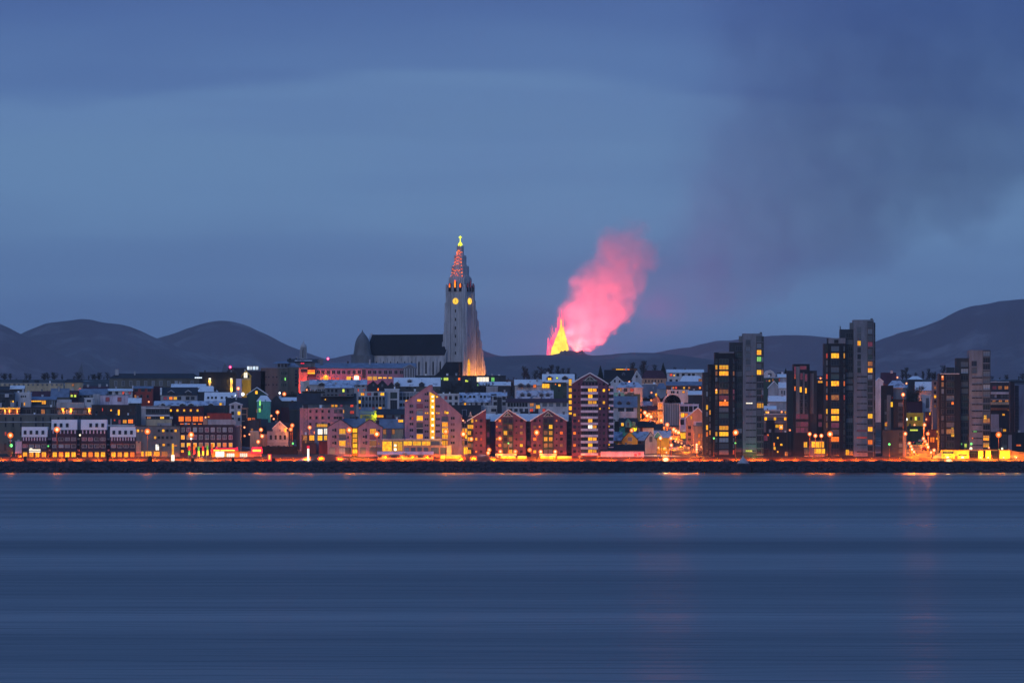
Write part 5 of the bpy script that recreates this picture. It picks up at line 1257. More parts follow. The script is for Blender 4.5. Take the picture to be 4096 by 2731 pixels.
for x, y, w_, h_, mm in ((1028, 548, 60, 30, 'litpurple'), (1012, 630, 20, 60, 'litpurple'), (1056, 640, 20, 66, 'litpurple'), (950, 590, 10, 110, 'litpurple'), (950, 630, 12, 40, 'litorange'), (1005, 755, 18, 50, 'lit'), (1054, 765, 14, 50, 'lit'), (950, 745, 10, 40, 'litorange')): s.w(x, y, w_, h_, mm, dy=-.02, bars=0)
for yy in (700, 830, 900, 965): s.g([1012, 1052], [yy], 22, 44, dy=-.02)
s.g([978, 1020, 1056], [1010, 1085, 1140], 34, 44, m='litpurple', dy=-.02); s.g([1142, 1192], [1010, 1085], 28, 40, m='litpurple', dy=4.4); s.g([1050], [1278], 30, 52, m='lit', dy=-.02)
for x, y, w_, h_, mm in ((1124, 1275, 30, 54, 'lit'), (1165, 1278, 40, 56, 'lit'), (1205, 1278, 40, 56, 'litroom'), (1185, 1340, 100, 46, 'lit'), (1065, 1335, 50, 60, 'panegreen')): s.w(x, y, w_, h_, mm, dy=-.3 if x > 1090 else -.02)
s.vol('base_bay', 1092, 1232, 1240, None, -.3, 3, 'grey')
s.vol('base_light_band', 1038, 1232, 1383, 1390, -.6, .4, 'cream')
s = Bd('apartment_tower', 'tallest dark tower with stepped crown and grey concrete fin', 'tower block', 9, 1226, 1716, 1388, 'dark', 18, D=4002)
s.vol('slab', 1226, 1272, 318, None, 3, 17, 'dark'); s.vol('slab', 1264, 1432, 268, None, 0, 17, 'nearblack'); s.vol('crown_box', 1268, 1430, 266, 318, -.2, 5, 'concrete'); s.vol('crown_gap', 1322, 1362, 282, 314, -.35, -.1, 'nearblack')
s.vol('slab', 1384, 1512, 182, None, 3.5, 17, 'dark'); s.vol('concrete_fin', 1508, 1700, 92, None, 1, 18, 'concrete'); s.vol('glass_corner', 1640, 1692, 108, None, .4, 12, 'glassdark'); s.vol('edge_fin', 1692, 1716, 118, None, 2.2, 14, 'dark')
s.vol('plant_box', 1478, 1512, 118, 180, 6, 12, 'grey'); s.vol('mast', 1672, 1694, 78, 95, 5, 7, 'metal'); s.vol('mast', 1380, 1390, 150, 185, 6, 6.4, 'metal')
glasscol(s, 1292, 1370, 340, 1385, 66, -.05, {0: 'panepale', 1: 'lit', 5: 'litroom', 7: 'litdim', 9: 'litroom', 10: 'lit', 11: 'litpurple', 13: 'litorange'}, 'dark')
glasscol(s, 1248, 1262, 340, 1385, 66, -.05 + 3, {1: 'litred', 4: 'litred', 5: 'litorange', 7: 'litorange', 9: 'lit', 11: 'litdim'}, 'dark'); glasscol(s, 1412, 1424, 340, 1385, 66, -.05, {1: 'lit', 5: 'litorange', 7: 'litred'}, 'nearblack')
glasscol(s, 1544, 1576, 160, 605, 64, .95, {0: 'panepale', 1: 'panepale', 2: 'lit'}, 'concrete'); slits(s, 1538, 1634, (632, 693, 760, 824, 887, 951, 1016, 1080, 1278, 1345), .98); s.w(1586, 1144, 92, 12, 'litpurple', dy=.95); s.w(1586, 1211, 92, 12, 'litred', dy=.95)
glasscol(s, 1642, 1688, 112, 1388, 62, .35, {0: 'panepale', 1: 'panepale', 2: 'panepale', 3: 'litpurple', 5: 'panegreen', 6: 'litdim', 7: 'litroom', 14: 'lit', 16: 'litroom', 18: 'litorange'}, 'concrete'); glasscol(s, 1696, 1712, 125, 1388, 62, 2.15, {}, 'dark')
glasscol(s, 1436, 1504, 215, 1385, 62, 3.4, {18: 'litdim'}, 'dark'); s.w(1450, 1350, 28, 52, 'lit', dy=3.3)
# behind these towers
s = Bd('house', 'white rounded roof house between the dark towers', 'house', 9, 655, 760, 1010, 'white', 9); s.front([(655, 612), (680, 582), (715, 575), (745, 592), (760, 612)], 'snow'); s.w(710, 615, 30, 24)
s = Bd('house', 'dark green house with red and amber windows between the dark towers', 'house', 9, 655, 800, 1050, 'green', 9); s.flat(638, cap='snowthin'); s.w(680, 672, 12, 14, 'litpurple'); s.w(707, 672, 14, 14, 'lit'); s.w(740, 665, 12, 24, 'litdim')
s = Bd('house', 'white gabled house with red light seen between the dark towers', 'house', 9, 790, 885, 1040, 'white', 9); s.side(612, 640, 'snow'); s.w(795, 662, 16, 26, 'litred')
s = Bd('house', 'snow-gabled grey house between the dark towers', 'house', 9, 710, 800, 1100, 'lightgrey', 9); s.front([(700, 735), (752, 680), (805, 735)], 'snow')
s = Bd('house', 'white tall house with small balcony between the dark towers', 'house', 9, 800, 885, 1120, 'white', 9); s.side(690, 740, 'snow'); s.g([825, 850], [785], 12, 40, m='panepale')
s = Bd('house', 'wide blue-white roof between the dark towers', 'house', 9, 700, 885, 1160, 'lightgrey', 9); s.side(820, 868, 'snow')
s = Bd('house', 'low white house at the flank of the stepped dark tower', 'house', 9, 650, 770, 1175, 'white', 8); s.side(915, 945, 'snow')
s = Bd('house', 'amber-windowed house glimpsed beside the tallest tower', 'house', 9, 1160, 1240, 1000, 'slate', 9); s.flat(645, cap='snowthin'); s.w(1190, 690, 40, 34, 'litroom'); s.w(1190, 650, 6, 6, 'litred')
s = Bd('house', 'dark house roofs behind the short framed tower', 'house', 9, 1110, 1240, 960, 'slate', 9); s.side(630, 690, 'slate')
# ================================================================ tile 8
s = Bd('house', 'maroon broad roof above the yellow-lit street house', 'house', 8, -30, 150, 760, 'maroon', 10); s.side(226, 355, 'maroon')
s = Bd('house', 'white little gable poking over the maroon roof', 'house', 7, 1572, 1670, 840, 'white', 8); s.front([(1572, 332), (1620, 290), (1670, 330)], 'snow')
s = Bd('house', 'grey hip-roofed house behind the lamp at the flank of the dark block', 'house', 8, 40, 280, 940, 'grey', 10); s.hip(318, 408, 'snowthin', inset=70)
s = Bd('apartment_tower', 'broad low dark block with a red lamp beside the tallest tower', 'tower block', 8, -20, 282, 1270, 'nearblack', 16, D=4006)
s.vol('slab', -20, 120, 380, None, 3, 16, 'nearblack'); s.vol('slab', 40, 240, 412, None, 6, 16, 'concrete'); s.vol('slab', 118, 282, 552, None, 0, 16, 'nearblack'); s.vol('ledge', 15, 245, 408, 420, 5.4, 8, 'peach'); s.vol('low_slab', -20, 282, 940, None, -1.2, 0, 'dark')
s.part('panel', 40, 92, 500, 940, 'grey', 2.8, 3.0); s.w(100, 618, 24, 60, 'lit', dy=2.8); s.w(28, 850, 26, 30, 'litorange', dy=2.8); s.w(28, 880, 26, 26, 'litorange', dy=2.8); s.w(108, 533, 8, 8, 'litred', dy=2.8)
glasscol(s, 178, 240, 590, 930, 64, -.05, {}, 'dark'); glasscol(s, 186, 232, 960, 1270, 70, -1.25, {}, 'dark'); s.part('fin', 232, 276, 1000, 1270, 'concrete', -1.5, -1.2); glasscol(s, 12, 36, 560, 930, 48, 2.75, {6: 'lit'}, 'nearblack'); s.w(64, 1117, 16, 16, 'litgreen', dy=-1.22)
s = Bd('apartment_tower', 'stepped dark and grey tower by the yellow garage wall', 'tower block', 8, 690, 1336, 1190, 'dark', 18, D=4010)
s.vol('slab', 692, 960, 232, None, 0, 17, 'nearblack'); s.vol('crown_box', 795, 890, 152, 232, 4, 12, 'dark'); s.vol('slab', 912, 1076, 36, None, 3, 18, 'dark'); s.vol('concrete_fin', 1070, 1242, -62, None, 1, 18, 'concrete'); s.vol('glass_corner', 1240, 1336, -62, None, .6, 12, 'glassdark'); s.vol('roof_edge', 700, 945, 228, 240, -.5, 1, 'lightgrey')
glasscol(s, 780, 882, 250, 1180, 84, -.05, {4: 'pane', 8: 'litdim'}, 'dark'); glasscol(s, 1242, 1332, -55, 1180, 84, .55, {10: 'litdim'}, 'concrete'); glasscol(s, 1100, 1164, 70, 250, 84, .95, {}, 'concrete'); glasscol(s, 722, 748, 250, 1180, 84, -.05, {0: 'litorange', 1: 'litdim'}, 'nearblack'); glasscol(s, 968, 1062, 80, 1180, 84, 2.95, {}, 'dark')
for y in (283, 368, 450, 536, 618, 702, 787, 872, 957, 1042, 1128): put('window', window_mesh(s.u(130), s.u(14), 2), ['concrete', 'pane'], s.root, loc=(s.X(1170), .95, s.Z(y)))
s.w(1144, 957, 42, 20, 'litgreen', dy=.9); s.w(1110, 1042, 18, 14, 'litorange', dy=.9); s.w(860, 602, 24, 32, 'litorange', dy=-.1); s.w(862, 1000, 36, 40, 'lit', dy=-.1); s.w(858, 912, 26, 20, 'lit', dy=-.1); s.w(1270, 778, 34, 44, 'lit', dy=.5); s.w(1282, 1040, 70, 60, 'litroom', dy=.5); s.w(1282, 1125, 70, 56, 'litroom', dy=.5); s.w(1028, 1138, 28, 56, 'litlime', dy=2.9); s.w(976, 1114, 16, 18, 'litgreen', dy=2.9)
s.vol('fin', 1150, 1160, 700, 701, .5, .9, 'concrete') if False else None
s = Bd('apartment_tower', 'slim grey tower behind the stepped dark tower', 'tower block', 8, 612, 700, 1150, 'concrete', 12); s.flat(316, cap='grey'); s.g([641], [355, 410, 465, 520, 580, 640], 24, 32, only={(0, 1): 'litdim', (0, 3): 'litroom', (0, 5): 'litdim'}); s.part('fin', 662, 692, 330, 900, 'grey', -.2, 0)
s = Bd('apartment_building', 'grey flats with pale balcony bands and a snowy roof', 'apartments', 8, 1338, 1585, 1120, 'dark', 12)
s.flat(334, cap='snow'); s.part('balcony', 1338, 1565, 462, 490, 'white', -1.3, 0); s.part('balcony', 1338, 1575, 552, 562, 'lightgrey', -1.3, 0); s.part('balcony', 1338, 1570, 588, 622, 'cream', -1.3, 0); s.part('balcony', 1338, 1580, 660, 690, 'rust', -1.3, 0)
s.g([1385, 1455, 1535], [408], 44, 40, only={(0, 0): 'litpurple', (1, 0): 'litdim', (2, 0): 'litdim'}); s.g([1360, 1400, 1480, 1520, 1560], [515], 26, 36, m='panepale'); s.g([1380, 1460, 1540], [575], 40, 20, m='litdim'); s.w(1565, 678, 28, 30, 'lit'); s.w(1500, 746, 30, 22, 'lit'); s.part('fin', 1572, 1586, 345, 1100, 'lightgrey', -.6, 0)
s.vol('white_bay', 1340, 1440, 740, None, -1.0, -.1, 'lightgrey'); s.w(1512, 942, 38, 30, 'litroom')
s = Bd('apartment_building', 'blank grey gable end block at the frame edge of the shore', 'apartments', 8, 1588, 1810, 1180, 'dark', 13); s.vol('wall', 1588, 1640, 330, None, 2, 13, 'dark'); s.vol('wall', 1640, 1810, 368, None, 0, 13, 'bluegrey'); s.vol('roof', 1588, 1810, 326, 345, -.2, 13, 'slate'); s.g([1664], [500, 605, 690, 775, 862, 945], 36, 44, only={(0, 0): 'litred'}); s.part('cladding', 1640, 1690, 380, 1180, 'slate', -.12, 0)
s = Bd('podium_block', 'dark glazed podium under the grey flats', 'podium', 8, 1315, 1650, 1195, 'nearblack', 10, D=4012); s.flat(960, cap='slate'); s.g([1510], [1025, 1090, 1150], 60, 40, m='panegreen'); s.part('fin', 1558, 1602, 1000, 1195, 'concrete', -.3, 0)
for x in range(1320, 1480, 22): s.vol('railing_post', x, x + 5, 912, 962, .5, .8, 'lightgrey')
s = Bd('podium_block', 'dark low block with a small orange window at the far end of the shore', 'podium', 8, 1600, 1810, 1200, 'nearblack', 10, D=4014); s.flat(968, cap='slate'); s.w(1688, 1130, 54, 18, 'litorange')
# right street head
s = Bd('house', 'yellow floodlit corner house at the top of the lamp-lit street', 'house', 8, 290, 492, 1010, 'yellow', 9, trim='yellow'); s.flat(726, cap='yellow'); s.part('cornice', 286, 496, 724, 744, 'yellow', -.4, 0); s.w(340, 795, 30, 44, 'panegreen'); s.w(398, 795, 24, 44, 'litlime'); s.w(440, 795, 30, 44, 'panegreen'); s.part('ledge', 290, 492, 826, 834, 'yellow', -.4, 0)
s = Bd('house', 'maroon house wall above the yellow floodlit house', 'house', 8, 290, 480, 950, 'maroon', 9); s.flat(585, cap='maroon')
s = Bd('house', 'green gabled house front below the yellow floodlit one', 'house', 8, 296, 492, 1085, 'green', 8); s.flat(888, cap='green'); s.w(375, 940, 96, 18, 'litlime', dy=-.1)
s = Bd('house', 'white narrow house at the head of the lamp-lit street', 'house', 8, 482, 580, 940, 'white', 9); s.flat(500, cap='snow'); s.w(545, 600, 30, 120, 'panepale'); s.w(492, 425, 16, 36, 'lit', dy=2) if False else None
s = Bd('house', 'snowy steep roofs behind the head of the lamp-lit street', 'house', 8, 400, 600, 830, 'lightgrey', 9); s.side(340, 440, 'snow'); s.chimney(490, 405, 440, 12, 0, 'rust')
s = Bd('house', 'tiny snow-topped house on the crest among bare trees', 'house', 8, 310, 480, 690, 'slate', 9); s.hip(262, 305, 'snow', inset=50)
s = Bd('house', 'dark maroon house beside the lamp-lit street', 'house', 8, 520, 612, 1060, 'maroon', 9); s.flat(710, cap='slate'); s.w(575, 735, 12, 30, 'lit')
s = Bd('shop', 'orange-lit shop walls beside the lamp-lit street', 'shop', 8, 560, 712, 1170, 'rust', 8); s.flat(930, cap='maroon'); s.w(675, 960, 28, 24, 'lit'); s.w(672, 1045, 36, 24, 'lit'); s.w(700, 1170, 26, 50, 'litorange'); s.g([590, 620], [1060], 20, 60, m='litorange')
# lit garage wall on the shore
s = Bd('garage_wall', 'long floodlit yellow garage wall with dark openings on the shore', 'garage wall', 8, 720, 1800, 1300, 'yellow', 5, D=3993)
for i, (x0, x1, yt) in enumerate(((722, 875, 1192), (876, 1068, 1192), (1182, 1242, 1200), (1276, 1340, 1196), (1452, 1580, 1196))): s.vol('wall_panel', x0, x1, yt, None, 0, 5, 'yellow')
s.vol('back_wall', 1068, 1460, 1205, None, 3, 5, 'dark'); s.vol('beam', 722, 1580, 1184, 1194, -.3, 5, 'rust')
MB().prism_y([(s.X(1580), -1.5), (s.X(1800), -1.5), (s.X(1800), s.Z(1222)), (s.X(1680), s.Z(1208)), (s.X(1580), s.Z(1192))], 1, 5).put('ramp_wall', 'rust', s.root)
s.w(803, 1222, 130, 20, 'panegreen', bars=5); s.w(800, 1290, 110, 70, 'lit'); s.w(985, 1253, 100, 12, 'pane'); s.w(905, 1295, 30, 60, 'litdim'); s.w(1120, 1270, 90, 80, 'pane', dy=2.95); s.w(1395, 1255, 100, 110, 'pane', dy=2.95); s.w(1630, 1290, 100, 60, 'litdim', dy=.95); s.w(1216, 1320, 22, 40, 'pane')
s = Bd('retaining_wall', 'sloping orange-lit retaining wall beside the garage wall', 'wall', 8, 540, 722, 1300, 'peach', 1, D=3994)
MB().prism_y([(s.X(540), -.5), (s.X(722), -.5), (s.X(722), s.Z(1215)), (s.X(700), s.Z(1225)), (s.X(540), s.Z(1318))], 0, 1).put('wall', 'cream', s.root)
# yellow low walls on the bank
YW = 'lamp-lit walls on the bank'
for t, x0, x1, yt, lb in ((4, 825, 1080, 1258, 'long yellow-lit garden wall below the pink gable block'), (5, 8, 96, 1266, 'short yellow-lit wall left of the brick entrance gap'), (5, 104, 196, 1268, 'short yellow-lit wall under the entrance canopy of the first brick gable'),
                          (5, 220, 336, 1270, 'low yellow-lit wall at the first glass strip'), (5, 508, 606, 1266, 'bright yellow wall under the canopy of the second brick gable'), (5, 610, 698, 1266, 'bright yellow wall with rounded end beside the second brick gable'), (5, 722, 900, 1272, 'yellow-lit parking wall before the brick tower')):
    s = Bd('garden_wall', lb.replace('left of', 'beside'), 'wall', t, x0, x1, 1300, 'yellow', .5, YW, D=3992.5)
    MB().prism_y([(s.X(x0), -1), (s.X(x1), -1), (s.X(x1), s.Z(yt + (0 if t == 5 else -10))), (s.X(x0), s.Z(yt))], 0, .5).put('wall', 'yellow', s.root)
    s.part('coping', x0, x1, yt - 4, yt + 3, 'trim', -.1, .6)
for x0, x1, lb in ((-60, 208, 'pale entrance canopy at the first brick gable'), (492, 712, 'pale entrance canopy at the second brick gable')):
    s = Bd('entrance_canopy', lb, 'canopy', 5, x0, x1, 1290, 'trim', 3, D=3998); s.vol('slab', x0, x1, 1235, 1262, 0, 3, 'lightgrey')
    for x in (x0 + 10, x1 - 10): s.vol('post', x - 3, x + 3, 1262, None, .3, .6, 'metal')
s = Bd('house', 'small orange-lit house at the top of the climbing street', 'house', 6, 150, 222, 800, 'peach', 8); s.side(600, 640, 'snowthin'); s.g([170, 200], [690, 750], 16, 34, m='litorange')
s = Bd('house', 'low orange-lit terrace along the upper climbing street', 'terrace', 6, 285, 400, 800, 'peach', 8); s.side(640, 690, 'maroon'); s.g([310, 345, 380], [730, 770], 16, 24, m='litroom')
# ================================================================ the church
DC = 4665.0
uc = DC / F
ch = tag(empty('church', (WX(1841, DC), DC, gz(DC)), rad(-27)), 'grey concrete church with stepped column spire, glowing clocks and dark nave roof', 'church')
z0c = gz(DC)
def cz(y): return WZ(y, DC) - z0c
A = 5.4                                             # half width of the tower
def hexcol(b, x, y, r, zb, zt, n=6, tip=.5):
    b.lathe([(r, zb), (r, zt - tip), (r * .55, zt), (0.001, zt)], n, x, y)
tb = MB()
tb.box(-A, A, -A, A, -2, cz(1162))
tb.put('tower', 'stone', ch)
ribs = MB()
prof = [(1500, 1.0), (1165, 1.0)]
for sgn in (-1, 1):                                   # corner piers with many thin ribs
    for sgm in (-1, 1):
        for k, (dx, dy, top) in enumerate(((0, 0, 1138), (-1.0, .25, 1152), (.25, -1.0, 1152), (-1.9, .3, 1168), (.3, -1.9, 1168), (.75, -.2, 1210), (-.2, .75, 1210))):
            hexcol(ribs, sgn * (A + dx * 1), sgm * (A + dy * 1), .62, -2, cz(top))
ribs.put('pier', 'stone', ch)
# organ-pipe columns of the wing that steps down behind
wing = MB()
for i in range(15):
    yy = A + .6 + i * 1.0
    top = 1196 + (i // 2) * 40 + (i % 2) * 6
    hexcol(wing, A - .2 - .05 * i, yy, .62, -2, cz(top))
    hexcol(wing, A - 1.2 - .05 * i, yy - .2, .62, -2, cz(top + 14))
    if i % 2 == 0:
        hexcol(wing, A + .7, yy - .4, .5, -2, cz(top + 70))
wing.put('wing', 'stone', ch)
# slim ribs flaring on the near side
wing2 = MB()
for i in range(7):
    hexcol(wing2, -A - .3 - i * .55, -A + .8 - i * .1, .5, -2, cz(1215 + i * 38))
    hexcol(wing2, -A - .2 - i * .45, -A + 1.8, .5, -2, cz(1190 + i * 40))
for i in range(5):
    hexcol(wing2, A + .25, -A - .2 - i * .5, .5, -2, cz(1260 + i * 45))
wing2.put('wing', 'stone', ch)
# front ribs on the west face
fr_ = MB()
for i in range(10):
    hexcol(fr_, A + .25, -A + 1.5 + i * .95, .42, -2, cz(1330 + abs(i - 3) * 12 + (i % 2) * 8), 5)
fr_.put('ribbing', 'stone', ch)
flat_ = MB()
for i in range(9):
    x = -A + 1.6 + i * 1.0
    flat_.box(x, x + .22, -A - .14, -A + .02, cz(1410), cz(1178))
flat_.put('ribbing', 'stone', ch)
# belfry and spire: a bundle of columns
sp = MB()
g = 11
for i in range(g):
    for j in range(g):
        x, y = (i - (g - 1) / 2) / ((g - 1) / 2), (j - (g - 1) / 2) / ((g - 1) / 2)
        d = max(abs(x), abs(y)) * .9 + .1 * math.hypot(x, y)
        if d > 1.08:
            continue
        top = max(982, 936 + 208 * min(1, d)) + R.uniform(-2.5, 2.5)
        hexcol(sp, x * A * .98, y * A * .98, A / g * 1.12, cz(1165), cz(top), 6, .9)
sp.put('spire', 'stone', ch)
# sloping ribs to keep the spire tight between the columns
MB().lathe([(A * 1.15, cz(1163)), (A * .95, cz(1115)), (A * .62, cz(1055)), (A * .22, cz(992)), (0, cz(988))], 10).put('spire_core', 'stone', ch)
# belfry openings
for face in (0, 1):
    for k, x in enumerate((-3.2, 0, 3.2)):
        h = 1.15 if k == 1 else 1.0
        b_ = MB()
        b_.box(-.75, .75, -.05, .1, cz(1166), cz(1126 if k == 1 else 1134))
        rot = (0, 0, 0) if face == 0 else (0, 0, rad(90))
        loc = (x, -A - .75, 0) if face == 0 else (A + .75, x, 0)
        b_.put('belfry_opening', 'nearblack', ch, loc=loc, rot=rot)
        b_ = MB()
        b_.prism_y([(-.4, cz(1150)), (.4, cz(1150)), (.4, cz(1128 if k == 1 else 1140)), (0, cz(1119 if k == 1 else 1133)), (-.4, cz(1128 if k == 1 else 1140))], -.12, -.04)
        b_.put('belfry_light', 'spireglow' if face == 0 else 'litpurple', ch, loc=loc, rot=rot)
# clocks
for face in (0, 1):
    rot = (0, 0, 0) if face == 0 else (0, 0, rad(90))
    loc = (0, -A - .2, cz(1205)) if face == 0 else (A + .55, 0, cz(1205))
    n = 20
    b_ = MB(); b_.prism_y([(1.62 * math.cos(2 * math.pi * k / n), 1.62 * math.sin(2 * math.pi * k / n)) for k in range(n)], -.12, .6)
    c_ = b_.put('clock_face', 'clockglow', ch, loc=loc, rot=rot)
    b_ = MB(); b_.box(-.09, .09, -.2, -.13, -.15, 1.15); b_.put('hand', 'rust', c_)
    b_ = MB(); b_.box(-.1, .1, -.2, -.13, -.1, .75); b_.put('hand', 'rust', c_, rot=(0, rad(150), 0))
for y in (1244, 1278, 1312, 1345, 1378, 1412):
    MB().box(-.32, .32, -A - .2, -A, cz(y + 6), cz(y - 6)).put('slit_window', 'nearblack', ch)
# little lit openings of the spire (traced on the tower's left face)
PTS = [(455, 410), (474, 412), (430, 440), (457, 448), (497, 442), (435, 476), (480, 472), (528, 438), (414, 505), (503, 502), (418, 550), (441, 538), (463, 538), (486, 550), (397, 575), (509, 573), (424, 597), (468, 596), (446, 608),
       (402, 622), (381, 640), (513, 638), (406, 650), (430, 664), (452, 664), (491, 622), (386, 681), (346, 770), (372, 793), (395, 807), (416, 783), (439, 785), (461, 807), (483, 790), (523, 770), (330, 838), (355, 845), (377, 850),
       (422, 860), (488, 843), (527, 838), (335, 882), (400, 892), (445, 893), (533, 904), (311, 903), (362, 705), (517, 700)]
ca, sa = math.cos(rad(27)), math.sin(rad(27))
for (tx, ty) in PTS:
    pxx, py = TX(11, tx), TY(11, ty)
    sx = (pxx - 1841) * uc                     # sideways offset seen from the bay
    k = max(0.0, min(1.0, ((py - 936) / 208)))
    yl = -A * .98 * k - .85            # on the sloping near face
    xl = (sx - yl * sa) / ca
    big = (tx, ty) in ((497, 442), (430, 440), (455, 410), (474, 412), (435, 476), (346, 770), (523, 770), (527, 838), (533, 904), (513, 638), (509, 573))
    r_ = .20 if big else .115
    MB().box(-r_ * .8, r_ * .8, -.25, .3, -r_ * 1.5, r_ * 1.5).put('spire_light', 'spireglow', ch, loc=(xl, yl, cz(py)))
# cross on its ball
crs = tag(MB().lathe([(0, cz(987)), (.9, cz(985)), (1.3, cz(981)), (1.0, cz(974)), (.35, cz(968)), (0, cz(967))], 10).put('cross_base', 'crossglow', ch, True))
b_ = MB(); b_.box(-.24, .24, -.2, .2, 0, cz(943) - cz(970)); b_.box(-.8, .8, -.2, .2, (cz(943) - cz(970)) * .68, (cz(943) - cz(970)) * .84)
b_.put('cross', 'crossglow', crs, loc=(0, 0, cz(970)), rot=(0, 0, rad(27)))
MB().lathe([(0, cz(990)), (1.15, cz(989)), (1.25, cz(984)), (0, cz(983))], 10).put('red_lamp', 'beacon', ch, loc=(0, 0, -.4))
# nave
NL = 48.5
HW = 8.4
nv = MB()
ze, zr = cz(1419), cz(1339)
nv.prism_x([(-HW, -2), (HW, -2), (HW, ze), (0, zr), (-HW, ze)], -A - NL, -A + 1)
nave = nv.put('nave', 'stone', ch)
MB().prism_x([(-HW - .5, ze - .25), (0, zr), (HW + .5, ze - .25), (HW + .5, ze + .1), (0, zr + .4), (-HW - .5, ze + .1)], -A - NL + .6, -A + .5).put('roof', 'nearblack', nave)
MB().prism_x([(-HW - .7, ze - .6), (0, zr - .4), (HW + .7, ze - .6), (HW + .7, ze + .5), (0, zr + 1.0), (-HW - .7, ze + .5)], -A - NL - .5, -A - NL + .62).put('gable_parapet', 'stone', nave)
for i in range(11):
    x = -A - NL + 3.2 + i * 4.3
    MB().prism_y([(-.42, cz(1500)), (.42, cz(1500)), (.42, cz(1450)), (0, cz(1443)), (-.42, cz(1450))], -HW - .08, -HW).put('window', 'nearblack', nave, loc=(x, 0, 0))
    bt = MB(); hexcol(bt, x + 2.15, -HW - .35, .5, -2, cz(1428), 5, .6); hexcol(bt, x + 2.15, -HW - .9, .4, -2, cz(1462), 5, .6)
    bt.put('buttress', 'stone', nave)
# apse with its pointed dome
ax, ay = (WX(1448, DC) - WX(1841, DC)), 14.0
axl, ayl = ax * ca - ay * sa * 1, ax * sa + ay * ca
axl, ayl = ax * ca + ay * (-sa), ax * sa + ay * ca
ap = MB().lathe([(47 * uc, -2), (46 * uc, cz(1419)), (37 * uc, cz(1418)), (36.5 * uc, cz(1414)), (33.5 * uc, cz(1398)), (31.5 * uc, cz(1380)), (28 * uc, cz(1365)), (23 * uc, cz(1352)), (15 * uc, cz(1340)), (8 * uc, cz(1332)), (3 * uc, cz(1326)), (1.2 * uc, cz(1318)), (0, cz(1317))], 20)
ap.put('apse', 'grey', ch, loc=(axl, ayl, 0))
# low porch wing with a hollow-curved dark roof
pr = MB()
prof = [(0, cz(1448)), (-.6, cz(1452)), (-1.3, cz(1462)), (-2.2, cz(1475)), (-3.6, cz(1490)), (-5.4, cz(1503))]
pts = [(-3.2 + 0, cz(1448)), (4.6, cz(1448)), (4.6, cz(1504)), (-10.5, cz(1504)), (-8.4, cz(1494)), (-6.4, cz(1480)), (-4.8, cz(1464))]
pr.prism_y(pts[::-1], -A - 5, -A - .3)
pr.put('porch_roof', 'nearblack', ch)
pr = MB(); pr.box(-11, 4.6, -A - 4.8, -A - .4, -2, cz(1504)); pr.put('porch', 'stone', ch)
# west portal
pt = MB(); pt.prism_y([(-1.2, -1), (1.2, -1), (1.2, cz(1455)), (.6, cz(1445)), (0, cz(1436)), (-.6, cz(1445)), (-1.2, cz(1455))], -.15, .25)
pt.put('portal', 'lit', ch, loc=(A + .85, -A + 3.3, 0), rot=(0, 0, rad(90)))
def area_lamp(name, label, loc, energy, col, target_up=True, parent=None, size=1.5, spot=None):
    """ground floodlight: a small housing with its lamp"""
    f = tag(empty('floodlight', loc), label, 'floodlight', 'floodlights')
    MB().box(-.4, .4, -.3, .3, -.8, 0).put('housing', 'metal', f)
    l = bpy.data.lights.new('floodlight_lamp', 'POINT')
    l.energy = energy; l.color = col; l.shadow_soft_size = .5
    o = bpy.data.objects.new('floodlight_lamp', l); C.objects.link(o); o.parent = f; o.location = (0, 0, .7)
    return f
def from_church(x, y): return (ch.location.x + x * ca + y * sa, DC - x * sa + y * ca)
for i, (x, y, e_) in enumerate(((11.5, -3, 5200), (12, 5, 5200), (11, 13, 3600), (8.5, -8.5, 900))):
    X_, Y_ = from_church(x, y)
    area_lamp('floodlight', 'ground floodlight shining up the church front', (X_, Y_, gz(Y_) + .9), e_, (1, .30, .035))

# ================================================================ lamps
def add_light(name, parent, loc, energy, col, r=.4):
    l = bpy.data.lights.new(name, 'POINT')
    l.energy = energy; l.color = col; l.shadow_soft_size = r
    o = bpy.data.objects.new(name, l); C.objects.link(o); o.parent = parent; o.location = loc
def add_spot(parent, loc, energy, col):
    l = bpy.data.lights.new('lamp_light', 'SPOT')
    l.energy = energy; l.color = col; l.shadow_soft_size = .25; l.spot_size = rad(124); l.spot_blend = .4
    o = bpy.data.objects.new('lamp_light', l); C.objects.link(o); o.parent = parent; o.location = loc
    o.rotation_euler = (rad(45), 0, 0)
SOD = (1, .21, .006)
BULB = MB().lathe([(0, -1), (.6, -.8), (1, 0), (.6, .8), (0, 1)], 8).mesh('bulb', True)
HALO = MB().lathe([(0, -1), (.5, -.87), (.87, -.5), (1, 0), (.87, .5), (.5, .87), (0, 1)], 10).mesh('halo', True)
def lamp(t, x, y, D=None, b=None, e=9000, r=.72, g=1.35, label='tall street lamp with a modelled amber halo along the shore road', group='street lamps along the shore road', bulb='bulb', col=SOD, pole=True, name='street_lamp', glow_='halo'):
    D = D or depth_of(TY(t, b))
    X, Zt, z0 = WX(TX(t, x), D), WZ(TY(t, y), D), gz(D)
    L_ = tag(empty(name, (X, D, z0)), label, 'street lamp', group)
    h = Zt - z0
    if pole:
        MB().tube((0, .0, -.2), (0, 0, h - r * .8), .16, .10, 6).tube((0, 0, -.2), (0, 0, .9), .26, .22, 6).put('pole', 'rust', L_)
    else:
        MB().tube((0, 0, h - r * .6), (0, 1.2, h + .1), .09, .09, 5).put('bracket', 'metal', L_)
    put('bulb', BULB, bulb, L_, loc=(0, 0, h), scale=(r, r, r * 1.05))
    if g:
        put('halo', HALO, glow_, L_, loc=(0, 0, h), scale=(g, g, g))  # bulb's halo modelled as a glowing shell
    if e:
        add_light('lamp_light', L_, (0, -g - .25, h), e, col, .5)
    return L_
DS = 3984.5
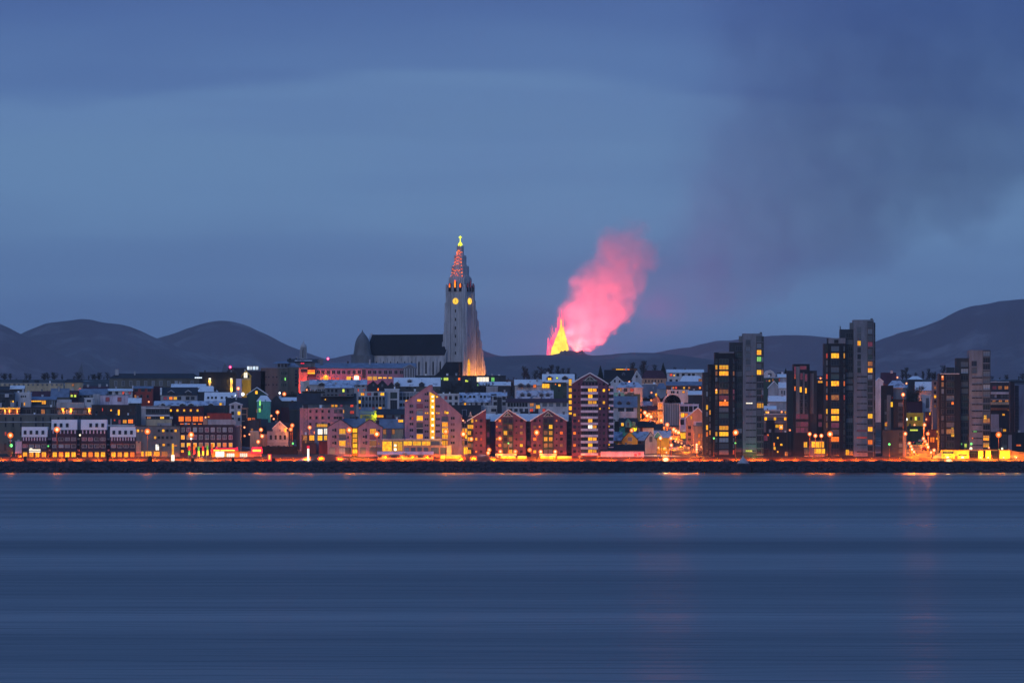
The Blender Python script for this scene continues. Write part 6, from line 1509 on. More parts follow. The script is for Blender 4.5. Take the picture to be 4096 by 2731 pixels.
for t, x, y, e in ((1, 130, 1005, 3240), (1, 715, 933, 4680), (2, 282, 957, 3960), (2, 830, 998, 3240), (2, 1620, 940, 0), (3, 1245, 940, 4680), (3, 1590, 990, 3240), (4, 888, 957, 4680), (4, 1108, 990, 2880),
                   (5, 460, 970, 5040), (6, 1388, 970, 2520), (7, 1003, 990, 5400), (8, 1438, 998, 3240)):
    if e: lamp(t, x, y, DS, e=e)
for x in (-900, -300, 600, 1500, 2000, 2400, 2900, 3350, 3650):   # not drawn: kept for spacing notes
    pass
# low lamps added to wash the bank in orange light
BL = 'added low lamps along the footpath'
for i in range(68):
    pxx = 12 + i * 61 + R.uniform(-14, 14)
    D = 3987.6
    X = WX(pxx, D)
    L_ = tag(empty('wash_lamp', (X, D, gz(D) + .1)), 'added knee-high amber lamp lighting the shore bank', 'bollard lamp', BL)
    MB().tube((0, 0, -.1), (0, 0, .8), .12, .10, 6).put('post', 'metal', L_)
    put('bulb', BULB, 'lit', L_, loc=(0, 0, .95), scale=(.16, .16, .2))
    add_spot(L_, (0, .2, 1.5), 9500, (1, .11, .0))
SL = 'street lamps on the slopes'
lab2 = 'short street lamp with a modelled amber halo among the hillside houses'
for t, x, y, b, e in ((1, 1003, 440, 830, 1600), (3, 138, 935, 1215, 4500), (3, 152, 1015, 1225, 1500), (3, 103, 1085, 1240, 1500), (3, 345, 715, 1085, 2500), (3, 530, 880, 1192, 4500), (3, 510, 930, 1192, 3500), (3, 748, 907, 1210, 4000), (3, 823, 970, 1225, 3000),
                      (3, 430, 487, 960, 900), (2, 1420, 418, 800, 900), (2, 1705, 935, 1215, 0), (2, 1720, 1015, 1220, 0), (5, 1652, 943, 1205, 2200), (5, 1485, 1182, 1255, 1600), (8, 240, 495, 1275, 2500), (8, 268, 985, 1276, 1200), (8, 550, 985, 1190, 2800), (8, 508, 875, 1080, 1600),
                      (7, 748, 988, 1275, 2500), (7, 895, 1010, 1275, 1600), (7, 820, 1010, 1275, 900), (7, 390, 902, 1230, 900)):
    if e: lamp(t, x, y, b=b, e=e, r=.58, g=.95, label=lab2, group=SL)
# street climbing between the houses: lamps along it
ST = 'lamps of the climbing street'
lab3 = 'white-hot lamp on a short pole along the climbing street'
for x, y in ((250, 722), (278, 758), (300, 745), (325, 772), (455, 818), (530, 872), (612, 932), (640, 955), (668, 970)):
    lamp(6, x, y, b=y + 85, e=11000, r=.7, g=1.1, label=lab3, group=ST)
for x, y in ((578, 1042), (580, 1128), (445, 1040)):
    lamp(6, x, y, b=1262, e=1800, r=.6, g=.95, label='white lamp before the yellow-lit house at the street foot', group='white lamps at the street foot')
for y in (1122, 1150, 1180, 1212):
    lamp(6, 899, y, b=1268, e=1500, r=.5, g=.75, pole=y == 1212, label='stacked white lamp of the bright column at the street corner', group='column of white lamps at the street corner')
for x, y in ((495, 1045), (515, 1080), (540, 1120), (553, 1152), (318, 1105), (340, 1143), (352, 1180), (376, 1212), (590, 1220), (628, 1190), (430, 755), (398, 772), (405, 692), (498, 917)):
    lamp(8, x, y, b=min(1277, y + 85), e=9000, r=.55, g=.9, label='white-hot lamp along the steep street by the yellow house', group='lamps of the steep street', bulb='bulb')
# entrance and wall lamps near the water
EN = 'lamps at the block entrances'
for t, x, y, e, lb in ((5, 5, 1208, 2500, 0), (5, 192, 1208, 2500, 0), (5, 510, 1210, 2500, 0), (5, 692, 1210, 2200, 0), (5, 1003, 1285, 3500, 0), (5, 1235, 1287, 3500, 0), (4, 1207, 1052, 2500, 0), (5, -2, 1045, 2000, 0), (4, 1570, 972, 0, 0), (5, 372, 1188, 900, 0), (4, 1432, 1188, 900, 0), (4, 1420, 1225, 900, 0)):
    if e: lamp(t, x, y, D=3998.5, e=e, r=.6, g=1.05, pole=False, label='round entrance lamp before the red brick blocks', group=EN)
for t, x, y in ((4, 850, 1240), (4, 1010, 1252), (5, 50, 1262), (5, 150, 1262), (5, 270, 1266), (5, 560, 1262), (5, 655, 1262), (5, 800, 1268), (8, 640, 1250)):
    D = 3989.6
    L_ = tag(empty('wash_lamp', (WX(TX(t, x), D), D, gz(D) + .2)), 'short lamp standing before a yellow-lit garden wall', 'bollard lamp', 'lamps before the garden walls')
    MB().tube((0, 0, -.3), (0, 0, .5), .12, .1, 6).put('post', 'metal', L_); put('bulb', BULB, 'lit', L_, loc=(0, 0, .62), scale=(.15, .15, .15)); add_light('lamp_light', L_, (0, 0, 1.1), 900, (1, .42, .03), .3)
for x in (800, 985, 1212, 1306, 1500, 1660):
    D = 3989.8
    L_ = tag(empty('floodlight', (WX(TX(8, x), D), D, gz(D) + .3)), 'white floodlight at the foot of the long garage wall', 'floodlight', 'floodlights of the garage wall')
    MB().box(-.5, .5, -.3, .3, 0, .5).put('housing', 'metal', L_); put('lens', BULB, 'bulb', L_, loc=(0, 0, .7), scale=(.7, .3, .45) if x in (800, 985) else (.3, .2, .3)); add_light('lamp_light', L_, (0, .4, 1.4), 2200, (1, .45, .04), .4)
# car headlight blooms modelled as post lamps, and one small cool lamp
for t, x, y, r_ in ((6, 510, 1308, 1.4), (8, 812, 1322, 1.5), (6, 798, 1336, .5)):
    D = 3983.0
    L_ = tag(empty('glare_lamp', (WX(TX(t, x), D), D, gz(D))), {510: 'dazzling wide headlight bloom modelled as a post lamp at the street foot', 812: 'dazzling headlight bloom modelled as a post lamp before the garage wall', 798: 'small cool white lamp on the seawall edge'}[x], 'floodlamp')
    h = WZ(TY(t, y), D) - gz(D)
    MB().tube((0, .3, -.2), (0, .3, h), .12, .1, 6).put('post', 'metal', L_); put('bulb', BULB, 'bulb' if r_ > 1 else 'bulbcool', L_, loc=(0, 0, h), scale=(r_, r_ * .5, r_ * .62)); add_light('lamp_light', L_, (0, -1.2, h + .3), 5000 if r_ > 1 else 400, (1, .62, .2), .6)
    if r_ > 1: put('halo', HALO, 'halo', L_, loc=(0, 0, h), scale=(r_ * 1.35, r_ * .8, r_ * .95))
# pink-lit school, red wall, yellow chapel, other lit fronts
for t, x, y, b, e, col, lb in ((3, 950, 300, 588, 2200, (1, .10, .03), 'floodlight at the arched door of the pink-lit school'), (3, 1335, 300, 588, 2600, (1, .10, .05), 'bright floodlight at the second arched door of the pink-lit school'), (3, 690, 300, 594, 7000, (1, .05, .01), 'red floodlight before the glowing end wall panel'),
                       (3, 1120, 300, 600, 1600, (1, .08, .12), 'pink floodlight along the school front'), (2, 1514, 330, 712, 2200, (1, .62, .04), 'yellow floodlight before the small chapel'), (3, 700, 960, 1212, 5000, (1, .24, .01), 'orange floodlight under the lattice mast'), (3, 880, 850, 1218, 2600, (1, .28, .015), 'orange floodlight before the pink block'),
                       (3, 130, 700, 1080, 800, (.06, 1, .30), 'green floodlight by the snow-roofed corner house'), (3, 1470, 780, 1062, 700, (.65, 1, .12), 'lime floodlight before the small window-row house'), (8, 390, 790, 1030, 1800, (1, .62, .02), 'yellow floodlight before the corner house of the steep street'),
                       (8, 395, 950, 1105, 500, (.35, 1, .10), 'green floodlight before the gabled house of the steep street'), (5, 1600, 940, 1185, 500, (.2, 1, .5), 'green floodlight before the teal house'), (6, 470, 1090, 1252, 1500, (1, .5, .03), 'yellow floodlight before the snowy-roofed street house'), (6, 850, 1000, 1185, 3000, (1, .22, .01), 'orange floodlight on the gabled house by the dark tower'),
                       (6, 720, 1060, 1165, 1800, (1, .33, .015), 'orange floodlight before the glowing arcade'), (6, 300, 640, 1010, 900, (1, .3, .02), 'orange floodlight by the lantern house'), (9, 1130, 1190, 1300, 500, (1, .04, .06), 'red floodlight at the foot of the short framed tower'), (4, 985, 1180, 1279, 3200, (1, .36, .02), 'yellow floodlight washing the end of the pink gable block'), (4, 420, 1160, 1279, 1500, (1, .30, .02), 'orange floodlight washing the pink gable block'), (3, 1030, 1200, 1279, 1600, (1, .26, .015), 'orange floodlight before the first pink gabled house'),
                       (3, 1420, 1200, 1279, 1600, (1, .26, .015), 'orange floodlight before the second pink gabled house'), (3, 1310, 1200, 1279, 1200, (1, .4, .02), 'yellow floodlight before the glass stairwell'), (6, 700, 1100, 1150, 8000, (1, .2, .005), 'orange floodlight on the lower climbing street'), (6, 780, 1180, 1215, 8000, (1, .2, .005), 'orange floodlight by the parked cars of the climbing street'),
                       (6, 600, 1120, 1180, 5000, (1, .22, .005), 'orange floodlight behind the yellow-lit street house'), (6, 185, 700, 835, 2200, (1, .22, .01), 'orange floodlight at the top of the climbing street'), (6, 340, 740, 850, 2200, (1, .25, .01), 'orange floodlight before the upper terrace'), (8, 420, 1200, 1240, 4500, (1, .2, .005), 'orange floodlight at the foot of the steep street'),
                       (9, 560, 1365, 1384, 500, (.3, 1, .25), 'green floodlight at the foot of the stepped dark tower')):
    D = depth_of(TY(t, b)) - 3.5
    if t == 9: D = 3999.0
    zz = gz(D)
    f = tag(empty('floodlight', (WX(TX(t, x), D), D, zz)), lb, 'floodlight')
    MB().box(-.35, .35, -.25, .25, 0, .6).put('housing', 'metal', f)
    add_light('lamp_light', f, (0, -.2, max(1.2, (WZ(TY(t, y), D) - zz) * .55)), e, col, .4)
for (t, x, y, b, lb) in ((2, 1320, 150, 560, 'red beacon mast above the flat crest building'), (3, 978, 46, 430, 'red beacon mast above the crest hall chimney')):
    D = depth_of(TY(t, b))
    L_ = tag(empty('beacon_mast', (WX(TX(t, x), D), D, gz(D))), lb, 'beacon')
    h = WZ(TY(t, y), D) - gz(D)
    MB().tube((0, 0, -.5), (0, 0, h), .14, .08, 5).put('mast', 'metal', L_); put('bulb', BULB, 'beacon', L_, loc=(0, 0, h), scale=(.75, .75, .8)); put('core', BULB, 'bulb', L_, loc=(0, -.6, h), scale=(.32, .3, .32))
for (t, x, y, b, m_, lb, r_) in ((2, 1478, 490, 950, 'bulbcool', 'green-white lamp on the dark crest corner by the green house', .8), (3, 372, 475, 960, 'bulbcool', 'cool white lamp beside the amber one below the grey school', .5), (3, 537, 1107, 1225, 'bulbgreen', 'green signal lamp above the dark hedge', .45), (1, 140, 1132, 1276, 'bulbgreen', 'green-white lamp at the glazed lobby', .7), (1, 605, 1140, 1276, 'bulbgreen', 'small green lamp on the first stair tower', .4),
                             (5, 105, 1105, 1276, 'bulbgreen', 'green lamp on the bay of the first brick gable', .4), (6, 1115, 1043, 1276, 'bulbgreen', 'green lamp beside the stepped dark tower', .45), (6, 1385, 1102, 1277, 'bulbgreen', 'green lamp on the pole below the stepped dark tower', .4), (7, 1748, 1117, 1277, 'bulbgreen', 'green signal lamp before the broad low dark block', .5), (8, 1095, 1112, 1277, 'bulbgreen', 'lime lamp above the garage wall', .55),
                             (8, 1090, 1172, 1277, 'bulb', 'yellow lamp above the garage wall', .7), (8, 1482, 1172, 1277, 'bulb', 'tall yellow lamp above the garage wall end', .5), (8, 1440, 1186, 1277, 'bulbgreen', 'green exit lamp over the dark garage opening', .35), (8, 282, 805, 1060, 'bulbcool', 'cool blue-white lamp beside the yellow corner house', .6), (1, 516, 475, 880, 'bulbcool', 'cool lamp among the bare trees', .4), (1, 1003, 1002, 1272, 'bulb', 'yellow lamp on the tall stair tower', .45),
                             (1, 1245, 1050, 1272, 'bulbcool', 'cool lamp on the tall white-mansard block', .35), (2, 1388, 508, 1030, 'bulbcool', 'cool lamp at the white chimney', .45), (2, 830, 1047, 1277, 'bulbcool', 'cool lamp before the purple office', .5), (0, 3318, 1330, 0, 'bulbcool', '', 0)):
    if not r_: continue
    lamp(t, x, y, b=b, e=0, r=r_, g=0, label=lb, group=None, bulb=m_, name='signal_lamp')

PL = 'small porch lamps scattered over the town'
for t, x, y, b in ((1, 82, 883, 1236), (1, 256, 912, 1236), (1, 258, 955, 1236), (1, 1430, 815, 1185), (2, 298, 585, 920), (2, 970, 630, 995), (2, 1010, 780, 1145), (2, 1500, 1012, 1200), (2, 1498, 905, 1170), (2, 1562, 992, 1190), (3, 465, 742, 1025), (3, 268, 760, 1055), (3, 298, 800, 1055), (3, 945, 556, 955), (3, 712, 435, 765),
                   (4, 1106, 820, 1262), (4, 1080, 795, 1262), (4, 1128, 603, 950), (4, 552, 567, 1262), (4, 340, 602, 900), (4, 835, 1100, 1270), (4, 1560, 972, 1268), (4, 1540, 1275, 1277), (5, 402, 628, 1025), (5, 500, 438, 795), (5, 1620, 335, 715), (5, 1500, 440, 795), (6, 332, 470, 795), (6, 742, 402, 795), (6, 330, 566, 985), (6, 195, 778, 830), (6, 372, 835, 905),
                   (6, 632, 1078, 1200), (6, 668, 1090, 1200), (6, 710, 1105, 1205), (6, 745, 1135, 1215), (6, 800, 1165, 1230), (6, 420, 1160, 1250), (6, 500, 1165, 1250), (6, 520, 1218, 1270), (6, 985, 940, 1220), (6, 1000, 1020, 1225), (6, 1005, 1105, 1235), (6, 955, 1150, 1240), (6, 1255, 570, 1272), (6, 1145, 437, 1272), (7, 500, 380, 860), (7, 398, 710, 1185),
                   (7, 228, 718, 1185), (7, 510, 700, 1190), (7, 500, 940, 1274), (7, 900, 632, 1000), (7, 885, 290, 800), (8, 282, 355, 935), (8, 734, 272, 1268), (8, 492, 425, 825), (8, 575, 735, 1055), (8, 530, 805, 1060), (8, 383, 875, 1080), (8, 470, 1150, 1230), (8, 1455, 410, 1115), (8, 1553, 408, 1115), (8, 1315, 1160, 1277), (8, 168, 280, 755)):
    lamp(t, x, y, b=b, e=260, r=.32, g=.5, pole=False, label='small amber porch lamp glowing among the dark houses', group=PL, name='porch_lamp')
# ================================================================ lattice mast, totem, neon post, banners
mast = Bd('lattice_mast', 'steel lattice mast standing before the pink lit block', 'mast', 3, 674, 720, 1215, 'metal', 1, D=4034)
b_ = MB()
xa, xb = mast.X(676), mast.X(719)
ys_ = [mast.Z(1090) + (mast.Z(665) - mast.Z(1090)) * k / 16 for k in range(17)]
for x in (xa, xb):
    for d in (0, xb - xa): b_.tube((x, d, -1), (x, d, ys_[-1]), .12, .12, 4)
for k in range(16):
    p, q = (xa, xb) if k % 2 else (xb, xa)
    for d in (0, xb - xa): b_.tube((p, d, ys_[k]), (q, d, ys_[k + 1]), .08, .08, 4)
    b_.tube((xa, 0, ys_[k]), (xa, xb - xa, ys_[k + 1]), .07, .07, 4); b_.tube((xb, 0, ys_[k]), (xb, xb - xa, ys_[k + 1]), .07, .07, 4)
b_.put('lattice', 'metal', mast.root)
MB().box(xa - .3, xb + .3, -.3, xb - xa + .3, ys_[-1], ys_[-1] + 1.8).put('cabin', 'slate', mast.root)
s = Bd('totem', 'slim white lit totem with a red cap before the dark hedge', 'totem', 3, 716, 744, 1290, 'white', .5, D=3987); s.vol('shaft', 718, 742, 1170, None, 0, .6, 'litwhite'); s.part('cap', 714, 746, 1135, 1172, 'neonred', -.1, .7)
s = Bd('totem', 'tall yellow-white lit pylon sign before the dark grey block', 'totem', 2, 584, 618, 1296, 'cream', .5, D=3987); s.vol('shaft', 588, 612, 1108, None, 0, .6, 'lit'); s.vol('base', 580, 620, 1250, None, -.1, .9, 'litwhite'); s.part('arm', 612, 652, 1128, 1140, 'litorange', .1, .4)
s = Bd('totem', 'short red glowing marker post with a yellow core by the shore road', 'totem', 3, 228, 264, 1300, 'white', .6, D=3986); s.vol('shaft', 224, 266, 1242, None, .1, .7, 'neonred'); s.part('core', 232, 256, 1250, 1308, 'neonyellow', -.1, .1)
FLG = 'festive flags before the purple office'
for x, c1, c2, y0 in ((805, 'neonred', 'litlime', 1135), (868, 'litorange', 'litred', 1120), (925, 'litgreen', 'lit', 1145), (980, 'neonred', 'lit', 1140), (1035, 'litgreen', 'lit', 1130), (1092, 'litorange', 'neonred', 1110)):
    s = Bd('flag', {805: 'red over green hanging flag lit from below', 868: 'orange over red hanging flag lit from below', 925: 'green over yellow hanging flag lit from below', 980: 'red over yellow hanging flag lit from below', 1035: 'green over yellow flag beside the neon diner flag', 1092: 'orange over red flag next to the neon diner'}[x], 'flag', 2, x - 14, x + 14, 1296, 'metal', .2, FLG, D=3989)
    n = 7
    for k_, (a_, c_, mm) in enumerate(((y0, y0 + 60, c1), (y0 + 60, y0 + 120, c2))):
        b_ = MB()
        vs = []
        for i in range(n):
            xx = s.X(x - 13 + 26 * i / (n - 1)); dy = .18 * math.sin(i * 1.3)
            vs += [(xx, dy - .05, s.Z(c_ - 0)), (xx, dy - .05, s.Z(a_)), (xx, dy, s.Z(c_)), (xx, dy, s.Z(a_))]
        fs = []
        for i in range(n - 1):
            q = 4 * i
            fs += [(q, q + 4, q + 5, q + 1), (q + 2, q + 3, q + 7, q + 6), (q + 1, q + 5, q + 7, q + 3), (q, q + 2, q + 6, q + 4)]
        fs += [(0, 1, 3, 2), (4 * n - 4, 4 * n - 2, 4 * n - 1, 4 * n - 3)]
        cm = {'neonred': 'clothred', 'litlime': 'clothgreen', 'litorange': 'clothorange', 'litred': 'clothred', 'litgreen': 'clothgreen', 'lit': 'clothyellow'}[mm]
        put('cloth', mesh('cloth', vs, fs), cm, s.root)
    MB().tube((s.X(x - 14), .1, -1), (s.X(x - 14), .1, s.Z(y0 - 6)), .07, .05, 5).put('pole', 'metal', s.root)
    add_light('lamp_light', s.root, (0, -2.2, 2.2), 500, (1, .62, .3), .3)
# dark posts, monument and boulder cone on the seawall
BO = 'dark concrete blocks on the seawall edge'
for t, x, w_, yt in ((1, 315, 32, 1268), (1, 836, 30, 1278), (1, 1348, 28, 1232), (2, 850, 34, 1290), (2, 1355, 30, 1290), (3, 296, 34, 1290), (6, 942, 14, 1285), (6, 1245, 20, 1308), (7, 283, 20, 1306)):
    s = Bd('concrete_block', 'dark square concrete block standing on the seawall edge', 'block', t, x - w_ / 2, x + w_ / 2, 1300, 'nearblack', 1.2, BO, D=3974.5)
    a, c = s.X(x - w_ / 2), s.X(x + w_ / 2); zt_ = s.Z(yt)
    MB().box(a, c, 0, 1.2, -.3, zt_ - .25).box(a - .12, c + .12, -.12, 1.32, zt_ - .25, zt_).put('block', 'nearblack', s.root)
mon = tag(empty('cone_monument', (WX(2972, 3964), 3964, 0)), 'dark cone-shaped shore beacon, its lit top given in paler grey, standing in the water', 'beacon')
um = 3964 / F
def mz(y): return WZ(y, 3964)
MB().lathe([(34 * um, -1.2), (33.5 * um, mz(1880)), (31 * um, mz(1866)), (25 * um, mz(1852))], 14).put('base', 'boulder', mon, True)
MB().lathe([(26 * um, mz(1854)), (19 * um, mz(1846)), (10 * um, mz(1836)), (4 * um, mz(1830)), (3.2 * um, mz(1824)), (0, mz(1822))], 14).put('cap', 'lightgrey', mon, True)  # lighter grey stands in for the light on the cone's top
sto = tag(empty('egg_sculpture', (WX(601, 3974), 3974, 5.05)), 'dark egg-shaped sculpture on the seawall lit green-yellow at its edge', 'sculpture')
MB().lathe([(0, -.2), (1.0, 0), (1.15, .8), (.95, 1.7), (.5, 2.4), (.12, 2.75), (0, 2.8)], 12).put('body', 'boulder', sto, True)
add_light('lamp_light', sto, (.6, 1.8, 1.3), 300, (.9, 1, .1), .2)

# ================================================================ mounds, streets, cars
def mound(label, t, x0, x1, yt, D, dp):
    a, c = WX(TX(t, x0), D), WX(TX(t, x1), D)
    h = WZ(TY(t, yt), D) - gz(D - dp)
    n, mth = 18, 8
    vs, fs = [], []
    for j in range(mth + 1):
        for i in range(n + 1):
            u, v = i / n * 2 - 1, j / mth * 2 - 1
            z = max(0, 1 - u * u) ** .8 * max(0, 1 - v * v) * h + mnoise.noise(Vector((u * 4, v * 3, x0))) * .12
            vs.append((u * (c - a) / 2, v * dp, z - .05))
    fs = [(j * (n + 1) + i, j * (n + 1) + i + 1, (j + 1) * (n + 1) + i + 1, (j + 1) * (n + 1) + i) for j in range(mth) for i in range(n)]
    o = put('mound', mesh('mound', vs, fs, True), 'earth', loc=((a + c) / 2, D, gz(D - dp)))
    return tag(o, label, 'mound', kind='structure')
mound('low brown earth mound before the pink gabled houses', 3, 600, 1262, 1238, 3992.5, 5)
mound('low brown earth mound before the first red brick block', 4, 1000, 1570, 1240, 3992.5, 5)
def street(name, label, t, pts, w_, lift=.05):
    vs = []
    rows_ = []
    for x, y in pts:
        rows_.append((WX(TX(t, x), depth_of(TY(t, y))), depth_of(TY(t, y))))
    fine_ = []
    for (xa, da), (xb, db) in zip(rows_, rows_[1:]):
        for k in range(6): fine_.append((xa + (xb - xa) * k / 6, da + (db - da) * k / 6))
    fine_.append(rows_[-1])
    for x, d in fine_: vs += [(x - w_ / 2, d, gz(d) + lift), (x + w_ / 2, d, gz(d) + lift)]
    fs = [(2 * i, 2 * i + 1, 2 * i + 3, 2 * i + 2) for i in range(len(fine_) - 1)]
    tag(put(name, mesh(name, vs, fs), 'street_paving'), label, 'street', kind='structure')
    return fine_
st1 = street('street', 'street climbing between the houses from the shore', 6, [(860, 1279), (800, 1180), (690, 1090), (600, 1000), (470, 905), (330, 840), (225, 780)], 9)
st2 = street('street', 'steep street leading up to the yellow corner house', 8, [(430, 1279), (430, 1180), (410, 1080), (395, 1010)], 8.5)
tag(put('lawn', mesh('lawn', [(-11, -6, 0), (13, -6, 0), (13, 7, .7), (-11, 7, .7)], [(0, 1, 2, 3)]), 'hillside', loc=(WX(TX(6, 740), 4012), 4012, gz(4006) + .06)), 'dark lawn at the street foot', 'lawn', kind='structure') if False else None
def car(label, loc, rz, paint, group, lights=True):
    r = tag(empty('car', loc, rz), label, 'car', group)
    b = MB()
    P = [(-2.1, .35), (2.1, .35), (2.15, .75), (1.95, .92), (.95, 1.0), (.45, 1.45), (-1.1, 1.47), (-1.75, 1.0), (-2.12, .92)]
    b.prism_y(P, -.85, .85)
    b.put('body', paint, r)
    for sy in (-.87, .86):
        MB().prism_y([(-1.45, 1.0), (.75, 1.0), (.38, 1.38), (-1.05, 1.4)], sy, sy + .015).put('side_window', 'pane', r)
    MB().add([(.52, -.75, 1.42), (.98, -.75, 1.04), (.98, .75, 1.04), (.52, .75, 1.42)], [(0, 1, 2, 3)]).put('windscreen', 'pane', r, loc=(.02, 0, .02))
    for x in (-1.35, 1.35):
        for y in (-.8, .8):
            MB().tube((x, y - .12, .33), (x, y + .12, .33), .33, .33, 12).put('wheel', 'nearblack', r)
    for y in (-.6, .6):
        MB().box(2.12, 2.2, y - .22, y + .22, .62, .82).put('headlight', 'bulb' if lights else 'trim', r)
        MB().box(-2.18, -2.1, y - .2, y + .2, .7, .86).put('tail_light', 'neonred' if lights else 'redpaint', r)
    return r
for i, (k, side, lab) in enumerate(((3, 1, 'dark car parked on the climbing street below the arcade'), (5, 1, 'red car parked behind the dark one on the climbing street'), (8, 1, 'pale car parked near the grey shed on the climbing street'), (11, -1, 'dark car parked high on the climbing street'))):
    x, d = st1[k]
    car(lab, (x + side * 3.4, d, gz(d) + .06), rad(-68), ['slate', 'redpaint', 'lightgrey', 'grey'][i], 'cars on the climbing street', i == 1)
for i, (k, dx, lab) in enumerate(((5, 2.8, 'dark red car driving up the steep street'), (10, -2.0, 'dark car parked below the green house'), (11, 1.8, 'pale car parked below the green house'))):
    x, d = st2[min(k, len(st2) - 1)]
    car(lab, (x + dx, d, gz(d) + .06), rad(80), ['redpaint', 'slate', 'lightgrey'][i], 'cars on the steep street')
# dark hedges
def hedge(label, t, x0, x1, yt, b, dp=2.5, D=None):
    D = D or depth_of(TY(t, b))
    h = tag(empty('hedge', (WX(TX(t, (x0 + x1) / 2), D), D, gz(D))), label, 'hedge')
    hw = (WX(TX(t, x1), D) - WX(TX(t, x0), D)) / 2
    ht = WZ(TY(t, yt), D) - gz(D)
    b_ = MB()
    for i in range(int(hw * ht * 14)):
        x, z, y = R.uniform(-hw, hw), R.uniform(0, ht), R.uniform(-dp / 2, dp / 2)
        if z > ht * (.82 + .18 * mnoise.noise(Vector((x * .5, 0, x0)))): continue
        r_ = R.uniform(.25, .6)
        q = Vector((R.uniform(-1, 1), R.uniform(-1, 1), R.uniform(-1, 1))).normalized(); p = q.orthogonal()
        c0 = Vector((x, y, z))
        b_.add([tuple(c0 + q * r_), tuple(c0 - q * r_ * .5 + p * r_ * .6), tuple(c0 - q * r_ * .5 - p * r_ * .6)], [(0, 1, 2)])
    b_.put('foliage', 'hedge', h)
    MB().box(-hw * .96, hw * .96, -dp * .3, dp * .3, -.3, ht * .75).put('core', 'hedge', h)
hedge('dark overgrown slope hedge below the pediment house', 3, 150, 600, 1112, 1240, 4)
hedge('dark clipped shrubs under the red wall panel', 3, 655, 945, 350, 760, 4)
hedge('dark thicket between the bright shop hall and the pink gable', 4, 690, 1300, 372, 770, 4)
hedge('dark shrubs below the white navy-roofed house', 5, 1430, 1740, 752, 1080, 3)
hedge('dark garden thicket on the slope beside the green house', 3, 380, 620, 395, 780, 4)
hedge('dark shrubs beside the yellow-lit steep street house', 8, 280, 420, 345, 900, 4)
hedge('dark green hedge above the maroon wall of the steep street', 8, 300, 480, 455, 930, 3)
hedge('dark hedge in front of the crest hall trees', 1, 380, 860, 420, 720, 3)
hedge('dark garden thicket below the blue-walled house', 6, 165, 500, 466, 768, 3)
# ================================================================ trees
def bare_tree_mesh(seed, spread, low):
    """trunk, rising limbs and a dense haze of twigs from low on the stem"""
    r_ = random.Random(seed)
    trunk, crown = MB(), MB()
    trunk.tube((0, 0, -.05), (0, 0, .5), .045, .028, 6)
    trunk.tube((0, 0, .5), (r_.uniform(-.03, .03), 0, .93), .020, .006, 5)
    for i in range(34):
        z = low + (1 - low) * (i / 34) ** 1.1 * .86
        a = r_.uniform(0, 6.283)
        reach = spread * math.sin(min(1, (1.02 - z) / (1.02 - low)) ** .7 * 2.2) * r_.uniform(.7, 1.1)
        p0 = Vector((0, 0, z))
        p1 = Vector((math.cos(a) * reach * .6, math.sin(a) * reach * .6, z + .10 + .06 * r_.random()))
        p2 = Vector((math.cos(a) * reach, math.sin(a) * reach, min(.99, p1.z + .14 * r_.random() + .05)))
        crown.tube(tuple(p0), tuple(p1), .011, .008, 3)
        crown.tube(tuple(p1), tuple(p2), .008, .003, 3)
        for k in range(15):
            s_ = r_.uniform(.25, 1)
            q = p0.lerp(p1, s_ * 1.6) if s_ < .6 else p1.lerp(p2, s_)
            d = Vector((r_.uniform(-1, 1), r_.uniform(-1, 1), r_.uniform(.1, 1.4))).normalized() * r_.uniform(.06, .15)
            crown.tube(tuple(q), tuple(q + d), .008, .003, 3)
    zmax = max(v[2] for v in crown.v)
    for m_ in (trunk, crown): m_.v = [(a / zmax, b / zmax, c / zmax) for a, b, c in m_.v]
    return trunk.mesh('trunk'), crown.mesh('crown')
BT = [bare_tree_mesh(11, .40, .05), bare_tree_mesh(23, .20, .03), bare_tree_mesh(31, .30, .04)]
def fir_mesh(seed):
    r_ = random.Random(seed)
    tr, cr = MB(), MB()
    tr.tube((0, 0, -.03), (0, 0, .95), .022, .005, 5)
    for i in range(420):
        z = r_.uniform(.08, 1) ; L_ = (1 - z) ** .9 * .26 * r_.uniform(.7, 1.1) + .012
        a = r_.uniform(0, 6.28); c_, s_ = math.cos(a), math.sin(a)
        wd = .018 + .02 * (1 - z)
        cr.add([(0, 0, z), (c_ * L_ - s_ * wd, s_ * L_ + c_ * wd, z - .06 - .05 * (1 - z)), (c_ * L_ * 1.1, s_ * L_ * 1.1, z - .04), (c_ * L_ + s_ * wd, s_ * L_ - c_ * wd, z - .07 - .05 * (1 - z))], [(0, 1, 2), (0, 2, 3), (0, 3, 1)])
    return tr.mesh('trunk'), cr.mesh('crown')
FIR = fir_mesh(5)
TG = 'bare winter trees on the crest'
def tree(px_, ytop, ybase, kind, fat=1.0, label='bare winter tree standing dark against the mountains', group=TG, D=None):
    D = D or min(4700, depth_of(ybase) + R.uniform(0, 6))
    z0, zt_ = gz(D), WZ(ytop, D)
    h = zt_ - z0
    T_ = tag(empty('fir_tree' if kind == 'fir' else 'bare_tree', (WX(px_, D), D, z0), R.uniform(0, 6.28)), label, 'tree', group)
    tr_, cr_ = FIR if kind == 'fir' else BT[kind]
    put('trunk', tr_, 'bark', T_, scale=(h * fat, h * fat, h))
    put('crown', cr_, 'needles' if kind == 'fir' else 'bark', T_, scale=(h * fat, h * fat, h))
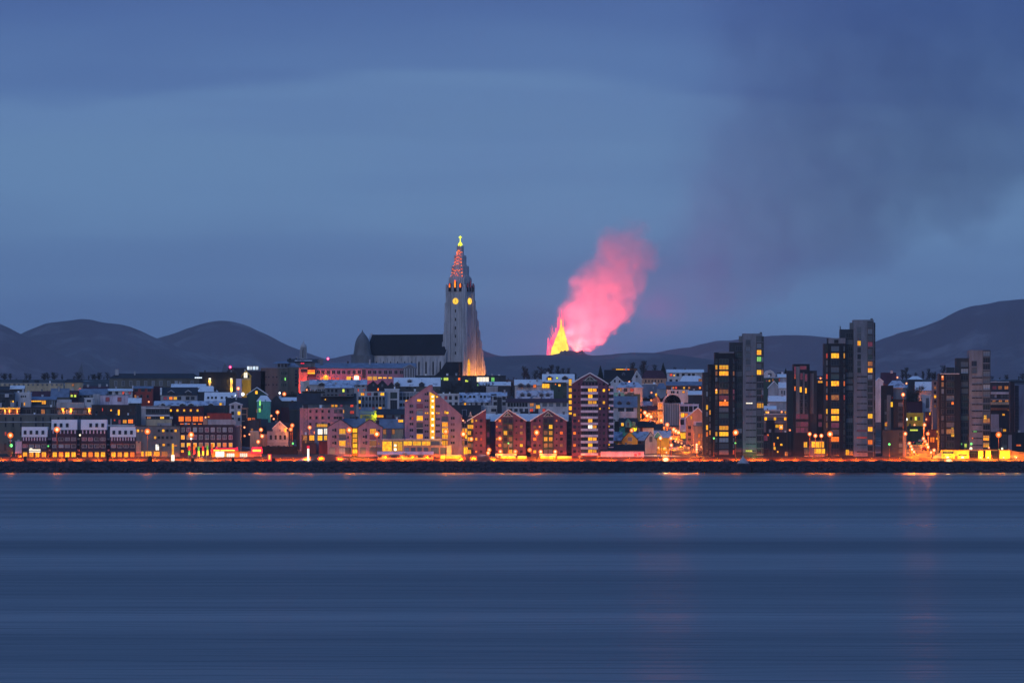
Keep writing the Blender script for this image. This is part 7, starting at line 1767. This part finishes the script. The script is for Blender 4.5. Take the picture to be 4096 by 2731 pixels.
for px_, yt, k, f_ in ((30, 1515, 0, .9), (178, 1487, 0, 1.1), (192, 1490, 2, .9), (212, 1486, 1, .9), (248, 1495, 1, .7), (355, 1500, 1, .8), (372, 1498, 2, .8), (393, 1497, 1, .8), (415, 1505, 2, .8), (100, 1510, 2, .8),
                       (2096, 1460, 1, .8), (2108, 1470, 1, .7), (2140, 1478, 2, .9), (2165, 1463, 0, .9), (2185, 1470, 2, .8), (2205, 1455, 1, .9), (2232, 1460, 1, .8), (2255, 1470, 2, .8), (2274, 1468, 1, .7), (2300, 1492, 0, .8),
                       (2530, 1445, 1, .8), (2575, 1438, 1, .9), (2620, 1455, 1, .8), (2700, 1465, 1, .6), (3610, 1476, 1, .9), (3625, 1466, 1, .9), (3665, 1488, 2, .8), (3692, 1482, 1, .8), (3716, 1472, 1, .9), (3740, 1484, 1, .7), (3775, 1458, 2, .8)):
    tree(px_, yt, 1530, k, f_ * 1.25, D=4690 + R.uniform(0, 18))
for i in range(78):                                   # the rest of the crest wood
    q = R.choice([R.uniform(-20, 430), R.uniform(-20, 430), R.uniform(2030, 2340), R.uniform(2480, 2800), R.uniform(3540, 3800), R.uniform(3060, 3180), R.uniform(3860, 4110), R.uniform(780, 1150)])
    tree(q, R.uniform(1486, 1514), 1530, R.choice([0, 0, 1, 2]), R.uniform(1.0, 1.7), D=4680 + R.uniform(0, 24))
for px_, yt, yb, k in ((240, 1560, 1640, 2), (205, 1555, 1640, 0), (270, 1558, 1650, 2), (1740, 1515, 1650, 2), (1810, 1520, 1655, 0), (1870, 1525, 1660, 2), (1940, 1522, 1655, 0), (2060, 1520, 1655, 2), (3655, 1535, 1690, 0)):
    tree(px_, yt, yb, k, 1.0, 'bare winter tree among the hillside houses', 'bare trees among the hillside houses')
for px_, yt, yb, lb in ((2402, 1460, 1530, 'slim dark fir behind the snowy gable of the brick tower'), (2653, 1448, 1530, 'broad dark fir behind the maroon hip roof'), (3143, 1470, 1560, 'dark fir glimpsed between the towers')):
    tree(px_, yt, yb, 'fir', .95, lb, None, D=4688)
